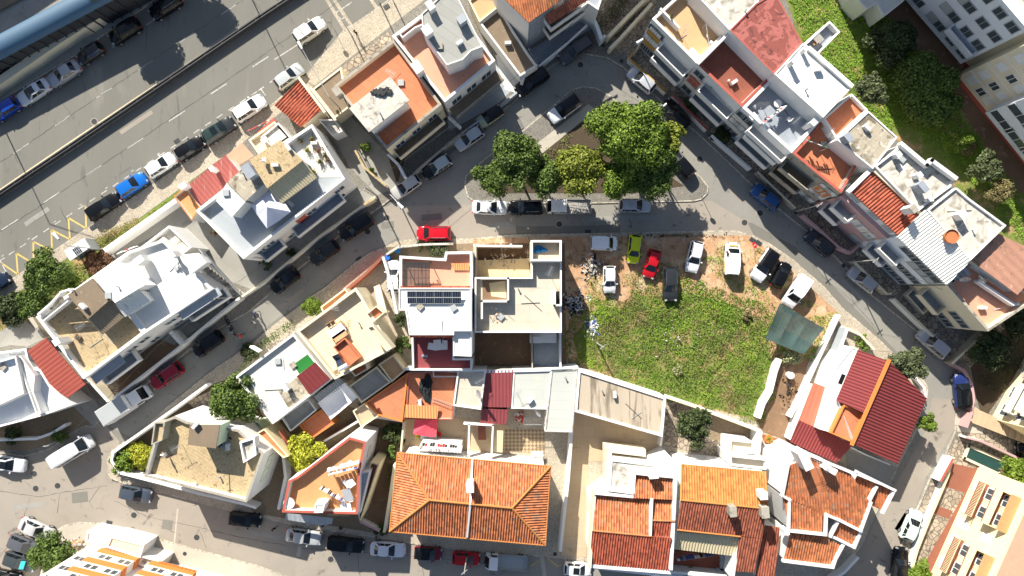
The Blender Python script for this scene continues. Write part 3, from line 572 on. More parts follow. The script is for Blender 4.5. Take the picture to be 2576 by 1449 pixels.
F = frame(v, fedge(v, '972,376 1111,262')); balcony(h, F, .5, 7.5, 3.0, 1.3, 'crm', 'brown_paving'); wins(h, F, 3.3, 1.5, 1.2, (.2, .5, .8)); wins(h, F, .6, 1.5, 1.2, (.2, .5, .8)); chimney(h, 846,228, 6.9, .7, 1.0, 35, 'rough', 5.2)
b = MB()
for i in range(170):
    c = W(960 + rnd.gauss(0, 13), 232 - rnd.gauss(0, 4) , 8.6); 
    if abs(c.x - W(960, 0, 8.6).x) < 1.2: b.box((c.x, c.y, 8.66 + rnd.random() * .15), (.25, .2, .14), rnd.random() * 6)
tag(b.build('roof_rubbish', 'plastic'), 'black heap of rubbish lying on the stained cream penthouse slab', 'rubbish')
h = house('house with bright terracotta L-shaped terrace around a grey penthouse with chimneys', 'house', '1120,130')
v = vol(h, '986,90 1075,25 1125,-15 1246,152 1119,257', 6.5, 'wht', 'terpink', .8, .3)
vol(h, '1060,35 1110,-12 1150,-12 1214,117 1185,128 1164,150 1124,164 1064,83', 9.2, 'wht', 'greyroof', .12, .12, 5.6)
F = frame(v, fedge(v, '1119,257 1246,152')); wins(h, F, 3.2, 1.7, 1.4, (.2, .5, .8)); balcony(h, F, .2, 7.6, 3.0, 1.6, 'bluegrey', 'brown_paving', rail=True); wins(h, F, .5, 1.8, 1.2, (.25, .6))
chimney(h, 1082,12, 10.2, .7, 1, 35, 'wht', 9); chimney(h, 1074,75, 10.4, .9, 1.0, 35, 'wht', 9); chimney(h, 1161,47, 10.2, .9, .8, 35, 'bluegrey', 9); chimney(h, 1049,168, 7.8, .9, 1.3, 35, 'wht', 5.6); vol(h, '1172,122 1185,110 1195,128 1182,145', 8.0, 'wht', 'darksteel', .3, .12, 5.7)
vol(h, '1003,83 1060,40 1070,60 1045,70 1012,96', 7.2, 'wht', 'terdark', .4, .15, 5.6)
h = house('low sheds with tan and brown flat roofs left of the tall white apartment house', 'shed', '1260,80', name='shed')
vol(h, '1178,0 1200,-14 1242,-12 1256,16 1206,56', 3.4, 'crm', 'tan', .25, .2); vol(h, '1206,57 1256,17 1294,80 1330,135 1352,165 1308,192', 3.2, 'wht', 'brownroof', .5, .22)
h = house('tall white apartment house with orange tile roof and shaded slate front above the dead end', 'apartment block', '1350,30')
v = vw(h, '1330,57,8.5 1410,0,8.5 1440,-60,8.5 1230,-60,8.5 1248,-20,8.5', 'wht', 0, .02, .05)
ribs(h, '1330,57,8.5 1418,-4,8.5 1400,-60,9.6 1230,-60,9.6 1248,-22,9.2', 'tile', .27, .045); F = frame(v, (v[0], v[1]) if abs(v[0].x - v[1].x) > .1 else (v[1], v[2]))
e = fedge(v, '1330,57 1410,0'); F = frame(v, e); fpanel(h, F, .02, F[3] * .8, 0, 8.2, 'slategrey', .06)
for z in (1.2, 3.9, 6.4): wins(h, F, z, .8, .5, (.13, .32), frm='slategrey')
ribs(h, '1370,40,7.8 1476,-30,7.8 1482,-2,7.2 1383,60,7.2', 'tiledark', .27, .045)
balcony(h, F, F[3] * .5, F[3] * 1.7, 5.4, 1.5, 'wht', 'brown_paving'); balcony(h, F, F[3] * .5, F[3] * 1.7, 2.8, 1.5, 'wht', 'brown_paving')
v = vol(h, '1410,0 1480,-50 1520,-20 1505,25 1475,5 1430,30', 6.0, 'wht', 'slategrey', .5, .2)
# avenue side, top left corner
h = house('long industrial hall with blue metal barrel roofs along the shaded avenue pavement', 'hall', '100,40', name='hall')
b = MB(); A = [P('-160,225 330,-36', 4.6)[i] for i in (0, 1)]; d = (A[1] - A[0]).normalized(); n = Vector((-d.y, d.x, 0))
def barrel(root, off, wd, hh, z, m):
    b = MB(); k = 10; v_ = []
    for i in range(k + 1):
        t = math.pi * i / k; q = n * (off + wd / 2 - wd / 2 * math.cos(t)); zz = z + hh * math.sin(t)
        for a in (A[0], A[1] + d * 6): p = a + q; v_.append((p.x, p.y, zz))
    b.add(v_, [(2 * i, 2 * i + 1, 2 * i + 3, 2 * i + 2) for i in range(k)]); b.build('roof', m, root, True)
barrel(h, 0, 2.7, 1.0, 3.8, 'bluemetal'); barrel(h, 9.0, 2.7, 1.0, 3.8, 'bluemetal')
def strip_vol(o0, o1, z, m, name='roof'):
    q = [A[0] + n * o0, A[1] + d * 6 + n * o0, A[1] + d * 6 + n * o1, A[0] + n * o1]; q = [Vector((p.x, p.y, z)) for p in q]; MB().prism(q, 0).build(name, m, h)
strip_vol(.1, 2.6, 3.8, 'darksteel', 'wall'); strip_vol(2.7, 5.6, 3.2, 'concrete_yard'); strip_vol(5.6, 9, 3.5, 'brownroof'); strip_vol(9.05, 11.6, 3.8, 'darksteel', 'wall'); strip_vol(11.7, 16, 4.0, 'greyroof')
b = MB(); L_ = (A[1] - A[0]).length
for i in range(int(L_ / 1.3)):
    p = A[0] + d * i * 1.3 - n * .06; b.box((p.x, p.y, 1.9), (.12, .16, 3.6), math.atan2(d.y, d.x))
b.build('wall_rib', 'darksteel', h)
o = gwall('thick beige wall along the shaded avenue pavement, below the blue barrel roof', '-120,285 -20,215 140,105 295,5', 1.9, .95, 'crm', z0=0)
h = house('tall apartment slab beyond the top left of the photo that shades the upper avenue lanes', 'apartment block', '100,-120')
q = P('555,-590 120,-295 -745,290 -900,90 400,-800', 0); q = ccw([Vector((p.x, p.y, 14)) for p in q]); MB().prism(q, 0).build('wall', 'crm', h)
h = house('tall block beyond the top edge whose shadow darkens the garden', 'apartment block', '2200,-100')
q = P('2060,-80 2122,-14 2150,-50 2420,-200 2200,-340', 0); q = ccw([Vector((p.x, p.y, 20)) for p in q]); MB().prism(q, 0).build('wall', 'crm', h)
h = house('tall block beyond the top edge that shades the dead end and the stone yard', 'apartment block', '1540,-200')
q = P('1440,-75 1640,-95 1680,-300 1400,-300', 0); q = ccw([Vector((p.x, p.y, 12)) for p in q]); MB().prism(q, 0).build('wall', 'crm', h)
# ------------------------------------------------------------ terrace of houses east of the curved street
def front(root, v, s, fl, **k): return frame(v, fedge(v, s))
def facade(root, F, cols, n=3, fl=2.8, fill=('wglass', 'shutter'), bal=(), frm='shutgrey', z0=.9, m='wht', bf='slategrey', rail=False):
    for i in range(n): wins(root, F, z0 + i * fl, 1.3, 1.25, cols, fill[i % len(fill)], frm)
    for (a, b_, lv) in bal:
        for l in lv: balcony(root, F, a * F[3], b_ * F[3], l * fl + .2, 1.35, m, bf, rail)
h = house('corner house with tan clothes-drying terrace and yellow and white front', 'house', '1740,80')
v = vol(h, '1640,47 1722,-28 1826,85 1753,160', 8.8, 'wht', 'tan', .9, .3)
F = front(h, v, '1640,47 1753,160', 1); facade(h, F, (.1, .24), 3, bal=((.36, .98, (1, 2)),)); wins(h, F, 3.8, 1.4, 2.4, (.52, .85), frm='wht'); fpanel(h, F, .15, F[3] * .3, 2.4, 3.5, 'ochre', .04); fpanel(h, F, .15, F[3] * .3, 5.1, 6.2, 'ochre', .04)
for z in (3.7, 6.4): fpanel(h, F, .3, F[3] * .28, z, z + .9, 'wht', .055)
coping(h, '1758,158,9.9 1832,84,9.9', 'wht', .3, 1.2, 'party_wall'); vol(h, '1745,-20 1912,-20 1908,5 1835,76', 10.8, 'wht', 'conclt', .12, .18, 7.0); coping(h, '1663,22,8.9 1708,68,8.9', 'wht', .22, 1.0, 'parapet')
h = house('narrow house with maroon sunken terrace and red and white front', 'house', '1850,180')
v = vol(h, '1754,161 1827,86 1938,197 1866,269', 8.8, 'wht', 'terdark', .9, .3, cap='redtrim')
F = front(h, v, '1754,161 1866,269', 1); facade(h, F, (.14,), 3, bal=((.3, .98, (1, 2)),)); wins(h, F, 3.8, 1.4, 2.2, (.5, .82)); fpanel(h, F, .2, F[3] * .26, 3.4, 5.6, 'redtrim', .04)
vol(h, '1836,75 1903,8 1950,-20 2019,108 1947,186', 10.8, 'wht', 'patched', .1, .15, 7.0, cap='redtrim')
h = house('house with bright white upper roof and grey terrace with satellite dishes', 'house', '2000,240')
v = vol(h, '1867,270 1939,198 2068,302 1992,385', 8.8, 'wht', 'slategrey', .9, .35)
F = front(h, v, '1867,270 1992,385', 1); facade(h, F, (.1, .22), 3, bal=((.34, .98, (1, 2)),)); wins(h, F, 3.8, 1.4, 2.2, (.5, .82)); balcony(h, F, F[3] * .3, F[3], 7.0, 1.2, 'wht', 'bluegrey')
vol(h, '1948,186 2019,109 2146,217 2071,296', 11.0, 'wht', 'whtroof', .1, .15, 7.0); vol(h, '2022,112 2087,52 2114,80 2052,143', 10.6, 'wht', 'slategrey', .8, .2, 7.0); coping(h, '2038,122,11.3 2142,214,11.3', 'wht', .45, .35)
vol(h, '2071,296 2048,318 2037,308 2060,284', 10.3, 'wht', 'whtroof', 0, .05, 7); chimney(h, 1999,153, 12.3, .45, .45, 40, 'wht', 10.8); chimney(h, 2028,123, 12.0, .35, .35, 40, 'wht', 10.8)
dish(h, 1915,266, 9.4, .6, 200); dish(h, 1927,263, 9.0, .45, 170); 
h = house('house with rust-red terrace, clothes lines and lichen-stained flat roof', 'house', '2090,390')
v = vol(h, '1994,386 2070,304 2160,410 2116,487', 8.8, 'rough', 'ter', .9, .3, cap='redtrim')
F = front(h, v, '1994,386 2116,487', 1); facade(h, F, (.8, .92), 3, fill=('shutter',), bal=((.05, .62, (1, 2)),), m='rough', bf='brown_paving'); fpanel(h, F, F[3] * .72, F[3] * .98, 4.6, 6.9, 'orange', .04); wins(h, F, 5.1, 1.3, 1.1, (.8, .91), 'shutter')
vol(h, '2072,298 2143,235 2184,277 2104,350', 9.6, 'wht', 'ter', .6, .2, 7.0); vol(h, '2106,352 2185,279 2258,345 2196,425', 10.8, 'wht', 'conc', .12, .15, 7.0)
chimney(h, 2136,345, 12, .6, .9, 40, 'slategrey', 10.6); antenna(h, 2090,336, 10.6, 2.4, 60); antenna(h, 2125,470, 10.2, 2.4)
h = house('pink-fronted house with ribbed orange tile roof and weathered rear terrace', 'house', '2200,500')
v = vw(h, '2194,425,10.1 2315,537,10.1 2259,592,9.2 2139,480,9.2', 'wht', 0, .1); ribs(h, '2194,425,10.3 2315,537,10.3 2259,592,9.3 2139,480,9.3', 'tilered', .36, .06, d=(-56, 55)); coping(h, '2137,480,9.5 2195,424,10.5', 'wht', .45, .3); coping(h, '2195,424,10.5 2316,537,10.5', 'crm', .3, .2)
e = fedge(v, '2139,480 2259,592'); F = frame(v, e); fpanel(h, F, 0, F[3], 0, 7.6, 'pnk', .5, 'front_wall'); F2 = (F[0] + F[2] * .5, F[1], F[2], F[3])
facade(h, F2, (.9,), 2, fill=('shutgrey',), bal=((.05, .42, (1, 2)),), m='wht'); wins(h, F2, 4.2, 1.7, .62, (.56, .64, .72, .8, .88), ('shutter', 'bluegrey', 'shutter', 'crm', 'shutter'), 'wht'); wins(h, F, 8.0, 1.0, 1.4, (.15, .55, .85), 'bluegrey')
v = vol(h, '2200,418 2272,362 2332,412 2345,402 2405,446 2392,470 2325,520 2310,532', 10.8, 'wht', 'conclt', .35, .2, 0); antenna(h, 2290,470, 12.5, 2, 10); coping(h, '2270,362,11.4 2333,415,11.4 2345,403,11.4 2405,447,11.4', 'wht', .4, .7, 'parapet'); chimney(h, 2325,470, 12, .6, 1.2, 40, 'slategrey', 10.4); chimney(h, 2262,388, 11.6, .5, .5, 40, 'wht', 10.4); chimney(h, 2315,440, 11.6, .5, .5, 40, 'wht', 10.4)
h = house('white-fronted house with white corrugated roof and clay pot on its rear terrace', 'house', '2360,620')
v = vw(h, '2328,528,11.0 2442,656,11.0 2382,718,9.6 2258,596,9.6', 'whtcool', 0, .1); ribs(h, '2328,528,11.2 2442,656,11.2 2382,718,9.8 2258,596,9.8', 'corw', .34, .05, d=(-68, 66))
F = frame(v, fedge(v, '2258,596 2382,718')); facade(h, F, (.6, .75, .9), 3, fill=('wglass', 'wglass', 'shutgrey'), bal=((.04, .42, (1, 2)),), m='wht'); wins(h, F, 7.9, 1.2, 2.2, (.35, .58, .82), 'wglass', 'shutgrey')
vol(h, '2332,528 2405,470 2440,500 2532,567 2442,655', 10.8, 'wht', 'conclt', .3, .2); chimney(h, 2425,540, 11.8, .8, .8, 40, 'wht', 10.4); chimney(h, 2300,525, 12.3, .6, .8, 40, 'wht', 10.4, 'rough')
c = W(2394, 595, 11.6); b = MB(); b.cyl((c.x, c.y, 10.6), (c.x, c.y, 11.7), .55, .78, 16, False); b.cyl((c.x, c.y, 11.5), (c.x, c.y, 11.52), .7, .7, 16); tag(b.build('clay_pot', 'pot'), 'large round orange clay pot standing on the pale rear terrace', 'pot')
h = house('end house of the terrace with salmon pink roof terrace and rusty rear roof', 'house', '2480,740')
v = vol(h, '2384,719 2441,660 2560,712 2610,752 2486,834', 7.8, 'crm', 'terpink', .8, .3, cap='rough')
F = front(h, v, '2384,719 2486,834', 1); facade(h, F, (.68, .86), 2, fill=('wglass', 'wglass'), bal=((.04, .5, (0, 1)),), m='crm'); ribs(h, '2444,656,9.6 2514,588,9.6 2640,650,9.2 2560,742,9.2', 'rusty', .9, .02, metal=True); vw(h, '2444,656,9.5 2514,588,9.5 2640,650,9.1 2560,742,9.1', 'wht', 6.5, .3)
coping(h, '2465,708,8.2 2550,765,8.2', 'wht', .3, .9, 'parapet'); dish(h, 2428,703, 9.0, .55, 190); steps(h, '2375,690 2395,715 2430,690 2412,668', 6, 7.2, 9.0, 'slategrey')
# apartment blocks, upper right corner
h = house('tall white and cream apartment block with laundry hanging on its long front', 'apartment block', '2480,0')
def gvol(root, s, h, wall, roof, **k): # footprint given on the street level
    p = ccw(P(s, 0)); q = [Vector((a.x, a.y, h)) for a in p]; n = len(q); MB().prism(q, 0).build('wall', wall, root); t = inset(q, .3); t = [Vector((a.x, a.y, h + .02)) for a in t]; MB().add(t, tris(t)).build('roof', roof, root); return q
v = gvol(h, '2282,0 2430,172 2620,20 2470,-160 2170,-130', 12.5, 'crm', 'conclt')
e = [(v[k], v[(k + 1) % 5]) for k in range(5)]; A1, B1 = P('2282,0 2430,172'); e = min(e, key=lambda q: min((q[0] - A1).xy.length + (q[1] - B1).xy.length, (q[1] - A1).xy.length + (q[0] - B1).xy.length)); e = e if (e[0] - A1).xy.length < 1 else e[::-1]
F = frame(v, e); L0 = F[3]; fpanel(h, F, -8, L0 * .9, 1.6, 12.5, 'whtcool', 1.3, 'front_bay'); fpanel(h, F, -8, L0, 0, .7, 'redtrim', .06, 'plinth'); F2 = (F[0] + F[2] * 1.3, F[1], F[2], F[3])
for z in (2.9, 5.6, 8.3, 11.0): wins(h, F2, z - .4, 1.2, 1.3, (.08, .3, .42, .62, .8), ('wglass', 'shutgrey', 'wglass', 'wglass', 'wglass'), 'shutgrey')
balcony(h, F2, L0 * .48, L0 * .86, 4.2, .9, 'whtcool', 'slategrey')
E2 = [(v[k], v[(k + 1) % 5]) for k in range(5)]; A2, B2 = P('2430,172 2620,20'); e = min(E2, key=lambda q: min((q[0] - A2).xy.length + (q[1] - B2).xy.length, (q[1] - A2).xy.length + (q[0] - B2).xy.length)); e = e if (e[0] - A2).xy.length < 1 else e[::-1]; F = frame(v, e)
for z in (1.2, 4.0, 6.8): wins(h, F, z, 1.2, .9, (.12, .3, .48), 'wglass', 'shutter')
h = house('tall cream apartment block with white shutters and white balcony bay at the right edge', 'apartment block', '2600,300')
v = gvol(h, '2400,197 2620,470 2790,330 2570,50', 12.5, 'crm', 'conclt')
A1, B1 = P('2400,197 2620,470'); e = min([(v[k], v[(k + 1) % 4]) for k in range(4)], key=lambda q: min((q[0] - A1).xy.length + (q[1] - B1).xy.length, (q[1] - A1).xy.length + (q[0] - B1).xy.length)); e = e if (e[0] - A1).xy.length < 1 else e[::-1]; F = frame(v, e); L0 = F[3]
fpanel(h, F, 0, L0, 0, .8, 'redtrim', .06, 'plinth'); fpanel(h, F, L0 * .30, L0, 2.4, 12.5, 'whtcool', 1.4, 'front_bay'); F2 = (F[0] + F[2] * 1.4, F[1], F[2], F[3])
for z in (1.6, 3.9, 6.7, 9.5): wins(h, F, z, 1.2, 1.0, (.07, .17, .25), ('shutter', 'wglass', 'shutter'), 'shutter')
for z in (3.2, 6.0, 8.8): wins(h, F2, z, 1.2, 3.2, (.40, .56, .72, .88), 'wglass', 'wht')
for z in (3.0, 5.8, 8.6): fpanel(h, F, 0, L0 * .3, z, z + .12, 'wht', .05, 'string_course')
h = house('small white building with a balcony at the top edge above the shaded garden', 'house', '2200,-10')
vol(h, '2140,-40 2150,-8 2180,24 2206,10 2224,42 2275,2 2262,-60', 3.6, 'wht', 'whtroof', .5, .2)
# ------------------------------------------------------------ lower right
h = house('cream apartment house with pink balconies and white awning at the right edge', 'apartment block', '2580,1000')
v = gvol(h, '2585,880 2492,1052 2560,1095 2720,1150 2760,930', 7.5, 'yel', 'conclt')
A1, B1 = P('2585,880 2492,1052'); e = min([(v[k], v[(k + 1) % 5]) for k in range(5)], key=lambda q: min((q[0] - A1).xy.length + (q[1] - B1).xy.length, (q[1] - A1).xy.length + (q[0] - B1).xy.length)); e = e if (e[0] - A1).xy.length < 1 else e[::-1]; F = frame(v, e)
for z in (1, 3.8): wins(h, F, z, 1.3, 1.4, (.25, .6, .85)); balcony(h, F, F[3] * .1, F[3] * .42, z + 2, 1.2, 'pnk', 'concrete_lit'); balcony(h, F, F[3] * .5, F[3] * .9, z + 2, 1.2, 'wht', 'concrete_lit')
fpanel(h, F, F[3] * .48, F[3] * .86, 4.8, 4.9, 'wht', 1.5, 'awning'); steps(h, '2455,1025 2440,1060 2600,1125 2600,1095', 12, .2, 2.4, 'beige_paving')
h = house('yellow apartment house with clay-red ledges and balconies beside the green pool', 'apartment block', '2520,1340')
v = gvol(h, '2460,1172 2322,1480 2700,1660 2840,1340', 9.0, 'yel', 'terpink')
A1, B1 = P('2460,1172 2322,1480'); e = min([(v[k], v[(k + 1) % 4]) for k in range(4)], key=lambda q: min((q[0] - A1).xy.length + (q[1] - B1).xy.length, (q[1] - A1).xy.length + (q[0] - B1).xy.length)); e = e if (e[0] - A1).xy.length < 1 else e[::-1]; F = frame(v, e)
for fr_ in ((.10, .36), (.54, .80)):
    for z in (3.1, 5.9): balcony(h, F, F[3] * fr_[0], F[3] * fr_[1], z, 1.3, 'yel', 'brick_red', rail=(z < 4)); wins(h, F, z + .1, 1.7, 1.3, (fr_[0] + .06, fr_[1] - .06), 'wglass')
    fpanel(h, F, F[3] * fr_[0], F[3] * (fr_[1]), 8.1, 8.3, 'ter2', 1.2, 'ledge'); wins(h, F, .8, 1.3, 1.2, (fr_[0] + .04, fr_[1] - .04), 'shutter')
wins(h, F, .6, 2.0, 1.0, (.44,), 'shutter'); wins(h, F, 5.3, 1.2, 1.0, (.45,), 'shutter')
# ------------------------------------------------------------ far left block
h = house('low white house with bluish roof terraces at the left edge', 'house', '60,960')
vol(h, '-80,895 66,876 72,905 84,924 102,930 124,966 158,998 184,1018 100,1048 -80,1095', 4.0, 'wht', 'whtcool', .7, .25); vol(h, '-60,925 40,895 60,990 -60,1045', 5.0, 'wht', 'whtcool', .6, .2, 3.2); vol(h, '52,895 88,945 84,985 104,1040 92,1045 40,900', 4.6, 'wht', 'whtroof', .3, .15, 3.2)
h = house('lean-to canopy of brick-red sheet metal between the sand-roofed house and white house', 'canopy', '140,920', name='canopy')
ribs(h, '68,882,3.9 115,850,4.2 215,967,4.2 170,1001,3.9 130,975,3.9', 'redmetal', .5, .012, d=(-46, 33), metal=True); b = MB()
for s in ('75,884 165,990 208,965 118,858 120,935',):
    for p in P(s, 3.2): b.cyl((p.x, p.y, 0), (p.x, p.y, 3.75), .06)
b.build('post', 'steel', h)
# ------------------------------------------------------------ central block
h = house('cream two-storey house with big sunny roof terrace and outside dining table', 'house', '865,840')
v = vol(h, '745,833 895,723 912,748 986,878 842,955', 6.2, 'crm', 'cream_t', .9, .3)
vol(h, '921,790 946,769 967,787 937,812', 6.6, 'crm', 'ter', .5, .12, 3); vol(h, '838,873 867,850 907,898 878,922', 6.4, 'ter', 'ter', .5, .12, 5.2, cap='ter'); vol(h, '806,772 868,725 876,737 813,790', 3.6, 'crm', 'ter2', .35, .15)
vol(h, '921,823 938,818 986,876 972,884', 8.0, 'crm', 'cream_t', .3, .15, 5.3); vol(h, '880,932 920,905 925,930 893,948', 5.0, 'crm', 'ter', .5, .15)
F = frame(v, fedge(v, '842,955 986,878')); wins(h, F, 3.8, 1.2, 1.2, (.2, .5, .8))
so_ = MB(); a, c, d_, e_ = P('840,895 855,888 870,915 855,924', 6.6); so_.prism([a, c, d_ + Vector((0, 0, 1.0)), e_ + Vector((0, 0, 1.0))][::-1] if area([a, c, d_, e_]) < 0 else [a, c, d_ + Vector((0, 0, 1.0)), e_ + Vector((0, 0, 1.0))], [6.45, 6.45, 7.5, 7.5][::1]); so_.build('solar_heater', 'panel', h)
a, c = P('853,930 874,918', 7.6); MB().cyl(a, c, .28, n=14).build('water_tank', 'tanktop', h)
steps(h, '930,722 945,715 985,790 968,796', 14, .2, 5.4, 'crm')
h = house('house with pale grey flat roof, maroon awning and green carpet strip', 'house', '715,950')
v = vol(h, '592,948 738,838 832,955 686,1067', 5.4, 'wht', 'ltgrey', .45, .25)
F = frame(v, fedge(v, '686,1067 832,955')); wins(h, F, 3, 1.1, 1.2, (.15, .4)); ribs(h, '746,947,6.2 792,911,6.2 830,953,5.7 779,993,5.7', 'redsheet', .55, .02, d=(35, 45), metal=True); vw(h, '748,949,6.1 790,915,6.1 824,951,5.7 780,987,5.7', 'wht', 4.9)
q = P('737,917 777,889 793,910 752,941', 5.1); q = ccw([Vector((p.x, p.y, 4.965)) for p in q]); MB().prism(q, 4.94).build('carpet', 'cloth_green', h)
q = P('700,985 752,945 779,990 727,1032', 5.1); q = ccw([Vector((p.x, p.y, 4.97)) for p in q]); MB().prism(q, 4.94).build('roof_patch', 'conc', h); chimney(h, 716,975, 6.2, .5, .9, 35, 'wht', 5); chimney(h, 640,878, 6.0, .2, 1.2, 60, 'wht', 5)
h = house('row of low back-yard annexes with grey, tan and terracotta roofs behind the cream house', 'annexe', '900,990', name='annexe')
vol(h, '877,972 947,922 983,962 909,1014', 3.4, 'crm', 'greyroof', .35, .18); vol(h, '952,917 989,892 1020,932 985,962', 3.3, 'crm', 'tan', .35, .18); vol(h, '917,1014 1027,937 1012,1062 952,1046', 3.1, 'orange', 'ter', .25, .2); vol(h, '887,1034 917,1014 952,1047 909,1076', 3.0, 'crm', 'beige_paving', .4, .15)
ribs(h, '789,998,3.8 853,950,3.8 868,968,3.5 803,1014,3.5', 'corg', .3, .03); vw(h, '790,998,3.7 853,951,3.7 866,968,3.5 803,1012,3.5', 'wht'); vol(h, '752,1071 807,1030 842,1065 782,1106', 2.8, 'orange', 'ter', .25, .15); vol(h, '707,1050 775,1003 796,1032 730,1086', 3.4, 'wht', 'greyroof', .4, .15)
h = thing('tarpaulin_canopy', 'sagging pale grey tarpaulin canopy stretched behind the maroon awning', 'canopy', tuple(P('830,1010')[0]))
q = P('799,1014,3.6 867,962,3.6 900,999,3.3 832,1056,3.2'); b = MB(); N_ = 8; vs = []
for i in range(N_ + 1):
    for j in range(N_ + 1):
        u, v_ = i / N_, j / N_; p = q[0].lerp(q[1], u).lerp(q[3].lerp(q[2], u), v_); p.z -= .45 * math.sin(math.pi * u) * math.sin(math.pi * v_) * (1 + .3 * math.sin(u * 9)); vs.append(p)
b.add(vs, [(i * 9 + j, (i + 1) * 9 + j, (i + 1) * 9 + j + 1, i * 9 + j + 1) for i in range(8) for j in range(8)]); b.build('tarpaulin', 'cloth_w', h)
b = MB(); [b.cyl((p.x, p.y, 0), (p.x, p.y, p.z), .04, n=6) for p in q]; b.build('pole', 'steel', h)
h = house('white two-storey house with rooftop solar panels and black pergola on a pink terrace', 'house', '1095,780')
v = vol(h, '1005,643 1117,650 1120,633 1188,632 1190,727 1004,727', 6.0, 'wht', 'terpink', .8, .3)
v = vol(h, '1003,724 1186,724 1186,833 1142,833 1142,843 1029,843 1020,781 1003,781', 8.0, 'wht', 'whtroof', .14, .15)
vol(h, '1140,831 1186,831 1186,897 1140,895', 7.4, 'wht', 'whtroof', .14, .15, 0); vol(h, '1035,843 1142,843 1142,902 1187,902 1187,932 1037,932', 5.2, 'wht', 'maroon', .7, .2); ribs(h, '1030,841,7.3 1141,841,7.3 1141,849,6.9 1030,849,6.9', 'tilered', .3, .06)
ribs(h, '1007,719,6.9 1184,719,6.9 1184,727,7.1 1007,727,7.1', 'tilered', .3, .05, d=(0, 1)); ribs(h, '1134,662,5.6 1180,662,5.6 1180,680,5.4 1142,680,5.4', 'cororg', .27, .03)
for r_ in range(2):
    for i in range(6):
        x0 = 1025 + i * 22.6; q = P('%g,%g,8.55 %g,%g,8.55 %g,%g,8.25 %g,%g,8.25' % (x0, 733 + r_ * 16, x0 + 21.8, 733 + r_ * 16, x0 + 21.8, 748 + r_ * 16, x0, 748 + r_ * 16)); q = [Vector((p.x, p.y, p.z - .12 * r_ * 2 + .1)) for p in q][::-1]
        o = MB().prism(ccw(q), [a.z - .05 for a in ccw(q)]).build('solar_panel', 'panel', h); b = MB()
        qq = ccw(q)
        for k in range(1, 5):
            a, c = qq[0].lerp(qq[1], k / 5), qq[3].lerp(qq[2], k / 5); b.cyl(a + Vector((0, 0, .01)), c + Vector((0, 0, .01)), .012, n=4)
        for k in (0, 1, 2, 3): b.cyl(qq[k] + Vector((0, 0, .01)), qq[(k + 1) % 4] + Vector((0, 0, .01)), .022, n=4)
        b.build('panel_frame', 'shutgrey', o)
F = frame(ccw(P('1035,932 1187,932 1187,902 1035,902', 5.2)), tuple(P('1085,932 1185,932', 5.2))); 
F = (F[0], F[1], Vector((0, -1, 0)), F[3]); wins(h, F, 2.8, 1.7, 1.0, (.1, .3, .5, .7, .9)); balcony(h, F, 0, F[3], 2.6, 1.0, 'wht', 'slategrey')
q = P('1047,660', 7.2)[0]; b = MB()
for i in range(8): b.box((q.x - 1.5 + i * .43, q.y - 1.3, 7.0), (.05, 2.7, .06))
for i in range(4): b.box((q.x, q.y - .1 - i * .85, 7.07), (3.2, .05, .06))
for x_ in (-1.5, 1.5):
    for y_ in (.0, -2.6): b.box((q.x + x_, q.y + y_, 6.1), (.08, .08, 1.8))
b.build('pergola', 'darksteel', h); MB().add([(q.x - 1.55, q.y - 2.65, 7.11), (q.x + 1.55, q.y - 2.65, 7.11), (q.x + 1.55, q.y + .05, 7.11), (q.x - 1.55, q.y + .05, 7.11)], [(0, 1, 2, 3)]).build('pergola_net', 'net', h)
steps(h, '1068,928 1082,928 1078,890 1064,890', 10, 2.2, 4.8, 'slategrey')
h = house('unfinished bare concrete building with open roof slabs and earth-floored rooms', 'building', '1305,760', name='building')
v = vol(h, '1194,697 1336,697 1336,656 1413,656 1413,837 1194,837', 6.0, 'concnew', 'concnew', .8, .2, cap='wht')
vol(h, '1335,604 1413,604 1413,657 1335,657', 6.8, 'concnew', 'concnew', 1.1, .25, cap='wht'); coping(h, '1211,700,6.4 1278,700,6.4 1278,758,6.4 1212,758,6.4 1212,800,6.4', 'wht', .22, 1.2, 'parapet'); coping(h, '1396,730,6.6 1396,768,6.6 1410,768,6.6', 'wht', .2, 1.4, 'parapet')
q = ccw([Vector((p.x, p.y, 5.215)) for p in P('1214,703 1275,703 1275,754 1214,754', 5.2)]); MB().add(q, tris(q)).build('floor', 'dirt_dark', h); q = ccw([Vector((p.x, p.y, 5.222)) for p in P('1230,712 1272,706 1273,750 1236,745', 5.2)]); MB().add(q, tris(q)).build('sand_heap', 'sandpile', h)
q = ccw([Vector((p.x, p.y, 5.23)) for p in P('1398,733 1408,733 1408,764 1398,764', 5.2)]); MB().add(q, tris(q)).build('shaft', 'rubber', h)
coping(h, '1194,618,3.0 1312,619,3.0', 'wht', .22, 3, 'wall'); coping(h, '1196,618,3.0 1196,697,4.6', 'rough', .22, 3, 'wall'); coping(h, '1196,930,3.0 1412,930,3.0', 'rough', .2, 3, 'wall'); coping(h, '1339,840,3 1339,930,3', 'rough', .15, 3, 'wall'); coping(h, '1410,840,3.2 1410,930,3.0', 'wht', .22, 3, 'wall')
q = ccw([Vector((p.x, p.y, .9)) for p in P('1198,655 1330,650 1333,696 1198,696', .9)]); MB().prism(q, 0).build('earth_floor', 'sandpile', h); q = ccw([Vector((p.x, p.y, 1.3)) for p in P('1342,842 1407,842 1407,925 1342,925', 1.3)]); MB().prism(q, 0).build('yard_slab', 'slategrey', h)
c = W(1367, 855, 2.8); b = MB(); b.box((c.x - .9, c.y, 2.4), (1.5, .8, .8)); b.box((c.x, c.y + .2, 2.2), (3.2, 1.2, .5)); b.build('water_tank', 'shutter', h)
h = house('low row of rear rooms with rusty terrace, white cube and maroon sheet roofs', 'annexe', '1200,990', name='annexe')
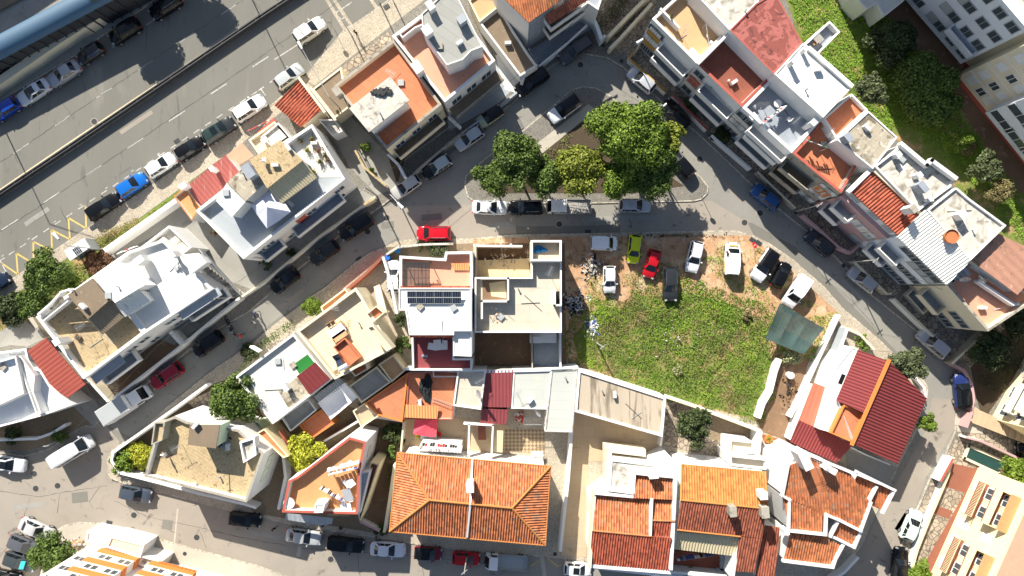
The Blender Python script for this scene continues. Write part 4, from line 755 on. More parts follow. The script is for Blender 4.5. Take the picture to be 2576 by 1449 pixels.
vol(h, '1027,938 1150,934 1138,1056 1019,1055', 3.3, 'wht', 'ter', .2, .15, cap='redtrim'); vol(h, '1151,932 1223,930 1210,1031 1139,1021', 4.6, 'wht', 'concnew', .25, .2); ribs(h, '1222,932,3.9 1291,931,3.9 1284,1025,3.6 1214,1024,3.6', 'maroon', .42, .02, metal=True); ribs(h, '1212,1028,3.6 1280,1031,3.6 1273,1068,3.3 1208,1065,3.3', 'maroon', .42, .02, metal=True)
vw(h, '1222,932,3.8 1291,931,3.8 1273,1068,3.3 1208,1065,3.3', 'wht', 0, .1); ribs(h, '1020,1018,3.75 1103,1023,3.75 1100,1054,3.5 1017,1050,3.5', 'cororg', .34, .04, d=(0, 1)); dish(h, 1205,992, 5.6, .6, 250); antenna(h, 1205,960, 5.4, 1.2)
h = house('low grey-green flat-roofed building with small caged yard, north of the checkered patio', 'annexe', '1370,1000', name='annexe')
vol(h, '1292,931 1387,930 1380,1030 1286,1028', 3.8, 'wht', 'greengrey', .12, .15); vol(h, '1387,930 1453,928 1440,1088 1370,1086 1376,1031', 3.9, 'wht', 'greengrey', .12, .15, cap='conclt'); dish(h, 1354,1040, 4.4, .5, 240); antenna(h, 1300,990, 5, 1.4)
b = MB(); c = W(1345, 1050, 2.8)
for i in range(8): b.cyl((c.x - 1.3 + i * .37, c.y - .9, 2.8), (c.x - 1.3 + i * .37, c.y + .9, 2.8), .02, n=5)
for i in range(3): b.cyl((c.x - 1.3, c.y - .9 + i * .9, 2.8), (c.x + 1.3, c.y - .9 + i * .9, 2.8), .03, n=5)
b.build('cage_roof', 'steel', h)
h = house('trapezoid warehouse with stained fibre-cement roof edged in white, below the weedy lot', 'warehouse', '1560,1010', name='warehouse')
vol(h, '1455,929 1676,1000 1667,1099 1446,1036', 4.2, 'wht', 'warehouse', .22, .28)
h = house('large house with orange hipped tile roof split by a white party wall', 'house', '1185,1250')
E = ['1000,1139', '1385,1173', '1372,1372', '980,1337']; ev = ',6.4 '; r1, r2 = '1080,1258,8.2', '1288,1278,8.2'
vw(h, ev.join(E) + ',6.4', 'wht', 0, .6, .25)
ribs(h, '1000,1139,6.4 1385,1173,6.4 1288,1278,8.2 1080,1258,8.2', 'tile', .30, .075, d=(6, -100)); ribs(h, '980,1337,6.4 1372,1372,6.4 1288,1278,8.2 1080,1258,8.2', 'tile', .30, .075, d=(-8, 100))
ribs(h, '1000,1139,6.4 1080,1258,8.2 980,1337,6.4', 'tile', .30, .075, d=(-100, -9)); ribs(h, '1385,1173,6.4 1372,1372,6.4 1288,1278,8.2', 'tile', .30, .075, d=(100, 9))
for s in ('1000,1139,6.45 1080,1258,8.25', '980,1337,6.45 1080,1258,8.25', '1385,1173,6.45 1288,1278,8.25', '1372,1372,6.45 1288,1278,8.25', '1080,1258,8.25 1288,1278,8.25'): capline(h, s, 'tileyel', .13)
capline(h, '1000,1139,6.4 1385,1173,6.4 1372,1372,6.4 980,1337,6.4 1000,1139,6.4', 'tileyel', .09, 'eaves'); coping(h, '1188,1160,6.75 1183,1268,8.5', 'wht', .22, .4, 'party_wall'); coping(h, '1183,1268,8.5 1175,1350,6.7', 'wht', .22, .4, 'party_wall')
chimney(h, 1182,1228, 9.6, .75, 1.0, 5, 'wht', 7.6); vol(h, '1060,1112 1160,1118 1160,1140 1050,1134', 3.4, 'wht', 'wht', .3, .12); steps(h, '1202,1112 1222,1112 1222,1068 1204,1068', 10, .3, 3.2, 'brick_red'); coping(h, '1180,1068,3.6 1178,1140,3.6', 'wht', .2, 1.2, 'stair_wall'); coping(h, '1168,1066,3.6 1240,1070,3.6 1236,1150,3.6', 'wht', .2, 1.2, 'stair_wall'); ribs(h, '1240,1082,3.0 1266,1084,3.0 1264,1138,2.8 1238,1136,2.8', 'corb', .3, .02)
h = house('wedge-shaped white house with cluttered orange terrace and pale blue awning', 'house', '830,1210')
v = vol(h, '725,1209 747,1199 879,1099 921,1111 905,1190 902,1262 899,1294 709,1289', 7.8, 'wht', 'ter2', .95, .28, cap='redtrim'); vol(h, '906,1190 930,1186 903,1296 898,1294 902,1240', 6.6, 'wht', 'bluegrey', .12, .1)
ribs(h, '719,1292,3.6 837,1303,3.6 835,1318,3.3 808,1322,3.3 718,1307,3.3', 'bluegrey', .6, .01, d=(0, 1), metal=True); vol(h, '792,1268 818,1268 812,1290 790,1290', 9, 'wht', 'whtroof', .1, .15, 6)
steps(h, '834,1300 884,1300 884,1284 834,1282', 8, 2.5, 6.0, 'sand'); F = frame(v, fedge(v, '921,1111 905,1190')); wins(h, F, 4, 1.2, 1.0, (.5,), 'shutter', 'crm'); vol(h, '932,1162 954,1168 905,1312 900,1290', 5.2, 'yel', 'terdark', .4, .15)
h = house('corner house with speckled sandy roof terrace and brown rooftop room by the junction', 'house', '490,1160')
v = vol(h, '362,1199 400,1062 440,1046 470,1060 600,1080 664,1140 620,1264', 7.6, 'wht', 'sand', .7, .3, cap='rough')
vol(h, '477,1069 553,1069 543,1128 472,1119', 10, 'grn', 'brownroof', 0, .12, 6.8); vol(h, '388,1062 415,1062 408,1108 380,1120', 8.4, 'rough', 'sand', .4, .15, 6.6); vol(h, '602,1112 640,1100 645,1145 612,1165', 7.9, 'wht', 'conclt', .4, .2, 6.6); F = frame(v, fedge(v, '362,1199 620,1264')); wins(h, F, 3.6, 1.2, 1.2, (.15, .4, .7)); fpanel(h, F, 1.5, 7.5, 5.0, 5.1, 'darksteel', .6, 'awning')
F = frame(v, fedge(v, '664,1140 620,1264')); wins(h, F, 3.4, 1.6, 1.3, (.3, .6), 'shutter', 'grn')
h = house('yellow and pale green low wing with tiled stub roof behind the sandy corner house', 'annexe', '665,1090', name='annexe')
vol(h, '610,1060 650,1062 668,1090 622,1084', 3.2, 'grn', 'tealwall', .3, .12); vol(h, '645,1090 665,1078 726,1148 712,1152', 5.0, 'yel', 'ter', .3, .15); ribs(h, '700,1085,3.8 712,1080,3.8 735,1120,3.3 726,1130,3.3', 'tiledark', .27, .04)
# lower right tiled houses
h = house('white house stepped with four orange tile roof planes beside the long paved drive', 'house', '1590,1290')
o = gvol(h, '1474,1225 1540,1180 1660,1120 1685,1180 1690,1200 1655,1400 1480,1380', 6.2, 'wht', 'whtroof')
vol(h, '1538,1157 1648,1170 1642,1196 1596,1192 1590,1238 1533,1232', 7.1, 'wht', 'conclt', .15, .15, 3, cap='wht')
coping(h, '1533,1232,7.6 1593,1240,7.6 1596,1190,7.8 1698,1200,7.8', 'wht', .35, 1.4, 'parapet'); coping(h, '1498,1241,7.6 1593,1250,7.6', 'wht', .3, 1.4, 'parapet'); coping(h, '1640,1258,7.9 1636,1346,7.9', 'wht', .3, 1.3, 'parapet')
coping(h, '1496,1240,7.4 1484,1425,7.0', 'crm', .35, 1.6, 'parapet'); coping(h, '1700,1200,8 1688,1430,7.2', 'wht', .4, 2.4, 'parapet'); coping(h, '1484,1424,6.6 1684,1440,6.6', 'wht', .4, 1, 'parapet')
for s, m_ in (('1595,1193,7.2 1694,1203,7.2 1692,1257,7.7 1593,1253,7.7', 'tile'), ('1498,1243,6.9 1638,1257,6.9 1634,1348,7.8 1492,1334,7.8', 'tile'), ('1642,1257,7.0 1698,1259,7.0 1696,1310,7.6 1639,1308,7.6', 'tile'), ('1639,1309,7.6 1696,1311,7.6 1693,1354,7.0 1637,1351,7.0', 'tilered'), ('1490,1336,7.8 1690,1354,7.8 1682,1436,6.6 1484,1418,6.6', 'tilered')): ribs(h, s, m_, .30, .075, d=(-6, 100))
capline(h, '1492,1335,7.85 1638,1349,7.85', 'tile'); capline(h, '1639,1309,7.65 1697,1311,7.65', 'tile'); chimney(h, 1645,1196, 9, 1.0, .7, 5, 'wht', 7); vw(h, '1490,1336,7.8 1690,1354,7.8 1682,1436,6.6 1484,1418,6.6', 'wht', 0, .2)
for i, (z_, a) in enumerate(((1.0, 0), (2.0, 6), (3.0, 12))): coping(h, '%d,%d,%g %d,%d,%g %d,%d,%g' % (1525 + a, 1236, z_ + 2.4, 1524 + a, 1124 + a, z_ + 2.2, 1622, 1134 + a, z_ + 2.2), 'crm', .25, 2.2, 'stair_wall')
h = house('house with golden ribbed tile roof, sheet-metal lean-to and dark sunken courtyard', 'house', '1820,1280')
vw(h, '1715,1168,6.6 1928,1187,6.6 1930,1280,7.9 1713,1258,7.9', 'wht', 0, .15); ribs(h, '1715,1168,6.7 1928,1187,6.7 1930,1280,8.0 1713,1258,8.0', 'tileyel', .30, .075, d=(-6, 100))
ribs(h, '1713,1259,8.0 1930,1281,8.0 1917,1354,6.9 1703,1333,6.9', 'tiledark', .30, .075, d=(-8, 100)); ribs(h, '1861,1350,6.9 1917,1355,6.9 1899,1440,5.8 1848,1437,5.8', 'tiledark', .30, .075, d=(-8, 100)); vw(h, '1713,1259,7.9 1930,1281,7.9 1917,1354,6.9 1703,1333,6.9', 'wht', 0, .15); vw(h, '1861,1352,6.9 1917,1355,6.9 1899,1440,5.8 1848,1437,5.8', 'wht', 0, .15)
ribs(h, '1701,1338,6.2 1860,1352,6.2 1850,1399,5.3 1690,1381,5.3', 'corb', .34, .05, d=(-8, 100)); capline(h, '1713,1258,8.05 1930,1280,8.05', 'tileyel'); capline(h, '1703,1333,7.0 1862,1350,7.0', 'tileyel', .1, 'eaves'); capline(h, '1715,1167,6.8 1713,1258,8.1', 'ochre', .12, 'eaves'); coping(h, '1686,1390,5 1688,1460,5', 'wht', .3, 5, 'wall'); coping(h, '1852,1400,6.2 1844,1455,5.8', 'wht', .3, 3, 'wall'); coping(h, '1688,1440,3 1850,1455,3', 'wht', .3, 3, 'wall')
chimney(h, 1845,1288, 9.2, .7, 1.1, 5, 'rough', 7.2); chimney(h, 1922,1248, 9.0, .8, .8, 5, 'wht', 7.5); chimney(h, 1926,1290, 9.0, .8, 1.2, 5, 'rough', 7.2); q = ccw([Vector((p.x, p.y, .9)) for p in P('1695,1385 1850,1400 1845,1455 1690,1455', .9)]); MB().prism(q, 0).build('courtyard_floor', 'terdark', h)
vol(h, '1838,1106 1895,1112 1898,1142 1836,1140', 4.0, 'wht', 'crm', .5, .15); vol(h, '1836,1146 1930,1156 1928,1182 1840,1172', 5.4, 'wht', 'concrete_lit', .8, .15)
F = (P('1715,1168', 0)[0] * 1, Vector((1, -.09, 0)).normalized(), Vector((.09, 1, 0)).normalized(), 9.5); f0 = P('1715,1168', 6.7)[0]; F = (Vector((f0.x, f0.y - .18, 0)), F[1], F[2], 9.5); wins(h, F, 3.6, 1.1, .9, (.15, .4), 'shutter'); wins(h, F, .9, 1.1, .9, (.15, .4), 'shutter')
h = house('narrow strip of dark maroon tile roof between the golden and the orange tiled houses', 'house', '1930,1390')
ribs(h, '1925,1322,6.0 1962,1328,6.0 1950,1455,5.0 1900,1455,5.0', 'tiledark', .30, .075, d=(-8, 100)); vw(h, '1925,1322,5.9 1962,1328,5.9 1950,1455,5 1900,1455,5', 'wht')
h = house('irregular white house with orange tile roofs at several levels on the street corner', 'house', '2080,1270')
for s, m_, d_ in (('1984,1172,9.6 2047,1149,9.8 2137,1187,9.8 2189,1264,8.8 2167,1332,8.2 2107,1304,8.2 2071,1293,8.3 1969,1247,8.8', 'tile', (18, 100)), ('1969,1247,8.8 2071,1293,8.3 2066,1344,7.9 1987,1336,7.9', 'tile', (10, 100)),
    ('2156,1196,8.5 2247,1234,8.3 2220,1285,7.5 2130,1240,7.7', 'tile', (18, 100)), ('2109,1312,7.9 2163,1339,7.9 2147,1373,7.2 2092,1347,7.2', 'tile', (18, 100)), ('1989,1342,7.8 2080,1350,7.6 2119,1374,7.2 2092,1424,6.6 1972,1412,6.6', 'tile', (-5, 100))):
    ribs(h, s, m_, .30, .075, d=d_); vw(h, s, 'wht', 0, .12, .18)
for s in ('1984,1172,10 1969,1247,9.2 1987,1258,9.1 1985,1336,8.4 2078,1346,8.4 2080,1296,8.7 2110,1308,8.5 2166,1336,8.5 2192,1266,9.1', '2128,1240,8.6 2158,1188,9.4 2252,1234,8.8 2222,1290,8.1', '2206,1226,8.7 2180,1275,8.5', '2090,1350,7.9 2112,1308,8.4 2168,1338,8.3 2150,1378,7.6 2090,1348,7.8', '1972,1412,7.1 2096,1428,7.1 2104,1405,7.2 2122,1374,7.7', '2137,1187,10 2047,1149,10.1'): coping(h, s, 'wht', .28, .45)
chimney(h, 2028,1160, 11.6, .9, 2.0, 25, 'wht', 9.2); chimney(h, 2091,1182, 11, .6, 1.3, 60, 'wht', 9.2); chimney(h, 1980,1340, 8.8, .5, .5, 5, 'wht', 7.2); antenna(h, 2062,1165, 11.6, 2.2, 100); antenna(h, 2082,1175, 11.4, 2.2, 40)
h = house('house with two red sheet roof slopes and orange ridge at the street bend', 'house', '2210,1030')
ribs(h, '2159,880,5.1 2236,909,6.4 2176,1040,6.4 2104,1008,5.1', 'redsheet', .38, .04, d=(-77, -29), metal=True); ribs(h, '2238,909,6.4 2332,1002,4.7 2259,1167,4.7 2147,1117,6.4 2178,1040,6.4', 'redsheet', .38, .04, d=(110, 45), metal=True)
vw(h, '2160,882,5 2236,910,6.2 2328,1003,4.7 2257,1162,4.7 2147,1115,6.2 2104,1006,5', 'wht', 0, .25); coping(h, '2237,908,6.65 2145,1117,6.65', 'orange', .38, .2, 'ridge_cap'); vol(h, '2124,1018 2174,1042 2146,1114 2090,1090', 5.4, 'orange', 'ter', .35, .15)
vol(h, '2144,872 2160,880 2105,1007 2122,1018 2090,1088 2062,1080 2088,975 2103,925', 4.7, 'wht', 'whtroof', .1, .15); ribs(h, '2047,962,3.5 2092,980,3.5 2062,1080,3.1 2010,1057,3.1', 'redsheet2', .6, .012, d=(-30, 100), metal=True); ribs(h, '2010,1057,3.1 2062,1080,3.1 2147,1118,3.1 2104,1165,2.7 1988,1112,2.7', 'redsheet', .38, .04, d=(-30, 70), metal=True); vw(h, '2047,962,3.4 2092,980,3.4 2062,1080,3.1 2147,1118,3 2104,1165,2.7 1988,1112,2.7', 'wht', 0, .2)
q = P('2118,940,4.63 2128,944,4.63 2118,968,4.63 2108,964,4.63'); MB().prism(ccw(q), 4.6).build('skylight', 'glass', h)
# balcony block, bottom left corner
h = house('white apartment block with orange-banded glazed balconies at the bottom left', 'apartment block', '330,1430')
f = P('170,1395 270,1340 360,1362 500,1400 610,1432 700,1470 690,1560 60,1560', 0); f = ccw(f); v = [Vector((p.x, p.y, 9)) for p in f]
def gv(s, hh, m, rm): q = ccw(P(s, 0)); q = [Vector((p.x, p.y, hh)) for p in q]; MB().prism(q, 0).build('wall', m, h); t = [Vector((p.x, p.y, hh + .02)) for p in inset(q, .2)]; MB().add(t, tris(t)).build('roof', rm, h); return q

# small fittings on the flat roofs: vents, pipes, cabinets, conduits
FIT = {}
for o in list(COL.objects):
    if o.type == 'MESH' and o.name.split('.')[0] == 'roof' and o.data.materials and o.data.materials[0].name in ('conc', 'conclt', 'whtroof', 'ltgrey', 'greyroof', 'greengrey', 'sand', 'brownroof', 'whtcool', 'ter', 'terdark', 'tan', 'slategrey', 'cream_t', 'terpink', 'bluegrey', 'concnew', 'warehouse'):
        pol = [p for p in o.data.polygons]; ar = sum(p.area for p in pol)
        if ar < 14: continue
        org = ORG[o.parent.name]
        for k in range(min(7, int(ar / 11))):
            p = rnd.choice(pol); vs = [o.data.vertices[i].co for i in p.vertices[:3]]; u, v_ = rnd.uniform(.2, .5), rnd.uniform(.2, .45); q = vs[0] * (1 - u - v_) + vs[1] * u + vs[2] * v_ + org; r_ = rnd.random(); a_ = rnd.choice((.6, -.75, .05)) + rnd.choice((0, 1.5708))
            if r_ < .3: MB().cyl((q.x, q.y, q.z), (q.x, q.y, q.z + .5), .07, n=8).cyl((q.x, q.y, q.z + .45), (q.x, q.y, q.z + .55), .12, n=8).build('vent_pipe', rnd.choice(('steel', 'shutter', 'slategrey')), o.parent)
            elif r_ < .5: MB().box((q.x, q.y, q.z + .3), (.75, .35, .6), a_).build('air_unit', 'shutter', o.parent)
            elif r_ < .62: MB().box((q.x, q.y, q.z + .12), (.7, .7, .24), a_).build('roof_hatch', rnd.choice(('shutgrey', 'rough')), o.parent)
            elif r_ < .72: antenna(o.parent, 1288 + q.x * 20 / (1 - (q.z + 1.8) / CH), 724.5 - q.y * 20 / (1 - (q.z + 1.8) / CH), q.z + 1.8, 1.8, rnd.uniform(0, 180))
            else:
                d_ = Vector((math.cos(a_), math.sin(a_), 0)) * rnd.uniform(.6, 1.4); MB().cyl((q.x - d_.x, q.y - d_.y, q.z + .05), (q.x + d_.x, q.y + d_.y, q.z + .05), .03, n=5).build('conduit', rnd.choice(('darksteel', 'shutgrey')), o.parent)
v = gv('236,1366 385,1402 640,1466 600,1700 60,1640 40,1500', 12.0, 'wht', 'conclt')
vol(h, '219,1336 276,1349 266,1378 214,1362', 3.0, 'wht', 'whtroof', .15, .2); vol(h, '278,1349 363,1371 352,1404 267,1377', 3.2, 'wht', 'cream_t', .15, .2, cap='wht'); vol(h, '356,1398 408,1412 395,1440 345,1420', 3.0, 'wht', 'concrete_lit', .5, .2); ribs(h, '400,1412,3.4 495,1436,3.4 490,1450,3.2 396,1424,3.2', 'orange', .5, .02)
A1, B1 = P('236,1366 640,1466'); d = (B1 - A1).normalized(); F = (A1, d, Vector((-d.y, d.x, 0)), (B1 - A1).length)
if F[2].y < 0: F = (F[0], F[1], -F[2], F[3])
for z in (3.6, 6.3, 9.0):
    wins(h, F, z + .3, 1.0, 1.1, (.05,), 'wglass', 'wht'); fpanel(h, F, 2.6, 7.4, z - .6, z + .35, 'orange', 1.25, 'balcony_band'); fpanel(h, F, 9.0, 14.5, z - .6, z + .35, 'orange', 1.25, 'balcony_band')
    for a, n_ in ((2.6, 6), (9.0, 7)):
        F2 = (F[0] + F[2] * 1.12, F[1], F[2], 1.0); fpanel(h, F, a + .05, a + n_ * .78, z + .36, z + 2.09, 'wht', 1.1, 'glazed_bay')
        for k in range(n_): win(h, F2, a + .45 + k * .78, z + .75, .6, 1.0, 'wglass' if (k + int(z)) % 3 else 'shutter', 'wht')
# ------------------------------------------------------------ garden and boundary walls
for lab, s, hh, t, m, c in [
 ('long straight white wall between the weedy verge and the paved yard', '262,630 442,504', 1.9, .55, 'wht', None),
 ('white wall along the street in front of the sand-roofed house', '284,1003 456,870 552,790 602,750', 1.7, .3, 'wht', 'wht'),
 ('brick-topped white wall along the street in front of the blue terrace house', '602,750 669,705 804,594 944,495', 1.3, .25, 'wht', 'crm'),
 ('white wall closing the rubble yard beside the box truck', '215,952 240,975 272,1010', 1.9, .35, 'crm', 'wht'),
 ('white dividing wall between the two front yards of the white houses', '427,835 458,868', 2.4, .4, 'wht', None),
 ('cream wall of the stair alley towards the cable junction', '893,378 915,420 970,467', 1.8, .25, 'crm', 'sand'),
 ('short cream wall end beside the cable junction', '915,514 940,500', 1.8, .3, 'crm', 'sand'),
 ('thin white wall between the alley and the dark garden', '975,388 1000,412 1018,446', 2.6, .3, 'wht', None),
 ('dark stone wall along the street in front of the weathered terrace house', '1022,455 1054,425 1140,352 1180,322', 1.2, .3, 'rough', None),
 ('white garden wall beside the pale blue shaded yard', '1128,292 1158,320', 1.9, .3, 'wht', None),
 ('blue-grey wall along the street below the terracotta terraces', '1180,322 1262,262 1300,232', 1.2, .25, 'bluegrey', None),
 ('white wall right of the narrow sloping yard at the street bend', '1232,70 1318,192 1312,205', 2.6, .35, 'wht', None),
 ('white wall beside the dead-end yard of the tall apartment house', '1356,166 1430,106 1478,62', 1.5, .25, 'wht', None),
 ('curved bluish wall at the corner of the paved drive in the dead end', '1478,20 1500,60 1515,100 1522,88', 2.2, .4, 'whtcool', None),
 ('long beige retaining wall beside the dark hedge', '1530,92 1580,40 1640,-20', 2.0, .4, 'crm', 'crm'),
 ('beige wall between the drive and the stone yard', '1534,122 1560,96 1640,8', 1.8, .35, 'crm', 'crm'),
 ('yellow capped front wall beside the silver hatchback', '1582,148 1676,232', 1.3, .3, 'wht', 'ochre'),
 ('yellow capped side wall of the corner house yard', '1582,146 1612,112', 1.3, .25, 'wht', 'ochre'),
 ('pink capped front wall beside the black car on the curved street', '1692,240 1780,326', 1.3, .3, 'wht', 'redtrim'),
 ('white front wall behind the parked cars below the grey terrace', '1790,340 1890,425', 1.3, .25, 'wht', None),
 ('long low grey front wall beside the bright blue hatchback', '1905,432 2002,524', 1.2, .25, 'conc', 'crm'),
 ('pink front wall of the pink-fronted house', '2020,540 2110,622 2140,636 2165,616', 1.3, .3, 'pnk', 'pnk'),
 ('beige front wall right of the dark blue hatchback', '2150,660 2232,740 2244,738', 1.3, .3, 'conc', 'crm'),
 ('white front wall beside the silver hatchback on the long street', '2250,752 2350,848', 1.3, .3, 'wht', 'crm'),
 ('yellowish wall running up from the street corner at the end of the terrace', '2395,915 2520,800 2600,722', 1.6, .3, 'rough', 'crm'),
 ('curved pinkish wall hugging the blue estate car', '2392,914 2425,932 2444,965 2450,1000 2444,1040', 1.0, .35, 'pnk', 'pnk'),
 ('pinkish wall stub at the foot of the yellow steps', '2432,1076 2445,1040', 1.6, .3, 'pnk', 'pnk'),
 ('white curved wall edging the yard at the far left bottom', '-60,1110 30,1106 90,1104 130,1090 165,1068', 1.2, .3, 'wht', None),
 ('sweeping white wall round the sandy corner house garden', '300,1190 280,1160 284,1138 340,1098 430,1034 520,968', 1.7, .3, 'wht', None),
 ('white wall with slots facing the lower street beneath the sandy corner house', '302,1190 400,1215 500,1242 612,1268 644,1278', 1.9, .3, 'wht', 'wht'),
 ('white wall between the cluttered alley and the wedge-shaped house', '712,1148 718,1200 700,1282', 1.9, .35, 'wht', None),
 ('white low wall in front of the wedge-shaped house corner', '906,1312 955,1336', 1.3, .3, 'wht', 'pnk'),
 ('curved beige wall left of the large hipped-roof house', '992,1170 982,1240 966,1340', 2.0, .3, 'crm', 'crm'),
 ('tall white wall between the hipped-roof house and the long drive', '1442,1040 1430,1200 1410,1388', 2.6, .35, 'wht', 'wht'),
 ('orange-topped white wall between the weedy lot and the back gardens', '1680,1000 1745,1022 1915,1086', 2.2, .3, 'wht', 'crm'),
 ('white wall closing the back gardens by the red-tiled yard', '1912,1084 1905,1150', 2.4, .6, 'wht', None),
 ('thin wall between the stone-paved plot and the drive', '1666,1098 1662,1122', 2.0, .2, 'wht', None),
 ('ragged whitewashed wall along the right edge of the weedy lot', '1962,903 1950,935 1938,985 1920,1015 1908,1052', 1.3, .6, 'wht', 'wht'),
 ('tall bare white wall from the street down to the earth plot', '2112,792 2075,870 2045,935 2010,1010 1988,1050', 1.3, .35, 'wht', 'wht'),
 ('blue washed wall left of the red-roofed house', '2132,826 2118,865 2098,915 2085,945', 2.2, .4, 'bluegrey', 'whtcool'),
 ('low white wall along the cobbled pavement above the red-roofed house', '2120,822 2165,842 2200,880', 1.0, .25, 'wht', 'crm'),
 ('white curved wall along the bend beside the red sheet roof', '2300,945 2325,975 2330,1000', 1.0, .25, 'wht', None),
 ('thin white rail wall below the red-roofed house', '2140,1125 2180,1145 2240,1170', 1.8, .15, 'whtcool', None),
 ('white curved wall below the orange-tiled corner house', '2160,1402 2125,1440 2080,1470', 1.3, .35, 'wht', 'wht'),
 ('white wall with yellow piers in front of the yellow apartment house', '2398,1150 2384,1199 2352,1275 2340,1302 2307,1385 2296,1425 2312,1465', 1.1, .35, 'wht', 'yel'),
 ('brick wall round the small red yard of the yellow apartment house', '2398,1154 2366,1212', 1.8, .3, 'wht', 'redtrim'),
 ('white wall above the green pool', '2430,1100 2470,1110 2600,1170', 1.5, .25, 'wht', 'pnk'),
 ('brick wall along the cobbled yard of the cream terrace house', '855,742 920,688 964,644', 1.6, .35, 'redtrim', 'brick_red'),
 ('orange capped wall beside the parked white car in the yard', '963,646 980,700 996,780 1002,800', 1.9, .3, 'wht', 'whtcool'),
 ('white front wall with plants above the solar-panel house', '972,640 1000,622 1060,615 1140,613', 1.3, .25, 'rough', 'conclt'),
 ('low wall bordering the back yards above the wedge-shaped house', '815,1110 900,1060 950,1050 1012,1060', 1.8, .25, 'wht', None),
 ('long white parapet wall behind the low roofs and the dark courtyard', '1020,928 1190,936 1410,930 1455,925', 3.9, .3, 'wht', 'whtcool'),
 ('cream wall left of the outdoor dining patio', '1015,1062 1008,1135', 2.0, .2, 'crm', 'crm'),
 ('concrete wall below the bus shelter shrubs', '30,806 64,780 110,850', 1.4, .35, 'crm', 'concrete_lit'),
]: gwall(lab, s, hh, t, m, c)
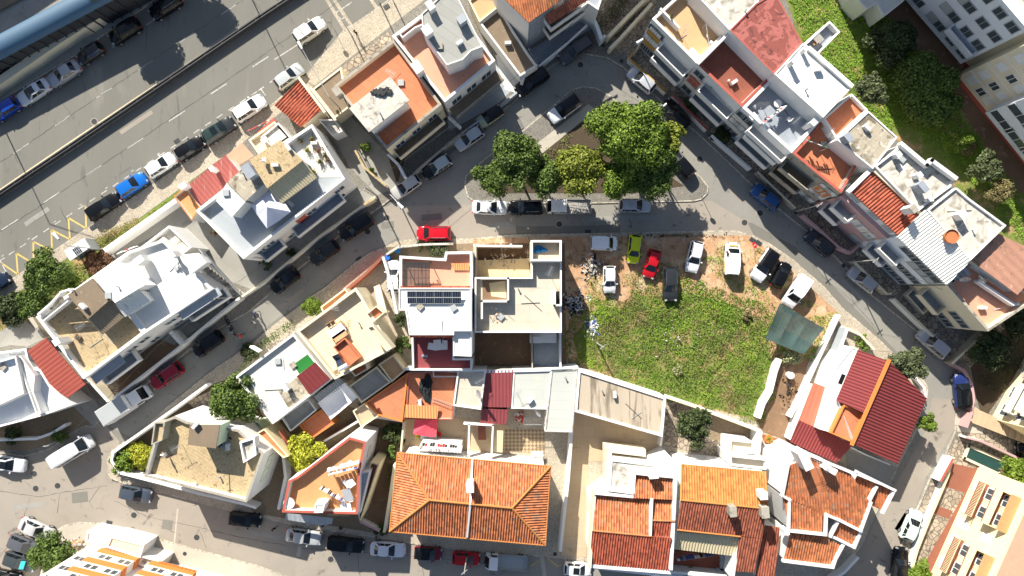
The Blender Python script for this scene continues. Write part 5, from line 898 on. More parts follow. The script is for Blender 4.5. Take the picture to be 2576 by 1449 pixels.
# ------------------------------------------------------------ vehicles
def lin(a, b, t): return a + (b - a) * t
CACHE = {}
def carmesh(kind):
    """builds the meshes of one kind of car, nose to +X, once"""
    L_, Wd, Ht, hood, belt, wf, rf, rr, wr, boot = dict(
        hatch=(4.0, 1.74, 1.47, .92, .96, .21, .02, -.40, -.485, .98), small=(3.45, 1.62, 1.48, .92, .97, .25, .06, -.40, -.485, .98), sedan=(4.45, 1.78, 1.44, .92, .95, .20, .03, -.24, -.385, 1.0),
        suv=(4.35, 1.84, 1.66, 1.04, 1.08, .22, .05, -.42, -.49, 1.12), estate=(4.65, 1.80, 1.50, .94, .98, .20, .04, -.43, -.49, 1.0), minivan=(4.3, 1.80, 1.70, 1.0, 1.05, .27, .10, -.43, -.49, 1.08),
        van=(4.3, 1.80, 1.85, 1.05, 1.12, .30, .14, -.475, -.497, 1.2), bus=(5.2, 1.95, 2.3, 1.25, 1.3, .40, .27, -.485, -.498, 1.4))[kind]
    st = [(.5, .56, .58, .36), (.490, .72, .68, .28), (.468, .85, .77, .22), (.42, .95, hood * .92, .2), (.34, .985, hood * .975, .2), (wf + .01, 1, hood + .02, .2), (0, 1, belt, .2), (rr, 1, belt, .2), (max(wr + .004, -.46), .97, boot, .22), (-.47, .90, boot * .97, .26), (-.49, .78, boot * .86, .3), (-.5, .62, .75, .36)]
    vs, fs, n = [], [], 13
    for x, w_, zt, zb in st:
        y = Wd / 2 * w_; sec = [(-y * .86, zb), (-y * .97, zb + .1), (-y, lin(zb, zt, .45)), (-y * .985, lin(zb, zt, .78)), (-y * .93, zt - .035), (-y * .80, zt), (0, zt + .035)]
        sec = sec + [(-a, b) for a, b in sec[:-1][::-1]]; vs += [(x * L_, a, b) for a, b in sec]
    for i in range(len(st) - 1):
        for j in range(n - 1): a = i * n + j; fs.append((a, a + 1, a + n + 1, a + n))
    fs.append(tuple(range(n))[::-1]); m_ = (len(st) - 1) * n; fs.append(tuple(range(m_, m_ + n)))
    out = [('body', 'PAINT', vs, fs, True)]
    zb_, zr = belt - .02, Ht - .06; yb, yr = Wd / 2 * .93, Wd / 2 * (.74 if kind not in ('van', 'bus') else .86)
    fb, ft, rt, rb = wf * L_, rf * L_, rr * L_, wr * L_
    def roofpt(u, v): return Vector((lin(ft, rt, u), lin(-yr, yr, v) * (1 - .16 * abs(2 * u - 1) ** 5), zr + (Ht - zr) * (1 - (2 * u - 1) ** 4) * (1 - (2 * v - 1) ** 2 * .8) * 1.0))
    vs, fs = [], []; nu, nv = 8, 6
    for i in range(nu + 1):
        for j in range(nv + 1): vs.append(tuple(roofpt(i / nu, j / nv)))
    for i in range(nu):
        for j in range(nv): a = i * (nv + 1) + j; fs.append((a, a + nv + 1, a + nv + 2, a + 1)[::-1])
    B_ = [Vector((fb, -yb, zb_)), Vector((fb, yb, zb_)), Vector((rb, yb, zb_)), Vector((rb, -yb, zb_))]; T_ = [roofpt(0, 0), roofpt(0, 1), roofpt(1, 1), roofpt(1, 0)]
    k = len(vs); vs += [tuple(p) for p in B_ + T_]
    # front, rear, sides bulge a little
    quads = [(B_[0], B_[1], T_[1], T_[0]), (B_[2], B_[3], T_[3], T_[2]), (B_[1], B_[2], T_[2], T_[1]), (B_[3], B_[0], T_[0], T_[3])]
    fs += [(k, k + 1, k + 5, k + 4), (k + 2, k + 3, k + 7, k + 6), (k + 1, k + 2, k + 6, k + 5), (k + 3, k, k + 4, k + 7)]
    out.append(('roof', 'ROOF', vs, fs, False))
    def glass(q, a0, a1, b0, b1, off=.012, bul=0):
        g = []; nn = (q[1] - q[0]).cross(q[3] - q[0]).normalized()
        for j in range(2):
            for i in range(5):
                u, v = lin(a0, a1, i / 4), lin(b0, b1, j); p = q[0].lerp(q[1], u).lerp(q[3].lerp(q[2], u), v); g.append(tuple(p + nn * (off + bul * math.sin(math.pi * i / 4))))
        return g, [(i, i + 1, i + 6, i + 5) for i in range(4)]
    out.append(('windshield', 'glass', *glass(quads[0], .06, .94, .04, .93, .015, .06), True)); out.append(('rear_window', 'glass', *glass(quads[1], .09, .91, .2, .9, .015, .04), True))
    for q, s in ((quads[2], 1), (quads[3], -1)):
        if kind in ('van',): segs = [(.05, .27)]
        elif kind == 'bus': segs = [(.04, .17), (.20, .42), (.45, .68), (.71, .93)]
        else: segs = [(.14, .46), (.49, .78), (.80, .92)] if kind != 'small' else [(.14, .5), (.53, .88)]
        for a0, a1 in segs:
            if s < 0: a0, a1 = 1 - a1, 1 - a0
            out.append(('side_window', 'glass', *glass(q, a0, a1, .10, .88), False))
    for sx in (.315, -.305):
        for s in (1, -1):
            r = .31 if kind not in ('suv', 'bus') else .35; b = MB(); y = s * (Wd / 2 - .09); b.cyl((0, y - .11, 0), (0, y + .11, 0), r, n=16); vv = [(x + sx * L_, yy, z + r) for x, yy, z in b.v]; 
            b2 = MB(); b2.cyl((0, y + s * .10, 0), (0, y + s * .118, 0), r * .66, n=12); b3 = MB(); b3.cyl((0, y, 0), (0, y + s * .102, 0), r + .05, n=16)
            out.append(('wheel', 'rubber', vv, b.f, False, [('rim', 'rim', [(x + sx * L_, yy, z + r) for x, yy, z in b2.v], b2.f, False)]))
    for s in (1, -1):
        b = MB(); b.box((L_ * .468, s * Wd * .33, hood * .80), (.22, .30, .12), -s * .5); out.append(('headlight', 'lamp_glass', b.v, b.f, False))
        b = MB(); b.box((-L_ * .474, s * Wd * .385, boot * .84), (.16, .26, .2), s * .3); out.append(('taillight', 'tail', b.v, b.f, False))
        b = MB(); b.box((fb - .28, s * (Wd / 2 + .07), belt + .06), (.14, .2, .13), s * .2); out.append(('side_mirror', 'PAINT', b.v, b.f, False))
    b = MB(); b.box((L_ * .488, 0, .5), (.06, Wd * .5, .16)); out.append(('grille', 'plastic', b.v, b.f, False))
    b = MB(); b.box((0, 0, .2), (L_ * .8, Wd * .8, .12)); out.append(('underbody', 'plastic', b.v, b.f, False))
    rails = []
    for s in (1, -1): b = MB(); b.cyl((ft - .2, s * yr * .96, Ht + .02), (rt + .25, s * yr * .96, Ht + .02), .022, n=5); rails.append(('roof_rail', 'chrome', b.v, b.f, False))
    b = MB(); b.box(((ft + rt) / 2 + .35, 0, Ht + .004), (.75, yr * 1.35, .012)); rails.append(('sunroof', 'glass', b.v, b.f, False))
    return out, rails
def inst(name, key, matname, vs, fs, sm, root, paint=None):
    if key not in CACHE:
        me = bpy.data.meshes.new(name); me.from_pydata([tuple(v) for v in vs], [], fs); me.materials.append(M.get(matname)); me.polygons.foreach_set('use_smooth', [sm] * len(me.polygons)); me.update(); CACHE[key] = me
    o = bpy.data.objects.new(name, CACHE[key]); COL.objects.link(o); o.parent = root
    if paint: o.material_slots[0].link = 'OBJECT'; o.material_slots[0].material = paint
    return o
PAINTS = {}
def paint(c):
    if c not in PAINTS: PAINTS[c] = mat('paint_%d' % len(PAINTS), c, .22, .03, 2, .02, 9, bump=0, spec=.35, coat=.2, coord='O', metal=.15 if max(c) < .6 else 0)
    return PAINTS[c]
WH, SI, GY, BK, DB, RD = (.80, .80, .79), (.52, .53, .53), (.16, .165, .17), (.006, .0065, .0075), (.015, .025, .05), (.50, .012, .018)
G_CARS = 'cars parked along the streets'
def car(label, cat, x, y, ang, kind, col, roof=None, extra='', L_=None, name='parked_car'):
    p = W(x, y, .7); r = thing(name, label, cat, (p.x, p.y, gz(p.x, p.y)), G_CARS, R(ang)); parts, rails = carmesh(kind) if ('k', kind) not in CACHE else CACHE[('k', kind)]; CACHE[('k', kind)] = (parts, rails)
    pc = paint(col); rc = paint(roof) if roof else pc
    lst = list(parts)
    if 'r' in extra: lst += rails[:2]
    if 's' in extra: lst += rails[2:]
    for i, q in enumerate(lst):
        nm, mt, vs, fs, sm = q[:5]; o = inst(nm, (kind, nm, str(vs[0]), len(vs)), mt if mt not in ('PAINT', 'ROOF') else None, vs, fs, sm, r, pc if mt == 'PAINT' else rc if mt == 'ROOF' else None)
        if len(q) > 5:
            for q2 in q[5]: inst(q2[0], (kind, q2[0], str(q2[2][0]), len(q2[2])), *q2[1:], o)
    if L_: r.scale = (L_, 1, 1)
    return r
C_ = [
 ('bright blue hatchback in the shade at the left frame edge, first of the avenue row', 12, 276, 213, 'hatch', (.01, .05, .32), None, ''), ('white saloon with dark sunroof in the shaded avenue row', 85, 232, 213, 'sedan', (.55, .57, .60), None, 's'),
 ('silver saloon without sunroof in the shaded avenue row', 161, 185, 213, 'sedan', (.34, .345, .36), None, ''), ('small black hatchback behind the silver saloon in the shaded avenue row', 227, 134, 213, 'small', (.03, .028, .028), None, ''), ('black estate car in the shaded avenue row', 314, 79, 213, 'minivan', BK, None, ''), ('black people carrier cut by the top edge of the photo', 416, 17, 213, 'minivan', BK, None, 'r'),
 ('white SUV in the avenue parking bay nearest the red tiled cottage', 628, 272, 33, 'suv', WH, None, ''), ('dark grey SUV with tinted glass roof in the sunny avenue bays', 552, 328, 33, 'suv', (.03, .034, .036), (.03, .05, .045), 's'), ('plain black hatchback in the sunny avenue bays', 477, 373, 33, 'hatch', BK, None, ''), ('white hatchback behind the blue one in the sunny avenue bays', 405, 415, 33, 'hatch', WH, None, ''),
 ('vivid blue hatchback in the sunny avenue bays', 332, 465, 33, 'hatch', (.01, .14, .52), None, ''), ('black saloon beside the start of the yellow zigzag', 261, 519, 33, 'estate', BK, None, ''), ('off-white SUV with roof bars driving on the avenue', 779, 77, 34, 'suv', (.66, .65, .60), None, 'r'), ('silver hatchback in the last avenue bay under the street lamp', 727, 192, 37, 'hatch', (.48, .5, .5), None, ''), ('dark blue car half out of frame by the lower left avenue kerb', -14, 716, 33, 'hatch', DB, None, ''),
 ('tiny pale green car with black roof beside the blue-grey wall', 1233, 293, 214, 'small', (.42, .46, .28), BK, ''), ('silver-blue hatchback next to the tiny green car', 1180, 348, 214, 'hatch', (.40, .42, .45), None, ''), ('black hatchback with a pale grey roof on the shaded street', 1099, 420, 213, 'hatch', BK, (.40, .44, .45), ''), ('beige-silver hatchback closest to the cable junction', 1021, 470, 215, 'hatch', (.47, .46, .43), None, ''),
 ('long black estate car just below the sunny crossing patch', 896, 571, 212, 'estate', BK, None, ''), ('black hatchback between the long black estate and the dark saloon', 816, 636, 214, 'hatch', (.025, .025, .027), None, ''), ('dark hatchback with shiny windscreen next to the three pedestrians', 716, 706, 217, 'hatch', BK, None, 's'), ('black people carrier parked beside the motorcycles', 523, 865, 215, 'minivan', BK, None, ''), ('dark red estate car in front of the box truck', 419, 945, 214, 'estate', (.24, .012, .025), None, 'r'),
 ('white saloon cut by the left frame edge at the junction', 20, 1167, -8, 'sedan', (.60, .62, .66), None, 's'), ('dark slate hatchback on the sunny lower street under the sandy corner house', 342, 1243, -11, 'hatch', (.06, .075, .10), None, ''), ('silver saloon parked at an angle, topmost of the lower left corner group', 92, 1332, -24, 'sedan', (.50, .5, .5), None, ''), ('dark grey hatchback in the middle of the lower left corner group', 61, 1372, -22, 'hatch', (.10, .105, .12), None, ''), ('charcoal car with turquoise windscreen shade in the lower left corner', 50, 1413, -18, 'hatch', (.05, .06, .065), None, ''), ('black car cut by the bottom left corner of the photo', 8, 1452, -12, 'sedan', BK, None, 'r'),
 ('black hatchback first in the row under the wedge-shaped house', 617, 1307, -7, 'hatch', BK, None, ''), ('silver saloon half in sun in front of the pale blue awning', 764, 1350, -8, 'sedan', (.45, .46, .46), None, ''), ('black estate car on the lower street between silver and white saloons', 870, 1370, -7, 'estate', BK, None, ''), ('clean white saloon on the lower street below the hipped roof', 976, 1382, -4, 'sedan', (.62, .64, .70), None, ''), ('dark cherry hatchback with black roof on the lower street', 1077, 1392, -4, 'small', (.16, .01, .02), BK, ''), ('bright red hatchback on the lower street behind the white pickup', 1173, 1405, -4, 'small', (.42, .008, .012), None, ''),
 ('white small hatchback with black glass roof at the gate of the drive', 1453, 1431, -4, 'small', WH, None, 's'), ('dark grey estate parked on the pavement in the dead end', 1447, 127, 214, 'estate', (.07, .07, .08), None, ''), ('black car beside the blue railings where the street bends', 1337, 207, 215, 'estate', BK, None, ''), ('white car with black roof parked on the planted island', 1419, 275, 216, 'suv', (.66, .7, .74), BK, ''), ('silver hatchback beside the yellow capped wall', 1613, 202, 140, 'hatch', (.48, .5, .54), None, ''), ('black SUV in deep shade beside the pink capped wall', 1700, 288, 132, 'suv', BK, None, ''), ('black car half under the trees on the island tip', 1708, 408, 131, 'estate', BK, None, ''),
 ('bright blue hatchback on the long shaded street', 1926, 495, 142, 'hatch', (.02, .09, .26), None, ''), ('dark blue-black hatchback beside the pink wall', 2062, 611, 140, 'hatch', (.028, .035, .05), None, ''), ('silver saloon on the long shaded street', 2168, 703, 141, 'hatch', (.38, .39, .41), None, ''), ('silver SUV near the foot of the long shaded street', 2346, 863, 139, 'suv', (.40, .40, .41), None, ''), ('dark blue SUV tucked against the curved wall', 2419, 983, 95, 'suv', (.02, .035, .14), BK, ''), ('pale mint hatchback in front of the yellow apartment house', 2293, 1321, 66, 'hatch', (.60, .72, .66), None, ''), ('glossy black car at the bottom right street corner', 2263, 1423, 84, 'estate', BK, None, ''),
 ('red people carrier with silver roof rails on the sunny crossing', 1091, 587, 180, 'minivan', (.50, .01, .02), None, 'r'), ('older silver saloon at the left end of the island kerb', 1232, 522, -2, 'sedan', (.56, .58, .6), None, ''), ('black SUV between the silver saloon and white pickup at the island', 1323, 522, 181, 'suv', BK, None, 'r'), ('silver hatchback alone on the right of the island kerb', 1597, 517, -1, 'hatch', (.42, .44, .48), None, ''),
 ('white small panel van side-on at the top of the dirt lot', 1519, 612, -1, 'van', WH, None, ''), ('lime yellow hatchback on the dirt lot', 1595, 627, 263, 'small', (.55, .62, .01), None, 'r'), ('red hatchback on the dirt lot next to the lime one', 1639, 664, 254, 'small', (.48, .01, .018), None, ''), ('small white car by the rubble heaps on the dirt lot', 1533, 703, 270, 'small', (.62, .65, .65), None, ''), ('black SUV nose-in to the weeds on the dirt lot', 1685, 714, 271, 'suv', (.03, .034, .037), None, 'r'), ('white hatchback standing alone beside a green weed patch', 1746, 646, 257, 'hatch', (.66, .67, .68), None, 'r'),
 ('white van with yellow marks on its bonnet and side on the dirt lot', 1840, 651, 86, 'van', WH, None, ''), ('white SUV with black roof beside the one-way sign', 1923, 668, 236, 'suv', WH, BK, ''), ('black roadster-like hatchback beside the white SUV', 1964, 692, 63, 'small', BK, None, ''), ('white box-bodied van above the green shade canopy', 2002, 733, 236, 'van', WH, None, ''), ('white hatchback parked inside the walled yard by the pergola', 990, 695, 92, 'hatch', WH, None, ''), ('black car at the right edge below the tan steps', 2578, 1148, 100, 'hatch', BK, None, ''), ('pale blue-white van cut by the bottom edge', 1712, 1452, -3, 'van', (.6, .65, .72), None, ''),
]
SC = {22: .97, 23: .96, 57: .98, 54: .80, 55: 1.05, 56: 1.05, 59: 1.0, 60: .95, 61: 1.0}
for i, (lab, x, y, a, k, c, rf_, ex) in enumerate(C_):
    r = car(lab, 'van' if k == 'van' else 'car', x, y, a, k, c, rf_, ex, SC.get(i), 'parked_van' if k == 'van' else 'parked_car')
    if 'turquoise' in lab: b = MB(); b.box((.55, 0, 1.2), (.5, 1.05, .03)); o = inst('sunshade', 'shade', 'turq', b.v, b.f, False, r); o.rotation_euler = (0, R(28), 0); o.location = (-.35, 0, .42)
    if 'yellow marks' in lab:
        for q in (((1.7, 0, 1.12), (.22, 1.1, .03)), ((-1.2, .9, .8), (1.2, .06, .3))): b = MB(); b.box(*q); inst('stripe', 'st%s' % str(q), 'ylpaint', b.v, b.f, False, r)
    if 'roof bars' in lab or 'walled yard' in lab:
        for xx in (.3, -.9): b = MB(); b.cyl((xx, -.75, 1.72), (xx, .75, 1.72), .03, n=5); inst('roof_bar', 'bar%g' % xx, 'darksteel', b.v, b.f, False, r)
def simple_parts(r, specs):
    for nm, m_, b, *rest in specs:
        o = inst(nm, (r.name, nm, rnd.random()), m_ if isinstance(m_, str) else None, b.v, b.f, False, r, None if isinstance(m_, str) else m_)
        for n2, m2, b2 in rest: inst(n2, (r.name, n2, rnd.random()), m2, b2.v, b2.f, False, o)
def bx(*a, **k): return MB().box(*a, **k)
def wheels(xs, y, r=.33, wd=.22):
    o = []
    for x in xs:
        for s in (1, -1): o.append(('wheel', 'rubber', MB().cyl((x, s * y - wd / 2, r), (x, s * y + wd / 2, r), r, n=16), ('rim', 'rim', MB().cyl((x, s * (y + wd / 2 - .01), r), (x, s * (y + wd / 2 + .012), r), r * .6, n=12))))
    return o
def cabmesh(x0, x1, wd, h0, zt, cut=.35):    # cab with sloped front at +x
    w2 = wd / 2; b = MB(); b.add([(x0, -w2, h0), (x1, -w2, h0), (x1, -w2, h0 + .55), (x1 - cut, -w2 * .9, zt), (x0, -w2 * .9, zt), (x0, w2, h0), (x1, w2, h0), (x1, w2, h0 + .55), (x1 - cut, w2 * .9, zt), (x0, w2 * .9, zt)],
        [(0, 1, 2, 3, 4), (9, 8, 7, 6, 5), (0, 5, 6, 1), (1, 6, 7, 2), (2, 7, 8, 3), (3, 8, 9, 4), (4, 9, 5, 0)]); return b
def wsmesh(x1, wd, z0, zt, cut): return MB().add([(x1 + .015, -wd * .42, z0 + .04), (x1 + .015, wd * .42, z0 + .04), (x1 - cut * .93 + .015, wd * .38, zt - .06), (x1 - cut * .93 + .015, -wd * .38, zt - .06)], [(0, 1, 2, 3)])
pw = paint(WH)
p = W(316, 1017, 1.4); r = thing('box_truck', 'white box truck with grey box roof parked at the block end', 'truck', (p.x, p.y, .004), None, R(33))
simple_parts(r, [('cab', pw, cabmesh(.9, 2.75, 1.85, .45, 2.0, .55)), ('hood', pw, bx((2.85, 0, .8), (.5, 1.7, .5), taper=.85)), ('windshield', 'glass', wsmesh(2.77, 1.85, 1.0, 1.98, .55)), ('cargo_box', pw, bx((-1.05, 0, 1.75), (3.7, 2.1, 2.1)), ('roof_panel', 'shutgrey', bx((-1.05, 0, 2.83), (3.6, 2.0, .05)))), ('chassis', 'darksteel', bx((0, 0, .55), (5, 1.2, .2)))] + wheels((2.0, -1.9), .88) + [('side_window', 'glass', bx((1.75, s * .9, 1.5), (.8, .06, .5))) for s in (1, -1)] + [('side_mirror', 'plastic', bx((2.4, s * 1.05, 1.5), (.12, .22, .25))) for s in (1, -1)] + [('headlight', 'lamp_glass', bx((3.06, s * .65, .8), (.08, .3, .2))) for s in (1, -1)])
p = W(186, 1133, 1.0); r = car('white minibus with ribbed roof standing in the shade of the junction', 'minibus', 186, 1133, 31, 'bus', (.62, .63, .64), None, '', None, 'minibus')
for k in range(7): b = bx((-.6, -.66 + k * .22, 2.31), (3.2, .05, .03)); inst('roof_rib', 'rib%d' % k, 'shutter', b.v, b.f, False, r)
def pickup(label, x, y, ang, crew, L_, load):
    p = W(x, y, .8); r = thing('flatbed_pickup', label, 'pickup', (p.x, p.y, .004), None, R(ang)); h_ = L_ / 2; cl = 2.3 if crew else 1.5; c0 = h_ - cl - .15
    sp = [('cab', pw, cabmesh(c0, h_ - .12, 1.72, .45, 1.85, .5)), ('windshield', 'glass', wsmesh(h_ - .11, 1.72, 1.0, 1.83, .5)), ('bumper', 'plastic', bx((h_ - .05, 0, .5), (.2, 1.65, .25))), ('bed', 'woodgrey' if crew else 'shutgrey', bx((-h_ / 2 + c0 / 2, 0, .82), (h_ + c0 - .1, 1.8, .1))),
      ('rear_window', 'glass', bx((c0 - .01, 0, 1.5), (.04, 1.2, .4)))] + wheels((h_ - .9, -h_ + .9), .78, .3) + [('side_rail', 'shutgrey', bx((-h_ / 2 + c0 / 2, s * .88, 1.02), (h_ + c0 - .1, .04, .3))) for s in (1, -1)] + [('tailgate', 'shutgrey', bx((-h_ + .06, 0, 1.02), (.04, 1.72, .3)))]
    sp += [('side_window', 'glass', bx((c0 + .5 + k * .95, s * .84, 1.42), (.75, .05, .42))) for s in (1, -1) for k in range(2 if crew else 1)] + [('side_mirror', 'plastic', bx((h_ - .75, s * .98, 1.25), (.12, .2, .2))) for s in (1, -1)] + [('headlight', 'lamp_glass', bx((h_ - .06, s * .6, .75), (.1, .3, .18))) for s in (1, -1)] + [('roof_rib', pw, bx((c0 + cl * .38, -.5 + k * .25, 1.86), (cl * .6, .06, .03))) for k in range(5)]
    simple_parts(r, sp); return r
pickup('white single-cab pickup with empty grey bed on the lower street', 1273, 1413, 176, False, 5.3, 0); r = pickup('white crew-cab pickup loaded with ladders beside the island', 1431, 520, 180, True, 5.6, 1)
def ladder(label, a, b_, w_=.4, m='steel', n=10, parent=None):
    a, b_ = Vector(a), Vector(b_); d = (b_ - a); up = Vector((0, 0, 1)); s = d.cross(up).normalized() * w_ / 2; b = MB()
    b.cyl(a - s, b_ - s, .03, n=5); b.cyl(a + s, b_ + s, .03, n=5)
    for i in range(n): c = a.lerp(b_, (i + .5) / n); b.cyl(c - s, c + s, .02, n=5)
    return tag(b.build('ladder', m), label, 'ladder')
ladder('long aluminium ladder lying on the crew-cab pickup bed', W(1418, 511, 1.3), W(1475, 516, 1.5)); ladder('wide aluminium plank sticking up out of the pickup bed', W(1447, 530, 1.25), W(1480, 512, 1.9), .5, 'shutter', 14); ladder('ladder lying on the rusty terrace against the white cube', W(1087, 1005, 3.3), W(1138, 1022, 3.5), .4, 'woodgrey', 11)
def motorbike(label, x, y, ang, col='plastic'):
    p = W(x, y, .5); r = thing('motorcycle', label, 'motorcycle', (p.x, p.y, .004), 'motorcycles beside the people carrier', R(ang))
    simple_parts(r, [('wheel', 'rubber', MB().cyl((s * .68, -.06, .3), (s * .68, .06, .3), .3, n=16), ('rim', 'rim', MB().cyl((s * .68, -.065, .3), (s * .68, .065, .3), .17, n=12))) for s in (1, -1)] + [('fuel_tank', col, bx((.12, 0, .82), (.5, .3, .22), taper=.7)), ('seat', 'plastic', bx((-.38, 0, .8), (.62, .26, .1), taper=.85)), ('engine', 'darksteel', bx((0, 0, .48), (.45, .34, .4))), ('fork', 'steel', MB().cyl((.68, 0, .3), (.45, 0, 1.0), .05)), ('handlebar', 'steel', MB().cyl((.42, -.36, 1.02), (.42, .36, 1.02), .025)), ('headlight', 'lamp_glass', MB().cyl((.5, 0, .9), (.62, 0, .9), .09)), ('mudguard', col, bx((-.72, 0, .66), (.4, .16, .06)))])
motorbike('black motorcycle nearer the kerb beside the black people carrier', 575, 812, -60); motorbike('black motorcycle standing further into the street, behind the first one', 582, 827, -62)
# ------------------------------------------------------------ people
def human(label, x, y, face, shirt, trousers, pose=0, hh=0.0, cat='person', hairm='hair'):
    key = ('human', pose)
    if key not in CACHE:
        V = []; E_ = []; Rr = []
        def nd(p, r, par=None): V.append(p); Rr.append(r); (E_.append((par, len(V) - 1)) if par is not None else None); return len(V) - 1
        st = (.22, -.2) if pose == 0 else (.05, -.02)
        pel = nd((0, 0, .95), .135); wst = nd((0, 0, 1.1), .12, pel); ch = nd((.02, 0, 1.32), .145, wst); nk = nd((.02, 0, 1.48), .06, ch); hd = nd((.04, 0, 1.56), .075, nk); h2 = nd((.045, 0, 1.65), .098, hd); nd((.04, 0, 1.73), .07, h2)
        for s, k in ((1, 0), (-1, 1)):
            hp = nd((0, s * .1, .9), .095, pel); kn = nd((st[k] * .6 + .03, s * .11, .5), .062, hp); an = nd((st[k] * 1.1 - .02, s * .11, .09), .042, kn); nd((st[k] * 1.1 + .16, s * .12, .035), .035, an)
            sh = nd((.01, s * .19, 1.40), .062, ch); el = nd((-st[k] * .5, s * .25, 1.14), .042, sh); wr_ = nd((-st[k] * .9 + .12, s * .25, .93), .028, el); pm = nd((-st[k] * .95 + .15, s * .25, .86), .03, wr_)
            for f in range(4): f1 = nd((-st[k] * .95 + .14 + f * .018, s * (.255), .80 - .004 * f), .009, pm); nd((-st[k] * .95 + .15 + f * .018, s * .245, .765 + .008 * abs(f - 1)), .008, f1)
            t1 = nd((-st[k] * .95 + .19, s * .24, .85), .010, pm); nd((-st[k] * .95 + .205, s * .235, .815), .009, t1)
        me = bpy.data.meshes.new('person'); me.from_pydata(V, E_, []); o = bpy.data.objects.new('tmp', me); COL.objects.link(o)
        m_ = o.modifiers.new('s', 'SKIN'); m_.use_smooth_shade = True
        for i, sv in enumerate(me.skin_vertices[0].data): sv.radius = (Rr[i], Rr[i]); sv.use_root = (i == 0)
        o.modifiers.new('u', 'SUBSURF').levels = 1
        dg = bpy.context.evaluated_depsgraph_get(); nm = bpy.data.meshes.new_from_object(o.evaluated_get(dg)); bpy.data.objects.remove(o)
        CACHE[key] = nm
    me = CACHE[key].copy(); me.name = 'person'; me.materials.clear()
    for q in ('skin', shirt, trousers, 'plastic'): me.materials.append(M[q])
    for p_ in me.polygons:
        z = p_.center.z; y_ = abs(p_.center.y); p_.material_index = 0 if z > 1.47 or (y_ > .19 and z < 1.2 and z > .7) else 1 if z > .98 else 3 if z < .1 else 2
    o = bpy.data.objects.new('person', me); COL.objects.link(o); p = W(x, y, hh); o.location = (p.x, p.y, hh + .0); o.rotation_euler = (0, 0, R(face)); ORG[o.name] = Vector(o.location)
    b = MB(); n = 12; vs = [(.02, 0, 1.80)]
    for j in (1, 2, 3):
        for i in range(n): t = 2 * math.pi * i / n; rr = .112 * math.sin(j * .55); vs.append((.025 + rr * math.cos(t), rr * math.sin(t), 1.69 + .11 * math.cos(j * .55)))
    fs = [(0, 1 + i, 1 + (i + 1) % n) for i in range(n)] + [(1 + j * n + i, 1 + j * n + n + i, 1 + j * n + n + (i + 1) % n, 1 + j * n + (i + 1) % n) for j in (0, 1) for i in range(n)]
    me2 = bpy.data.meshes.new('hair'); me2.from_pydata(vs, [], fs); me2.materials.append(M[hairm]); me2.polygons.foreach_set('use_smooth', [True] * len(me2.polygons)); h_ = bpy.data.objects.new('hair', me2); COL.objects.link(h_); h_.parent = o
    # face: eyes, nose, mouth, ears
    b = MB(); b.box((.142, .035, 1.665), (.012, .025, .012)); b.box((.142, -.035, 1.665), (.012, .025, .012)); b.box((.138, 0, 1.595), (.012, .045, .01)); me3 = bpy.data.meshes.new('face'); me3.from_pydata(b.v, [], b.f); me3.materials.append(M['hair']); f_ = bpy.data.objects.new('face', me3); COL.objects.link(f_); f_.parent = o
    b = MB(); b.box((.15, 0, 1.63), (.03, .022, .035), taper=.6); b.box((.045, .1, 1.64), (.03, .02, .05)); b.box((.045, -.1, 1.64), (.03, .02, .05)); me4 = bpy.data.meshes.new('nose'); me4.from_pydata(b.v, [], b.f); me4.materials.append(M['skin']); f_ = bpy.data.objects.new('ears_and_nose', me4); COL.objects.link(f_); f_.parent = o
    tag(o, label, cat)
human('person in dark clothes walking on the sunny avenue pavement', 899, 90, 60, 'cloth_black', 'cloth_black')
human('person in a blue top walking, upper of the pair on the sunny street patch', 650, 786, 210, 'cloth_blue', 'cloth_grey'); human('person in a pale top walking below the one in blue', 647, 809, 230, 'cloth_w', 'cloth_grey')
human('person in a bright red top beside the motorcycles', 612, 843, 20, 'cloth_red', 'darksteel'); human('person in dark clothes standing in the shade by the silver saloon', 697, 1322, 280, 'cloth_black', 'cloth_grey', 1)
human('person in a yellow-green shirt on the shaded side of the tan terrace', 1682, 52, 200, 'lf_yellow', 'cloth_grey', 1, 7.9); human('person standing in the sandy rooftop clutter', 422, 1140, 40, 'cloth_w', 'cloth_w', 1, 6.9)
# ------------------------------------------------------------ street furniture
def lamp(label, base, head, h_=7.5, cat='street lamp'):
    a = W(*base, 0); b_ = W(*head, h_); r = thing('street_lamp', label, cat, tuple(a), 'street lamps'); d = (b_ - a); d.z = 0; l = d.length; dn = d.normalized() if l > .1 else Vector((1, 0, 0))
    MB().cyl((a.x, a.y, 0), (a.x, a.y, h_ - .5), .09, .055, 10).build('pole', 'steel', r); MB().cyl((a.x, a.y, h_ - .5), tuple(b_ - dn * .5), .05, .04, 8).build('arm', 'steel', r)
    MB().cyl(tuple(b_ - dn * .55), tuple(b_ + dn * .35), .12, .20, 10).build('lamp_head', 'shutter', r); MB().box((a.x, a.y, .2), (.4, .4, .3)).build('base', 'concrete_yard', r)
lamp('tall street lamp rising beside the bus shelter over the yellow zigzag', (262, 628), (139, 592)); lamp('street lamp leaning over the avenue above the silver hatchback', (868, 286), (754, 112), 8.0); lamp('street lamp at the corner of the salmon terrace house', (2400, 775), (2555, 766), 7.5)
lamp('short street lamp by the yellow and white corner house wall', (1590, 148), (1608, 105), 6.5); lamp('street lamp at the cable junction', (1003, 506), (1008, 518), 6.5)
lamp('tall avenue lamp just outside the left edge whose thin shadow crosses the lanes', (-16, 268), (-40, 240), 12.0); lamp('tall avenue lamp beyond the top edge whose thin shadow crosses the lanes', (576, -124), (590, -190), 12.0)
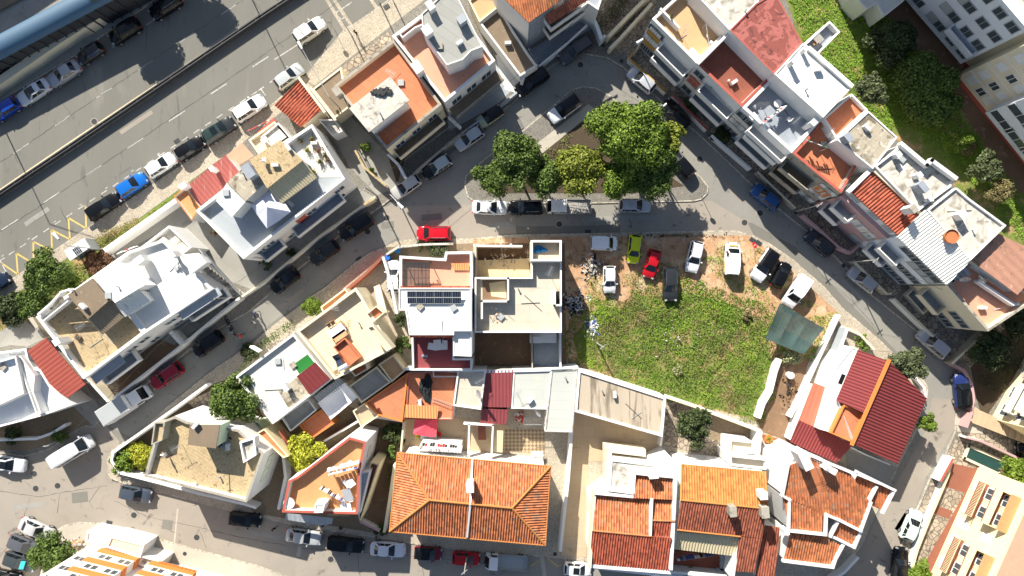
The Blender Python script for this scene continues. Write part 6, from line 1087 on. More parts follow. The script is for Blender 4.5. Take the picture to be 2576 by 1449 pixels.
for lab, a, h_ in (('avenue pole at the upper crosswalk', (955, 8), 6), ('signal pole on the pink avenue paving', (992, 8), 5), ('slim pole beside the cobbled crossing', (885, 90), 5.5), ('bent timber pole in the weedy lot', (1500, 862), 6.5), ('utility pole where the cables meet', (948, 492), 7), ('utility pole beside the white long wall', (600, 748), 7), ('utility pole in front of the grey terrace house', (1748, 262), 7.2), ('utility pole in front of the pink house', (2000, 532), 7.2), ('utility pole before the white corrugated house', (2130, 660), 7.2), ('utility pole at the foot of the hipped-roof house', (1176, 1392), 6)):
    p = W(*a, 0); r = thing('utility_pole', lab, 'pole', tuple(p), 'poles along the streets'); m_ = 'woodgrey' if 'timber' in lab or 'utility' in lab else 'steel'
    MB().cyl((p.x, p.y, 0), (p.x, p.y, h_), .1, .06, 9).build('pole', m_, r); MB().box((p.x, p.y, h_ - .4), (.9, .08, .08), R(40)).build('crossarm', 'steel', r)
def cable(label, pts, r=.018):
    b = MB()
    for (x0, y0, z0), (x1, y1, z1) in zip(pts[:-1], pts[1:]):
        a, c = W(x0, y0, 0), W(x1, y1, 0); a = Vector((a.x, a.y, z0)); c = Vector((c.x, c.y, z1)); n = 10; q = [a.lerp(c, i / n) - Vector((0, 0, .8 * math.sin(math.pi * i / n))) for i in range(n + 1)]
        for u, v_ in zip(q[:-1], q[1:]): b.cyl(u, v_, r, n=4, cap=False)
    tag(b.build('overhead_cable', 'darksteel'), label, 'cable', 'overhead cables')
cable('overhead cable along the shaded left street', [(600, 748, 6.8), (948, 492, 6.8)]); cable('overhead cable from the junction towards the dead end', [(948, 492, 6.8), (1310, 225, 6.8)]); cable('overhead cable along the long terrace fronts', [(1748, 262, 7), (2000, 532, 7), (2130, 660, 7), (2400, 775, 7)]); cable('overhead cable from the box truck corner to the white house', [(235, 1075, 5), (456, 862, 6), (600, 748, 6.8)]); cable('overhead cable from the dead end to the corner house', [(1310, 225, 6.8), (1470, 60, 6), (1748, 262, 7)])
b = MB(); q = P('-120,573 0,493 182,371 648,54 810,-54', .1)
for a, c in zip(q[:-1], q[1:]):
    d_ = (c - a).normalized(); n_ = Vector((-d_.y, d_.x, 0)); l = (c - a).length
    for off in (-.16, .16): e = [a + n_ * (off - .07), c + n_ * (off - .07), c + n_ * (off + .07), a + n_ * (off + .07)]; e = ccw([Vector((v_.x, v_.y, .80)) for v_ in e]); b.prism(e, .13)
rr_ = thing('guard_rail', 'long dark double steel guard rail on the avenue median', 'guard rail', tuple(q[2])); b.build('rail', 'darksteel', rr_); b = MB()
for a, c in zip(q[:-1], q[1:]):
    n = int((c - a).length / 2.5)
    for i in range(n): p = a.lerp(c, i / n); b.box((p.x, p.y, .42), (.14, .26, .66), math.atan2((c - a).y, (c - a).x))
b.build('rail_post', 'darksteel', rr_)
# bus shelter
c = W(190, 630, 0); r = thing('bus_shelter', 'white bus shelter with solar panels on its roof and a poster end panel', 'bus shelter', tuple(c))
q = P('161,631 211,599 226,622 176,656', 2.6); q = ccw(q); MB().prism(q, 2.48).build('roof', 'shutter', r)
q2 = ccw(P('181,628 197,618 208,633 192,643', 2.68)); o = MB().prism(q2, 2.62).build('solar_panel', 'panel', r); b = MB(); z1 = Vector((0, 0, .01))
for k in range(5): b.cyl(q2[0].lerp(q2[1], k / 4) + z1, q2[3].lerp(q2[2], k / 4) + z1, .018, n=4)
for k in range(3): b.cyl(q2[0].lerp(q2[3], k / 2) + z1, q2[1].lerp(q2[2], k / 2) + z1, .018, n=4)
b.build('panel_frame', 'shutter', o); b = MB()
for p in inset(q, .15): b.cyl((p.x, p.y, 0), (p.x, p.y, 2.5), .05)
b.build('post', 'steel', r); g = P('178,652 226,621', 2.5); MB().box(((g[0].x + g[1].x) / 2, (g[0].y + g[1].y) / 2, 1.3), ((g[1] - g[0]).length, .04, 2.0), math.atan2((g[1] - g[0]).y, (g[1] - g[0]).x)).build('back_glass', 'wglass', r)
g = P('213,600 230,626', 2.3); MB().box(((g[0].x + g[1].x) / 2, (g[0].y + g[1].y) / 2, 1.25), ((g[1] - g[0]).length, .18, 2.2), math.atan2((g[1] - g[0]).y, (g[1] - g[0]).x)).build('poster_panel', 'shutgrey', r); g = P('185,655 222,632', .6); MB().box(((g[0].x + g[1].x) / 2, (g[0].y + g[1].y) / 2 + .5, .45), (2.2, .35, .06), math.atan2((g[1] - g[0]).y, (g[1] - g[0]).x)).build('bench', 'wood', r)
# one-way sign at the dirt lot
p = W(1900, 660, 0); r = thing('road_sign', 'round red road sign with a white bar on a leaning post by the dirt lot', 'sign', tuple(p)); t_ = W(1898, 617, 2.6); MB().cyl(tuple(p), tuple(t_), .035).build('post', 'steel', r); ax = Vector((.5, .3, .75)).normalized(); o = MB().cyl(tuple(t_), tuple(t_ + ax * .03), .40, n=24).build('sign_plate', 'sign_red', r); b = MB(); rt = ax.cross(Vector((-.6, .8, 0))).normalized(); up = ax.cross(rt); cc = t_ + ax * .035; b.add([cc - rt * .28 - up * .07, cc + rt * .28 - up * .07, cc + rt * .28 + up * .07, cc - rt * .28 + up * .07], [(0, 1, 2, 3), (3, 2, 1, 0)]); b.build('bar', 'shutter', o)
p = W(196, 1262, 0)
for lab, x, y in (('round sign on a short post at the rounded tip of the island', 1763, 492), ('round sign on a post beside the shaded junction kerb', 150, 1110), ('parking sign on a post at the avenue edge by the crossing', 842, 75)):
    p = W(x, y, 0); r = thing('road_sign', lab, 'sign', tuple(p)); MB().cyl((p.x, p.y, 0), (p.x, p.y, 2.7), .03).build('post', 'steel', r); MB().cyl((p.x, p.y - .03, 2.5), (p.x, p.y + .0, 2.5), .32, n=20).build('sign_plate', 'steel', r)
MH = [(237, 306), (973, 548), (925, 583), (1460, 163), (1760, 400), (1912, 536), (1873, 560), (2453 - 4, 952), (1407, 564), (1360, 163), (1517, 116), (86, 1192), (90, 1229), (145, 1222), (495, 1352), (337, 1296), (832, 1407), (2445, 1010), (645, 794), (285, 1058), (1010, 463), (943, 507), (701, 700), (2000, 535), (2120, 668), (1396, 1392), (858, 1327), (812, 1320), (1685, 258), (1563, 155), (466, 1392)]
ML = ['on the upper avenue carriageway, beside the median', 'in the sunny crossing patch by the long black estate', 'in front of the long black estate car', 'in the middle of the dead-end bend', 'in the shaded street beside the island trees', 'in the long shaded street below the bright blue hatchback', 'in the sunny road above the one-way sign', 'skip', 'in the street south of the black SUV and white pickup', 'on the pavement behind the black car by the blue railings', 'on the pavement near the yellow capped wall in the dead end', 'in the lower left junction, left one near the white saloon', 'in the lower left junction, beneath the first one by the white saloon', 'in the lower left junction, between the minibus and the sunny road', 'in the lower street below the dark slate hatchback', 'beside the dark slate hatchback in the sunny street', 'in the lower street in front of the black estate car', 'on the pavement at the right edge by the blue SUV', 'on the pavement by the white wall above the motorcycles', 'at the end of the box truck on the pavement', 'on the pavement beside the beige-silver hatchback', 'on the cobbles beside the cable junction', 'on the pavement beside the dark hatchback with shiny windscreen', 'on the cobbled pavement beside the pink wall', 'on the cobbled pavement beside the dark blue-black hatchback', 'on the pavement at the gate of the long drive', 'on the pavement right of the pale blue awning', 'on the pavement left of the pale blue awning stair', 'on the pavement beside the black SUV in deep shade', 'on the pavement at the corner of the yellow capped wall', 'on the beige pavement of the balcony apartment block']
for i, (x, y) in enumerate(MH):
    if i in (17,): continue
    p = W(x, y, 0); zz = .012 if i not in (9, 10, 20, 21, 22, 23, 24, 25, 26, 27, 28, 29, 30, 19) else .215
    if i == 30: zz = .13
    o = MB().cyl((p.x, p.y, zz - .01), (p.x, p.y, zz + .006), .36 if zz < .1 else .25, n=20).build('manhole_cover', 'darksteel'); tag(o, 'round manhole cover ' + ML[i], 'manhole cover', 'manhole covers'); 
    if zz < .1: o2 = MB().cyl((p.x, p.y, zz - .012), (p.x, p.y, zz + .003), .50, n=20).build('collar', 'asphalt_warm'); o2.parent = o
for x, y, a, lb in ((236, 572, 33, 'on the avenue pavement behind the black saloon'), (445, 355, 33, 'in the avenue beside the plain black hatchback'), (1892, 604, -35, 'left of a pair above the one-way sign'), (1907, 611, -35, 'right of a pair above the one-way sign'), (275, 1315, -12, 'at the rounded kerb of the balcony apartment block'), (290, 1206, -20, 'at the kerb of the sandy-roofed corner house'), (1479, 583, 0, 'at the kerb above the white panel van'), (973, 18, 33, 'on the avenue pavement beside the pink paving'), (903, 652, 33, 'at the kerb below the long black estate car')):
    p = W(x, y, 0); tag(MB().box((p.x, p.y, .205 if y < 20 or y == 572 or y < 615 and x > 1800 else .02), (.75, .5, .03), R(a)).build('drain_grate', 'darksteel'), 'dark rectangular drain grate ' + lb, 'drain', 'drain grates')
# ------------------------------------------------------------ vegetation
def quads(name, cen, nrm, size, m, root=None, asp=.62, org=None):
    """many leaf-sized faces: centres, normals, sizes as arrays"""
    n = len(cen); t = nr.normal(size=(n, 3)); t -= nrm * np.sum(t * nrm, axis=1)[:, None]; t /= np.linalg.norm(t, axis=1)[:, None] + 1e-9; u = np.cross(nrm, t)
    s = size[:, None]; v = np.stack([cen - t * s, cen - u * s * asp + t * s * .1, cen + t * s, cen + u * s * asp], axis=1).reshape(-1, 3)
    if org is not None: v = v - np.array(org)
    me = bpy.data.meshes.new(name); me.vertices.add(4 * n); me.vertices.foreach_set('co', v.ravel()); me.loops.add(4 * n); me.polygons.add(n)
    me.loops.foreach_set('vertex_index', np.arange(4 * n, dtype=np.int32)); me.polygons.foreach_set('loop_start', np.arange(0, 4 * n, 4, dtype=np.int32)); me.polygons.foreach_set('loop_total', np.full(n, 4, dtype=np.int32))
    me.materials.append(M[m]); me.update(calc_edges=True); o = bpy.data.objects.new(name, me); COL.objects.link(o)
    if root: o.parent = root
    return o
def unit(a): return a / (np.linalg.norm(a, axis=-1, keepdims=True) + 1e-9)
def tree(label, x, y, r, hc, m, name='tree', cat='tree', group=None, sq=.62, leaf=.16, dens=1.0, clump=.42, bark='bark', m2=None):
    """x, y, r: crown centre and radius in survey units at height hc (m)"""
    c = W(x, y, hc); R_ = r / 20 * (1 - hc / CH); k = thing(name, label, cat, (c.x, c.y, 0), group); c = np.array(c)
    nc = max(9, int(44 * (R_ / 2.2) ** 1.7 * .55 / clump)); d = unit(nr.normal(size=(nc, 3))); d[:, 2] = np.abs(d[:, 2]) * 1.1 - .28; d = unit(d)
    rad = R_ * (.40 + .46 * nr.random(nc)); rad[: nc // 4] *= .45; off = d * rad[:, None] * np.array([1, 1, sq]); th_ = np.arctan2(off[:, 1], off[:, 0]); off[:, :2] *= (1 + .16 * np.sin(th_ * 3 + rnd.random() * 6) + .10 * np.sin(th_ * 7 + rnd.random() * 6))[:, None]
    cr = R_ * clump * (.30 + .62 * nr.random(nc) ** 1.5); cr = np.minimum(cr, R_ * .36)
    C_, N_ = [], []
    for i in range(nc):
        n = max(20, int(dens * 95 * (cr[i] / (leaf * 2.6)) ** 2)); dd = unit(nr.normal(size=(n, 3))); dd[:, 2] = np.where(dd[:, 2] < -.35, -dd[:, 2], dd[:, 2])
        rr = cr[i] * (.45 + .85 * nr.random(n) ** .8); C_.append(c + off[i] + dd * rr[:, None] * np.array([1, 1, .8])); N_.append(unit(dd + nr.normal(size=(n, 3)) * .55))
    C_ = np.concatenate(C_); N_ = np.concatenate(N_); C_[:, 2] = np.maximum(C_[:, 2], .15)
    if m2:
        s = C_[:, 0] + nr.normal(size=len(C_)) * .25 > c[0]; sz_ = leaf * (.6 + .8 * nr.random(len(C_)))
        quads('crown', C_[~s], N_[~s], sz_[~s], m, k, org=k.location); quads('crown', C_[s], N_[s], sz_[s], m2, k, org=k.location)
    else: quads('crown', C_, N_, leaf * (.6 + .8 * nr.random(len(C_))), m, k, org=k.location)
    b = MB(); hb = max(.2, hc * .45); b.cyl((c[0], c[1], 0), (c[0], c[1], hb), .05 + .05 * R_, .04 + .035 * R_, 8)
    for i in range(min(9, nc)):
        e = c + off[i] * .85; mid = (np.array([c[0], c[1], hb]) * .45 + e * .55); mid[2] -= .1; b.cyl((c[0], c[1], hb * .95), tuple(mid), .03 + .025 * R_, .02 + .015 * R_, 6, False); b.cyl(tuple(mid), tuple(e), .02 + .012 * R_, .012, 5, False)
    b.build('trunk', bark, k); return k
TG = 'trees on the planted island'
T_ = [
 ('big bright green tree on the right part of the planted island', 1588, 338, 88, 8.2, 'lf_bright', TG), ('yellow-green tree at the right side of the big bright island tree', 1668, 352, 52, 7.2, 'lf_yellow', TG), ('dark green tree at the lower right of the planted island', 1640, 420, 66, 6.6, 'lf_mid', TG), ('fresh green tree low in the middle of the planted island', 1562, 440, 58, 6.0, 'lf_bright', TG),
 ('yellowish tree in the middle of the planted island behind the white pickup', 1460, 432, 60, 6.0, 'lf_yellow', TG), ('round green tree left of the yellowish one on the island', 1374, 446, 52, 5.6, 'lf_mid', TG), ('tall dark tree on the left part of the planted island', 1297, 400, 64, 6.6, 'lf_mid', TG), ('mid green tree at the far left end of the planted island', 1238, 448, 42, 4.6, 'lf_mid', TG),
 ('broad dark tree beside the bus shelter', 124, 692, 58, 4.2, 'lf_mid', None), ('bright green tree under the broad dark one on the verge', 172, 712, 34, 2.6, 'lf_bright', None), ('leafy tree at the corner of the sand-roofed house', 88, 762, 44, 3.2, 'lf_mid', None), ('dark bush at the left frame edge on the verge', 22, 778, 44, 2.0, 'lf_dark', None), ('reddish brown bush behind the bus shelter', 248, 660, 34, 1.8, 'lf_red', None),
 ('round dark tree next to the pale grey roofed house', 588, 1000, 62, 5.0, 'lf_mid', None), ('yellow-green lemon tree beside the wedge-shaped house', 766, 1136, 46, 3.2, 'lf_lime', None), ('small bright tree at the front corner of the cream terrace house', 786, 772, 30, 3.0, 'lf_bright', None), ('small dark round tree beside the white solar-panel house', 1004, 803, 22, 3.0, 'lf_dark', None), ('small green tree below the dark round one by the white solar-panel house', 1014, 868, 25, 3.0, 'lf_mid', None),
 ('round dark tree standing in the back garden below the weedy lot', 1746, 1068, 47, 4.0, 'lf_dark', None), ('grey-green tree leaning over the pavement by the red sheet roof', 2277, 916, 44, 4.6, 'lf_olive', None), ('small bright green tree at the lower tip of the red sheet roof', 2330, 1066, 28, 3.4, 'lf_bright', None), ('large round dark tree in the shaded garden below the apartment blocks', 2320, 215, 74, 2.6, 'lf_mid', None),
 ('dark dense tree above the large round one in the shaded garden', 2240, 110, 60, 2.3, 'lf_dark', None), ('dark tree at the lower edge of the shaded garden', 2350, 262, 58, 2.4, 'lf_mid', None), ('grey-olive tree behind the white upper roof', 2188, 225, 42, 4.2, 'lf_olive', None), ('brown dry tree in the far right garden', 2434, 372, 26, 2.0, 'lf_dry', None),
 ('bright tree at the lower end of the shaded garden', 2420, 355, 30, 2.4, 'lf_bright', None), ('dusty green tree behind the weathered rear terrace', 2480, 425, 38, 2.4, 'lf_olive', None), ('yellowish dry tree next to the pale rear terrace', 2515, 480, 34, 2.2, 'lf_dry', None), ('bright tree beside the green pool', 2556, 1196, 46, 3.2, 'lf_bright', None), ('green bush at the gate of the yellow apartment house', 2310, 1445, 36, 1.8, 'lf_bright', None),
 ('dark bush in the yard behind the yellowish corner wall', 2490, 880, 50, 2.6, 'lf_dark', None), ('olive tree in the right edge garden', 2560, 800, 46, 3.2, 'lf_dark', None), ('low green tree in the corner garden of the sandy-roofed house, nearest the junction', 312, 1160, 36, 2.0, 'lf_bright', None), ('yellow-leaved shrub in the corner garden of the sandy-roofed house', 352, 1140, 34, 2.0, 'lf_lime', None),
 ('conifer-like green tree beside the lower left apartment block', 132, 1392, 50, 3.4, 'lf_mid', None), ('green bush in the narrow alley left of the hipped roof', 992, 1088, 30, 2.0, 'lf_dark', None), ('thin climbing bush in the alley left of the hipped roof', 982, 1140, 20, 1.6, 'lf_mid', None), ('pale feathery shrub by the shade canopy', 1988, 898, 28, 2.0, 'lf_pale', None), ('red and green potted shrub row in front of the solar-panel house', 1100, 623, 26, 1.8, 'lf_olive', None),
 ('small palm-like plant by the solar-panel house wall', 1062, 620, 16, 1.4, 'lf_mid', None), ('spiky bright plant in the stair alley', 932, 428, 12, 1.0, 'lf_bright', None), ('green bush in the narrow sloping garden left of the dark yard', 918, 375, 18, 1.2, 'lf_bright', None), ('bush in the yard below the blue terrace house, left one', 668, 665, 18, 1.4, 'lf_dark', None), ('bush in the yard below the blue terrace house, right one', 735, 632, 16, 1.3, 'lf_dark', None),
 ('dark climbing bush at the pink capped yard', 1745, 260, 24, 1.6, 'lf_olive', None), ('dark shrub in the yard below the grey terrace', 1815, 340, 28, 1.8, 'lf_dark', None), ('small round shrub at the corner of the hipped-roof house', 963, 1330, 16, 1.2, 'lf_mid', None), ('green shrub behind the wall above the red-roofed house', 2165, 855, 18, 1.2, 'lf_bright', None), ('rust-coloured bush by the white wall, above the red-roofed house', 2180, 872, 14, 1.0, 'lf_mid', None),
 ('shrub along the shaded yard of the left white house', 150, 1100, 26, 1.2, 'lf_mid', None), ('dark shrub along the wall at the bottom left yard', 35, 1095, 26, 1.2, 'lf_dark', None), ('green shrub at the wall of the pale grey roofed house', 628, 890, 28, 1.8, 'lf_dark', None), ('bush inside the back garden by the white wall end', 950, 1340, 14, 1.0, 'lf_dark', None), ('pale shrub in the middle of the weedy lot', 1705, 932, 18, .9, 'lf_pale', None), ('bare brown shrub in the weedy lot', 1878, 795, 16, .8, 'lf_dry', None), ('bush at the top edge between the apartment blocks', 2180, 10, 26, 1.6, 'lf_bright', None),
]
for lab, x, y, r, hc, m, g in T_:
    bush = hc < 2.1; tree(lab, x, y, r, hc if not bush else max(.5, r / 20 * .45), m, 'bush' if bush else 'tree', 'bush' if bush else 'tree', g, .62 if not bush else .5, .15 if r > 34 else .11, .95)
for lab, x, y in (('shade tree beyond the top of the photo whose shadow falls on the avenue lanes', 310, -22), ('second shade tree beyond the top of the photo with its shadow on the avenue', 452, -118)):
    tree(lab, 242 if x < 400 else 398, -70 if x < 400 else -172, 58, 6.0, 'lf_mid', 'tree', 'tree', None, .8, .2, .9)
def inpoly(px, py, poly):
    ins = np.zeros(len(px), bool); n = len(poly); j = n - 1
    for i in range(n):
        xi, yi, xj, yj = poly[i][0], poly[i][1], poly[j][0], poly[j][1]
        ins ^= ((yi > py) != (yj > py)) & (px < (xj - xi) * (py - yi) / (yj - yi + 1e-12) + xi); j = i
    return ins
def lownoise(x, y, s, seed):
    g = np.random.default_rng(seed); o = np.zeros(len(x))
    for k in range(7): a = g.uniform(0, 6.28); f = s * g.uniform(.5, 2.2); o += np.sin(x * f * math.cos(a) + y * f * math.sin(a) + g.uniform(0, 6.28)) / 7
    return o
def field(label, s, n, m, size=.10, h=.16, thr=-9., seed=1, z=.17, name='grass', tilt=.9, edge_=.5, gap=-.75):
    p = [(q.x, q.y) for q in P(s)]; xs = [q[0] for q in p]; ys = [q[1] for q in p]; A_ = abs(sum(p[i][0] * p[(i + 1) % len(p)][1] - p[(i + 1) % len(p)][0] * p[i][1] for i in range(len(p))) / 2)
    N_ = int(n * (max(xs) - min(xs)) * (max(ys) - min(ys))); x = nr.uniform(min(xs), max(xs), N_); y = nr.uniform(min(ys), max(ys), N_)
    k = inpoly(x, y, p) & (lownoise(x, y, 1.1, seed) + nr.normal(size=N_) * .12 > thr); x, y = x[k], y[k]; n_ = len(x)
    if len(x) > 50:
        ed = np.full(len(x), 9.)
        for i in range(len(p)):
            ax, ay = p[i]; bx_, by_ = p[(i + 1) % len(p)]; L2 = (bx_ - ax) ** 2 + (by_ - ay) ** 2 + 1e-9; t_ = np.clip(((x - ax) * (bx_ - ax) + (y - ay) * (by_ - ay)) / L2, 0, 1); ed = np.minimum(ed, np.hypot(x - ax - t_ * (bx_ - ax), y - ay - t_ * (by_ - ay)))
        k = ed > edge_ * (.45 + lownoise(x, y, 2.4, seed + 9) * 1.5 + nr.random(len(x)) * .5); k &= (lownoise(x, y, 2.8, seed + 3) + nr.normal(size=len(x)) * .25) > gap; x, y = x[k], y[k]; n_ = len(x)
    hh = h * (1 + 1.6 * np.clip(lownoise(x, y, 1.6, seed + 5) + .1, 0, 1) * 2.2) ; c = np.stack([x, y, z + hh * nr.random(n_)], 1); nn = unit(nr.normal(size=(n_, 3)) * tilt + np.array([0, 0, 1]))
    o = quads(name, c, nn, size * (.6 + .9 * nr.random(n_)), m, asp=.35); tag(o, label, None, None, 'stuff'); return o
field('weeds and grass covering the empty lot', '1490,735 1560,745 1590,700 1650,710 1760,695 1830,725 1905,745 1960,790 1985,870 1975,905 1950,1000 1915,1075 1860,1066 1676,1012 1500,955 1420,930 1405,850 1430,780', 80, 'gr_field', .12, .13, seed=3, edge_=.8, gap=-.36, tilt=.7)
field('taller darker weed clumps rising above the field grass', '1500,780 1600,745 1760,735 1850,760 1920,830 1925,920 1900,1040 1676,990 1500,930 1440,890 1450,830', 22, 'lf_olive', .10, .30, .18, seed=31, name='undergrowth', edge_=.8, gap=-.4)
field('bright fresh weed clumps among the field grass', '1500,780 1600,745 1760,735 1850,760 1920,830 1925,920 1900,1040 1676,990 1500,930 1440,890 1450,830', 55, 'lf_bright', .10, .30, .20, seed=47, name='undergrowth', edge_=.8, gap=-.5)
field('straw-coloured dry weeds among the field grass', '1500,780 1600,745 1760,735 1850,760 1920,830 1925,920 1900,1040 1676,990 1500,930 1440,890 1450,830', 50, 'lf_dry', .09, .26, .22, seed=53, name='undergrowth', edge_=.8, gap=-.5)
field('thinner weeds growing over the dirt around the parked cars', '1480,700 1560,650 1700,660 1900,610 1990,700 2060,770 1940,840 1500,850 1440,800', 55, 'gr_lush', .10, .14, .0, seed=11)
field('weed strip along the cobbled kerb of the dirt lot', '1700,600 1880,592 1900,640 1880,690 1740,690', 45, 'gr_lush', .09, .1, .16, seed=8)
field('weeds beside the shade canopy and white wall', '2020,800 2105,780 2110,800 2045,920 2020,905 1950,890 1960,870 2020,880 2070,830', 70, 'gr_lush', .11, .22, seed=5, edge_=.2)
field('lush grass strip behind the long terrace', '1965,-40 2150,-40 2290,90 2430,300 2600,520 2600,640 2545,590 2440,470 2300,340 2200,320 2150,265 2105,200 2020,110 1990,30', 75, 'gr_lush', .12, .12, seed=6, tilt=.5)
field('dark undergrowth in the shaded garden', '2150,20 2240,60 2300,180 2390,260 2420,330 2340,300 2250,190 2200,120', 30, 'lf_dark', .14, .25, seed=9, name='undergrowth')
field('grassy verge between the avenue pavement and the white wall', '240,628 300,590 437,489 555,402 562,395 470,470 438,500 262,628', 70, 'gr_lush', .10, .12, seed=2, edge_=.12)
field('dry scrubby bushes on the verge', '240,615 262,585 335,553 370,545 345,575 290,610 262,630', 120, 'gr_dry', .12, .5, seed=4, name='undergrowth', edge_=.12)
field('rough green ground cover under the verge trees', '-20,790 60,740 160,665 250,640 260,680 170,735 90,790 0,835', 45, 'gr_dry', .12, .3, seed=12, name='undergrowth')
field('sparse weeds in the planted island bed', '1380,365 1440,320 1440,400 1380,430 1300,440 1335,405', 40, 'gr_field', .1, .12, -.1, seed=7)
field('dark hedge foliage filling the strip beside the beige retaining wall', '1490,60 1560,-20 1635,-40 1600,0 1545,60 1520,88', 80, 'lf_dark', .13, .9, seed=13, name='foliage')
field('hedge plants along the front of the pale grey roofed house', '596,935 640,870 740,800 745,822 690,860 640,900 600,950', 95, 'lf_mid', .12, .6, seed=14, name='foliage', edge_=.12)
field('ivy and shrubs in the narrow alley beside the hipped roof', '975,1060 1005,1062 1000,1130 985,1230 972,1210', 60, 'lf_mid', .12, .5, -.2, seed=15, name='foliage', edge_=.15)
field('weeds on the verge by the street corner garden', '2450,960 2520,850 2590,800 2590,900 2500,1000', 40, 'lf_dark', .13, .4, seed=16, name='undergrowth')
def heap(label, x, y, r, n, ms, z=.16, cat='rubble', name='rubble_heap', sz_=.13, ell=1.0):
    b = {m: MB() for m in ms}
    for i in range(n):
        a, q = rnd.random() * 6.28, abs(rnd.gauss(0, .45)) * r; c = W(x + q * math.cos(a), y + q * math.sin(a) * ell, z); s = sz_ * rnd.uniform(.5, 1.7); m = rnd.choice(ms)
        b[m].box((c.x, c.y, z + s * .2 + max(0, .35 * (1 - q / r)) * rnd.random()), (s * rnd.uniform(.5, 2.4), s * rnd.uniform(.4, 1.2), s * .35), rnd.random() * 6, taper=rnd.uniform(.5, 1))
    ks = list(ms); big = MB()
    for i, m in enumerate(ks): big.add(b[m].v, b[m].f, i)
    o = big.build(name, ks); tag(o, label, None, None, 'stuff'); return o
heap('heap of white and grey rubble on the dirt lot beside the small white car', 1490, 672, 38, 420, ['trash_white', 'rubble', 'rubble', 'wood', 'shutgrey'], ell=1.1); heap('blue and white plastic rubbish in the shade of the unfinished building', 1447, 765, 42, 420, ['trash_blue', 'trash_blue', 'trash_white', 'rubble']); heap('pale rubble trail at the edge of the weedy lot', 1488, 820, 26, 160, ['trash_white', 'rubble', 'trash_blue'], ell=1.8)
heap('scattered white litter caught in the weeds', 1700, 850, 170, 60, ['trash_white', 'trash_white', 'rubble'], z=.4, sz_=.09, ell=.5); heap('scraps of rubble at the earth floor of the unfinished building', 1265, 645, 60, 120, ['rubble', 'wood'], z=.9); heap('litter on the open concrete slab', 1250, 790, 40, 40, ['trash_white', 'wood'], z=5.25, sz_=.09)
heap('broken slabs on the pavement at the lower left', 195, 1368, 22, 60, ['rubble', 'wood'], sz_=.22); heap('clutter piled on the speckled sandy roof', 548, 1112, 30, 130, ['plastic', 'shutgrey', 'cloth_grey'], z=6.92, sz_=.16, ell=.5); heap('odds and ends beside the green stub roof', 636, 1090, 26, 90, ['trash_white', 'cloth_green', 'plastic', 'wood'], z=.3, sz_=.18)
heap('logs and scrap on the bare earth plot', 1985, 985, 45, 80, ['wood', 'wood', 'plastic', 'dirt_dark'], sz_=.16, ell=1.5); heap('household clutter on the red tiled yard', 1975, 1160, 26, 60, ['trash_white', 'darksteel', 'cloth_blue'], z=.4, sz_=.2); heap('washing and boxes in the caged yard', 1305, 1048, 16, 60, ['cloth_red', 'trash_white', 'brick_red'], z=.5, sz_=.2)
# ------------------------------------------------------------ loose things on terraces and in yards
def blob(name, label, cat, x, y, h_, rx, ry, rz, m, seed=0, rot=0):
    g = np.random.default_rng(seed); c = W(x, y, h_); b = MB(); n, k = 18, 6; vs = [(c.x, c.y, h_ + rz)]
    for j in range(1, k + 1):
        for i in range(n): t = 2 * math.pi * i / n; q = j / k * (1 + .22 * math.sin(3 * t + seed) + .1 * g.normal()); a, e = rx * q * math.cos(t), ry * q * math.sin(t); vs.append((c.x + a * math.cos(rot) - e * math.sin(rot), c.y + a * math.sin(rot) + e * math.cos(rot), h_ + .02 + rz * (1 - (j / k) ** 2) * (1 + .35 * g.normal())))
    fs = [(0, 1 + i, 1 + (i + 1) % n) for i in range(n)] + [(1 + j * n + i, 1 + j * n + n + i, 1 + j * n + n + (i + 1) % n, 1 + j * n + (i + 1) % n) for j in range(k - 1) for i in range(n)]
    b.add(vs, fs); return tag(b.build(name, m), label, cat)
blob('tarpaulin', 'crumpled bright blue tarpaulin in the sandy room of the unfinished building', 'tarpaulin', 1358, 628, 5.72, .75, .42, .3, 'tarp_blue', 2); blob('tarpaulin', 'crumpled black tarpaulin draped over the rusty terrace', 'tarpaulin', 1072, 975, 3.15, .75, 1.7, .35, 'cloth_black', 5)
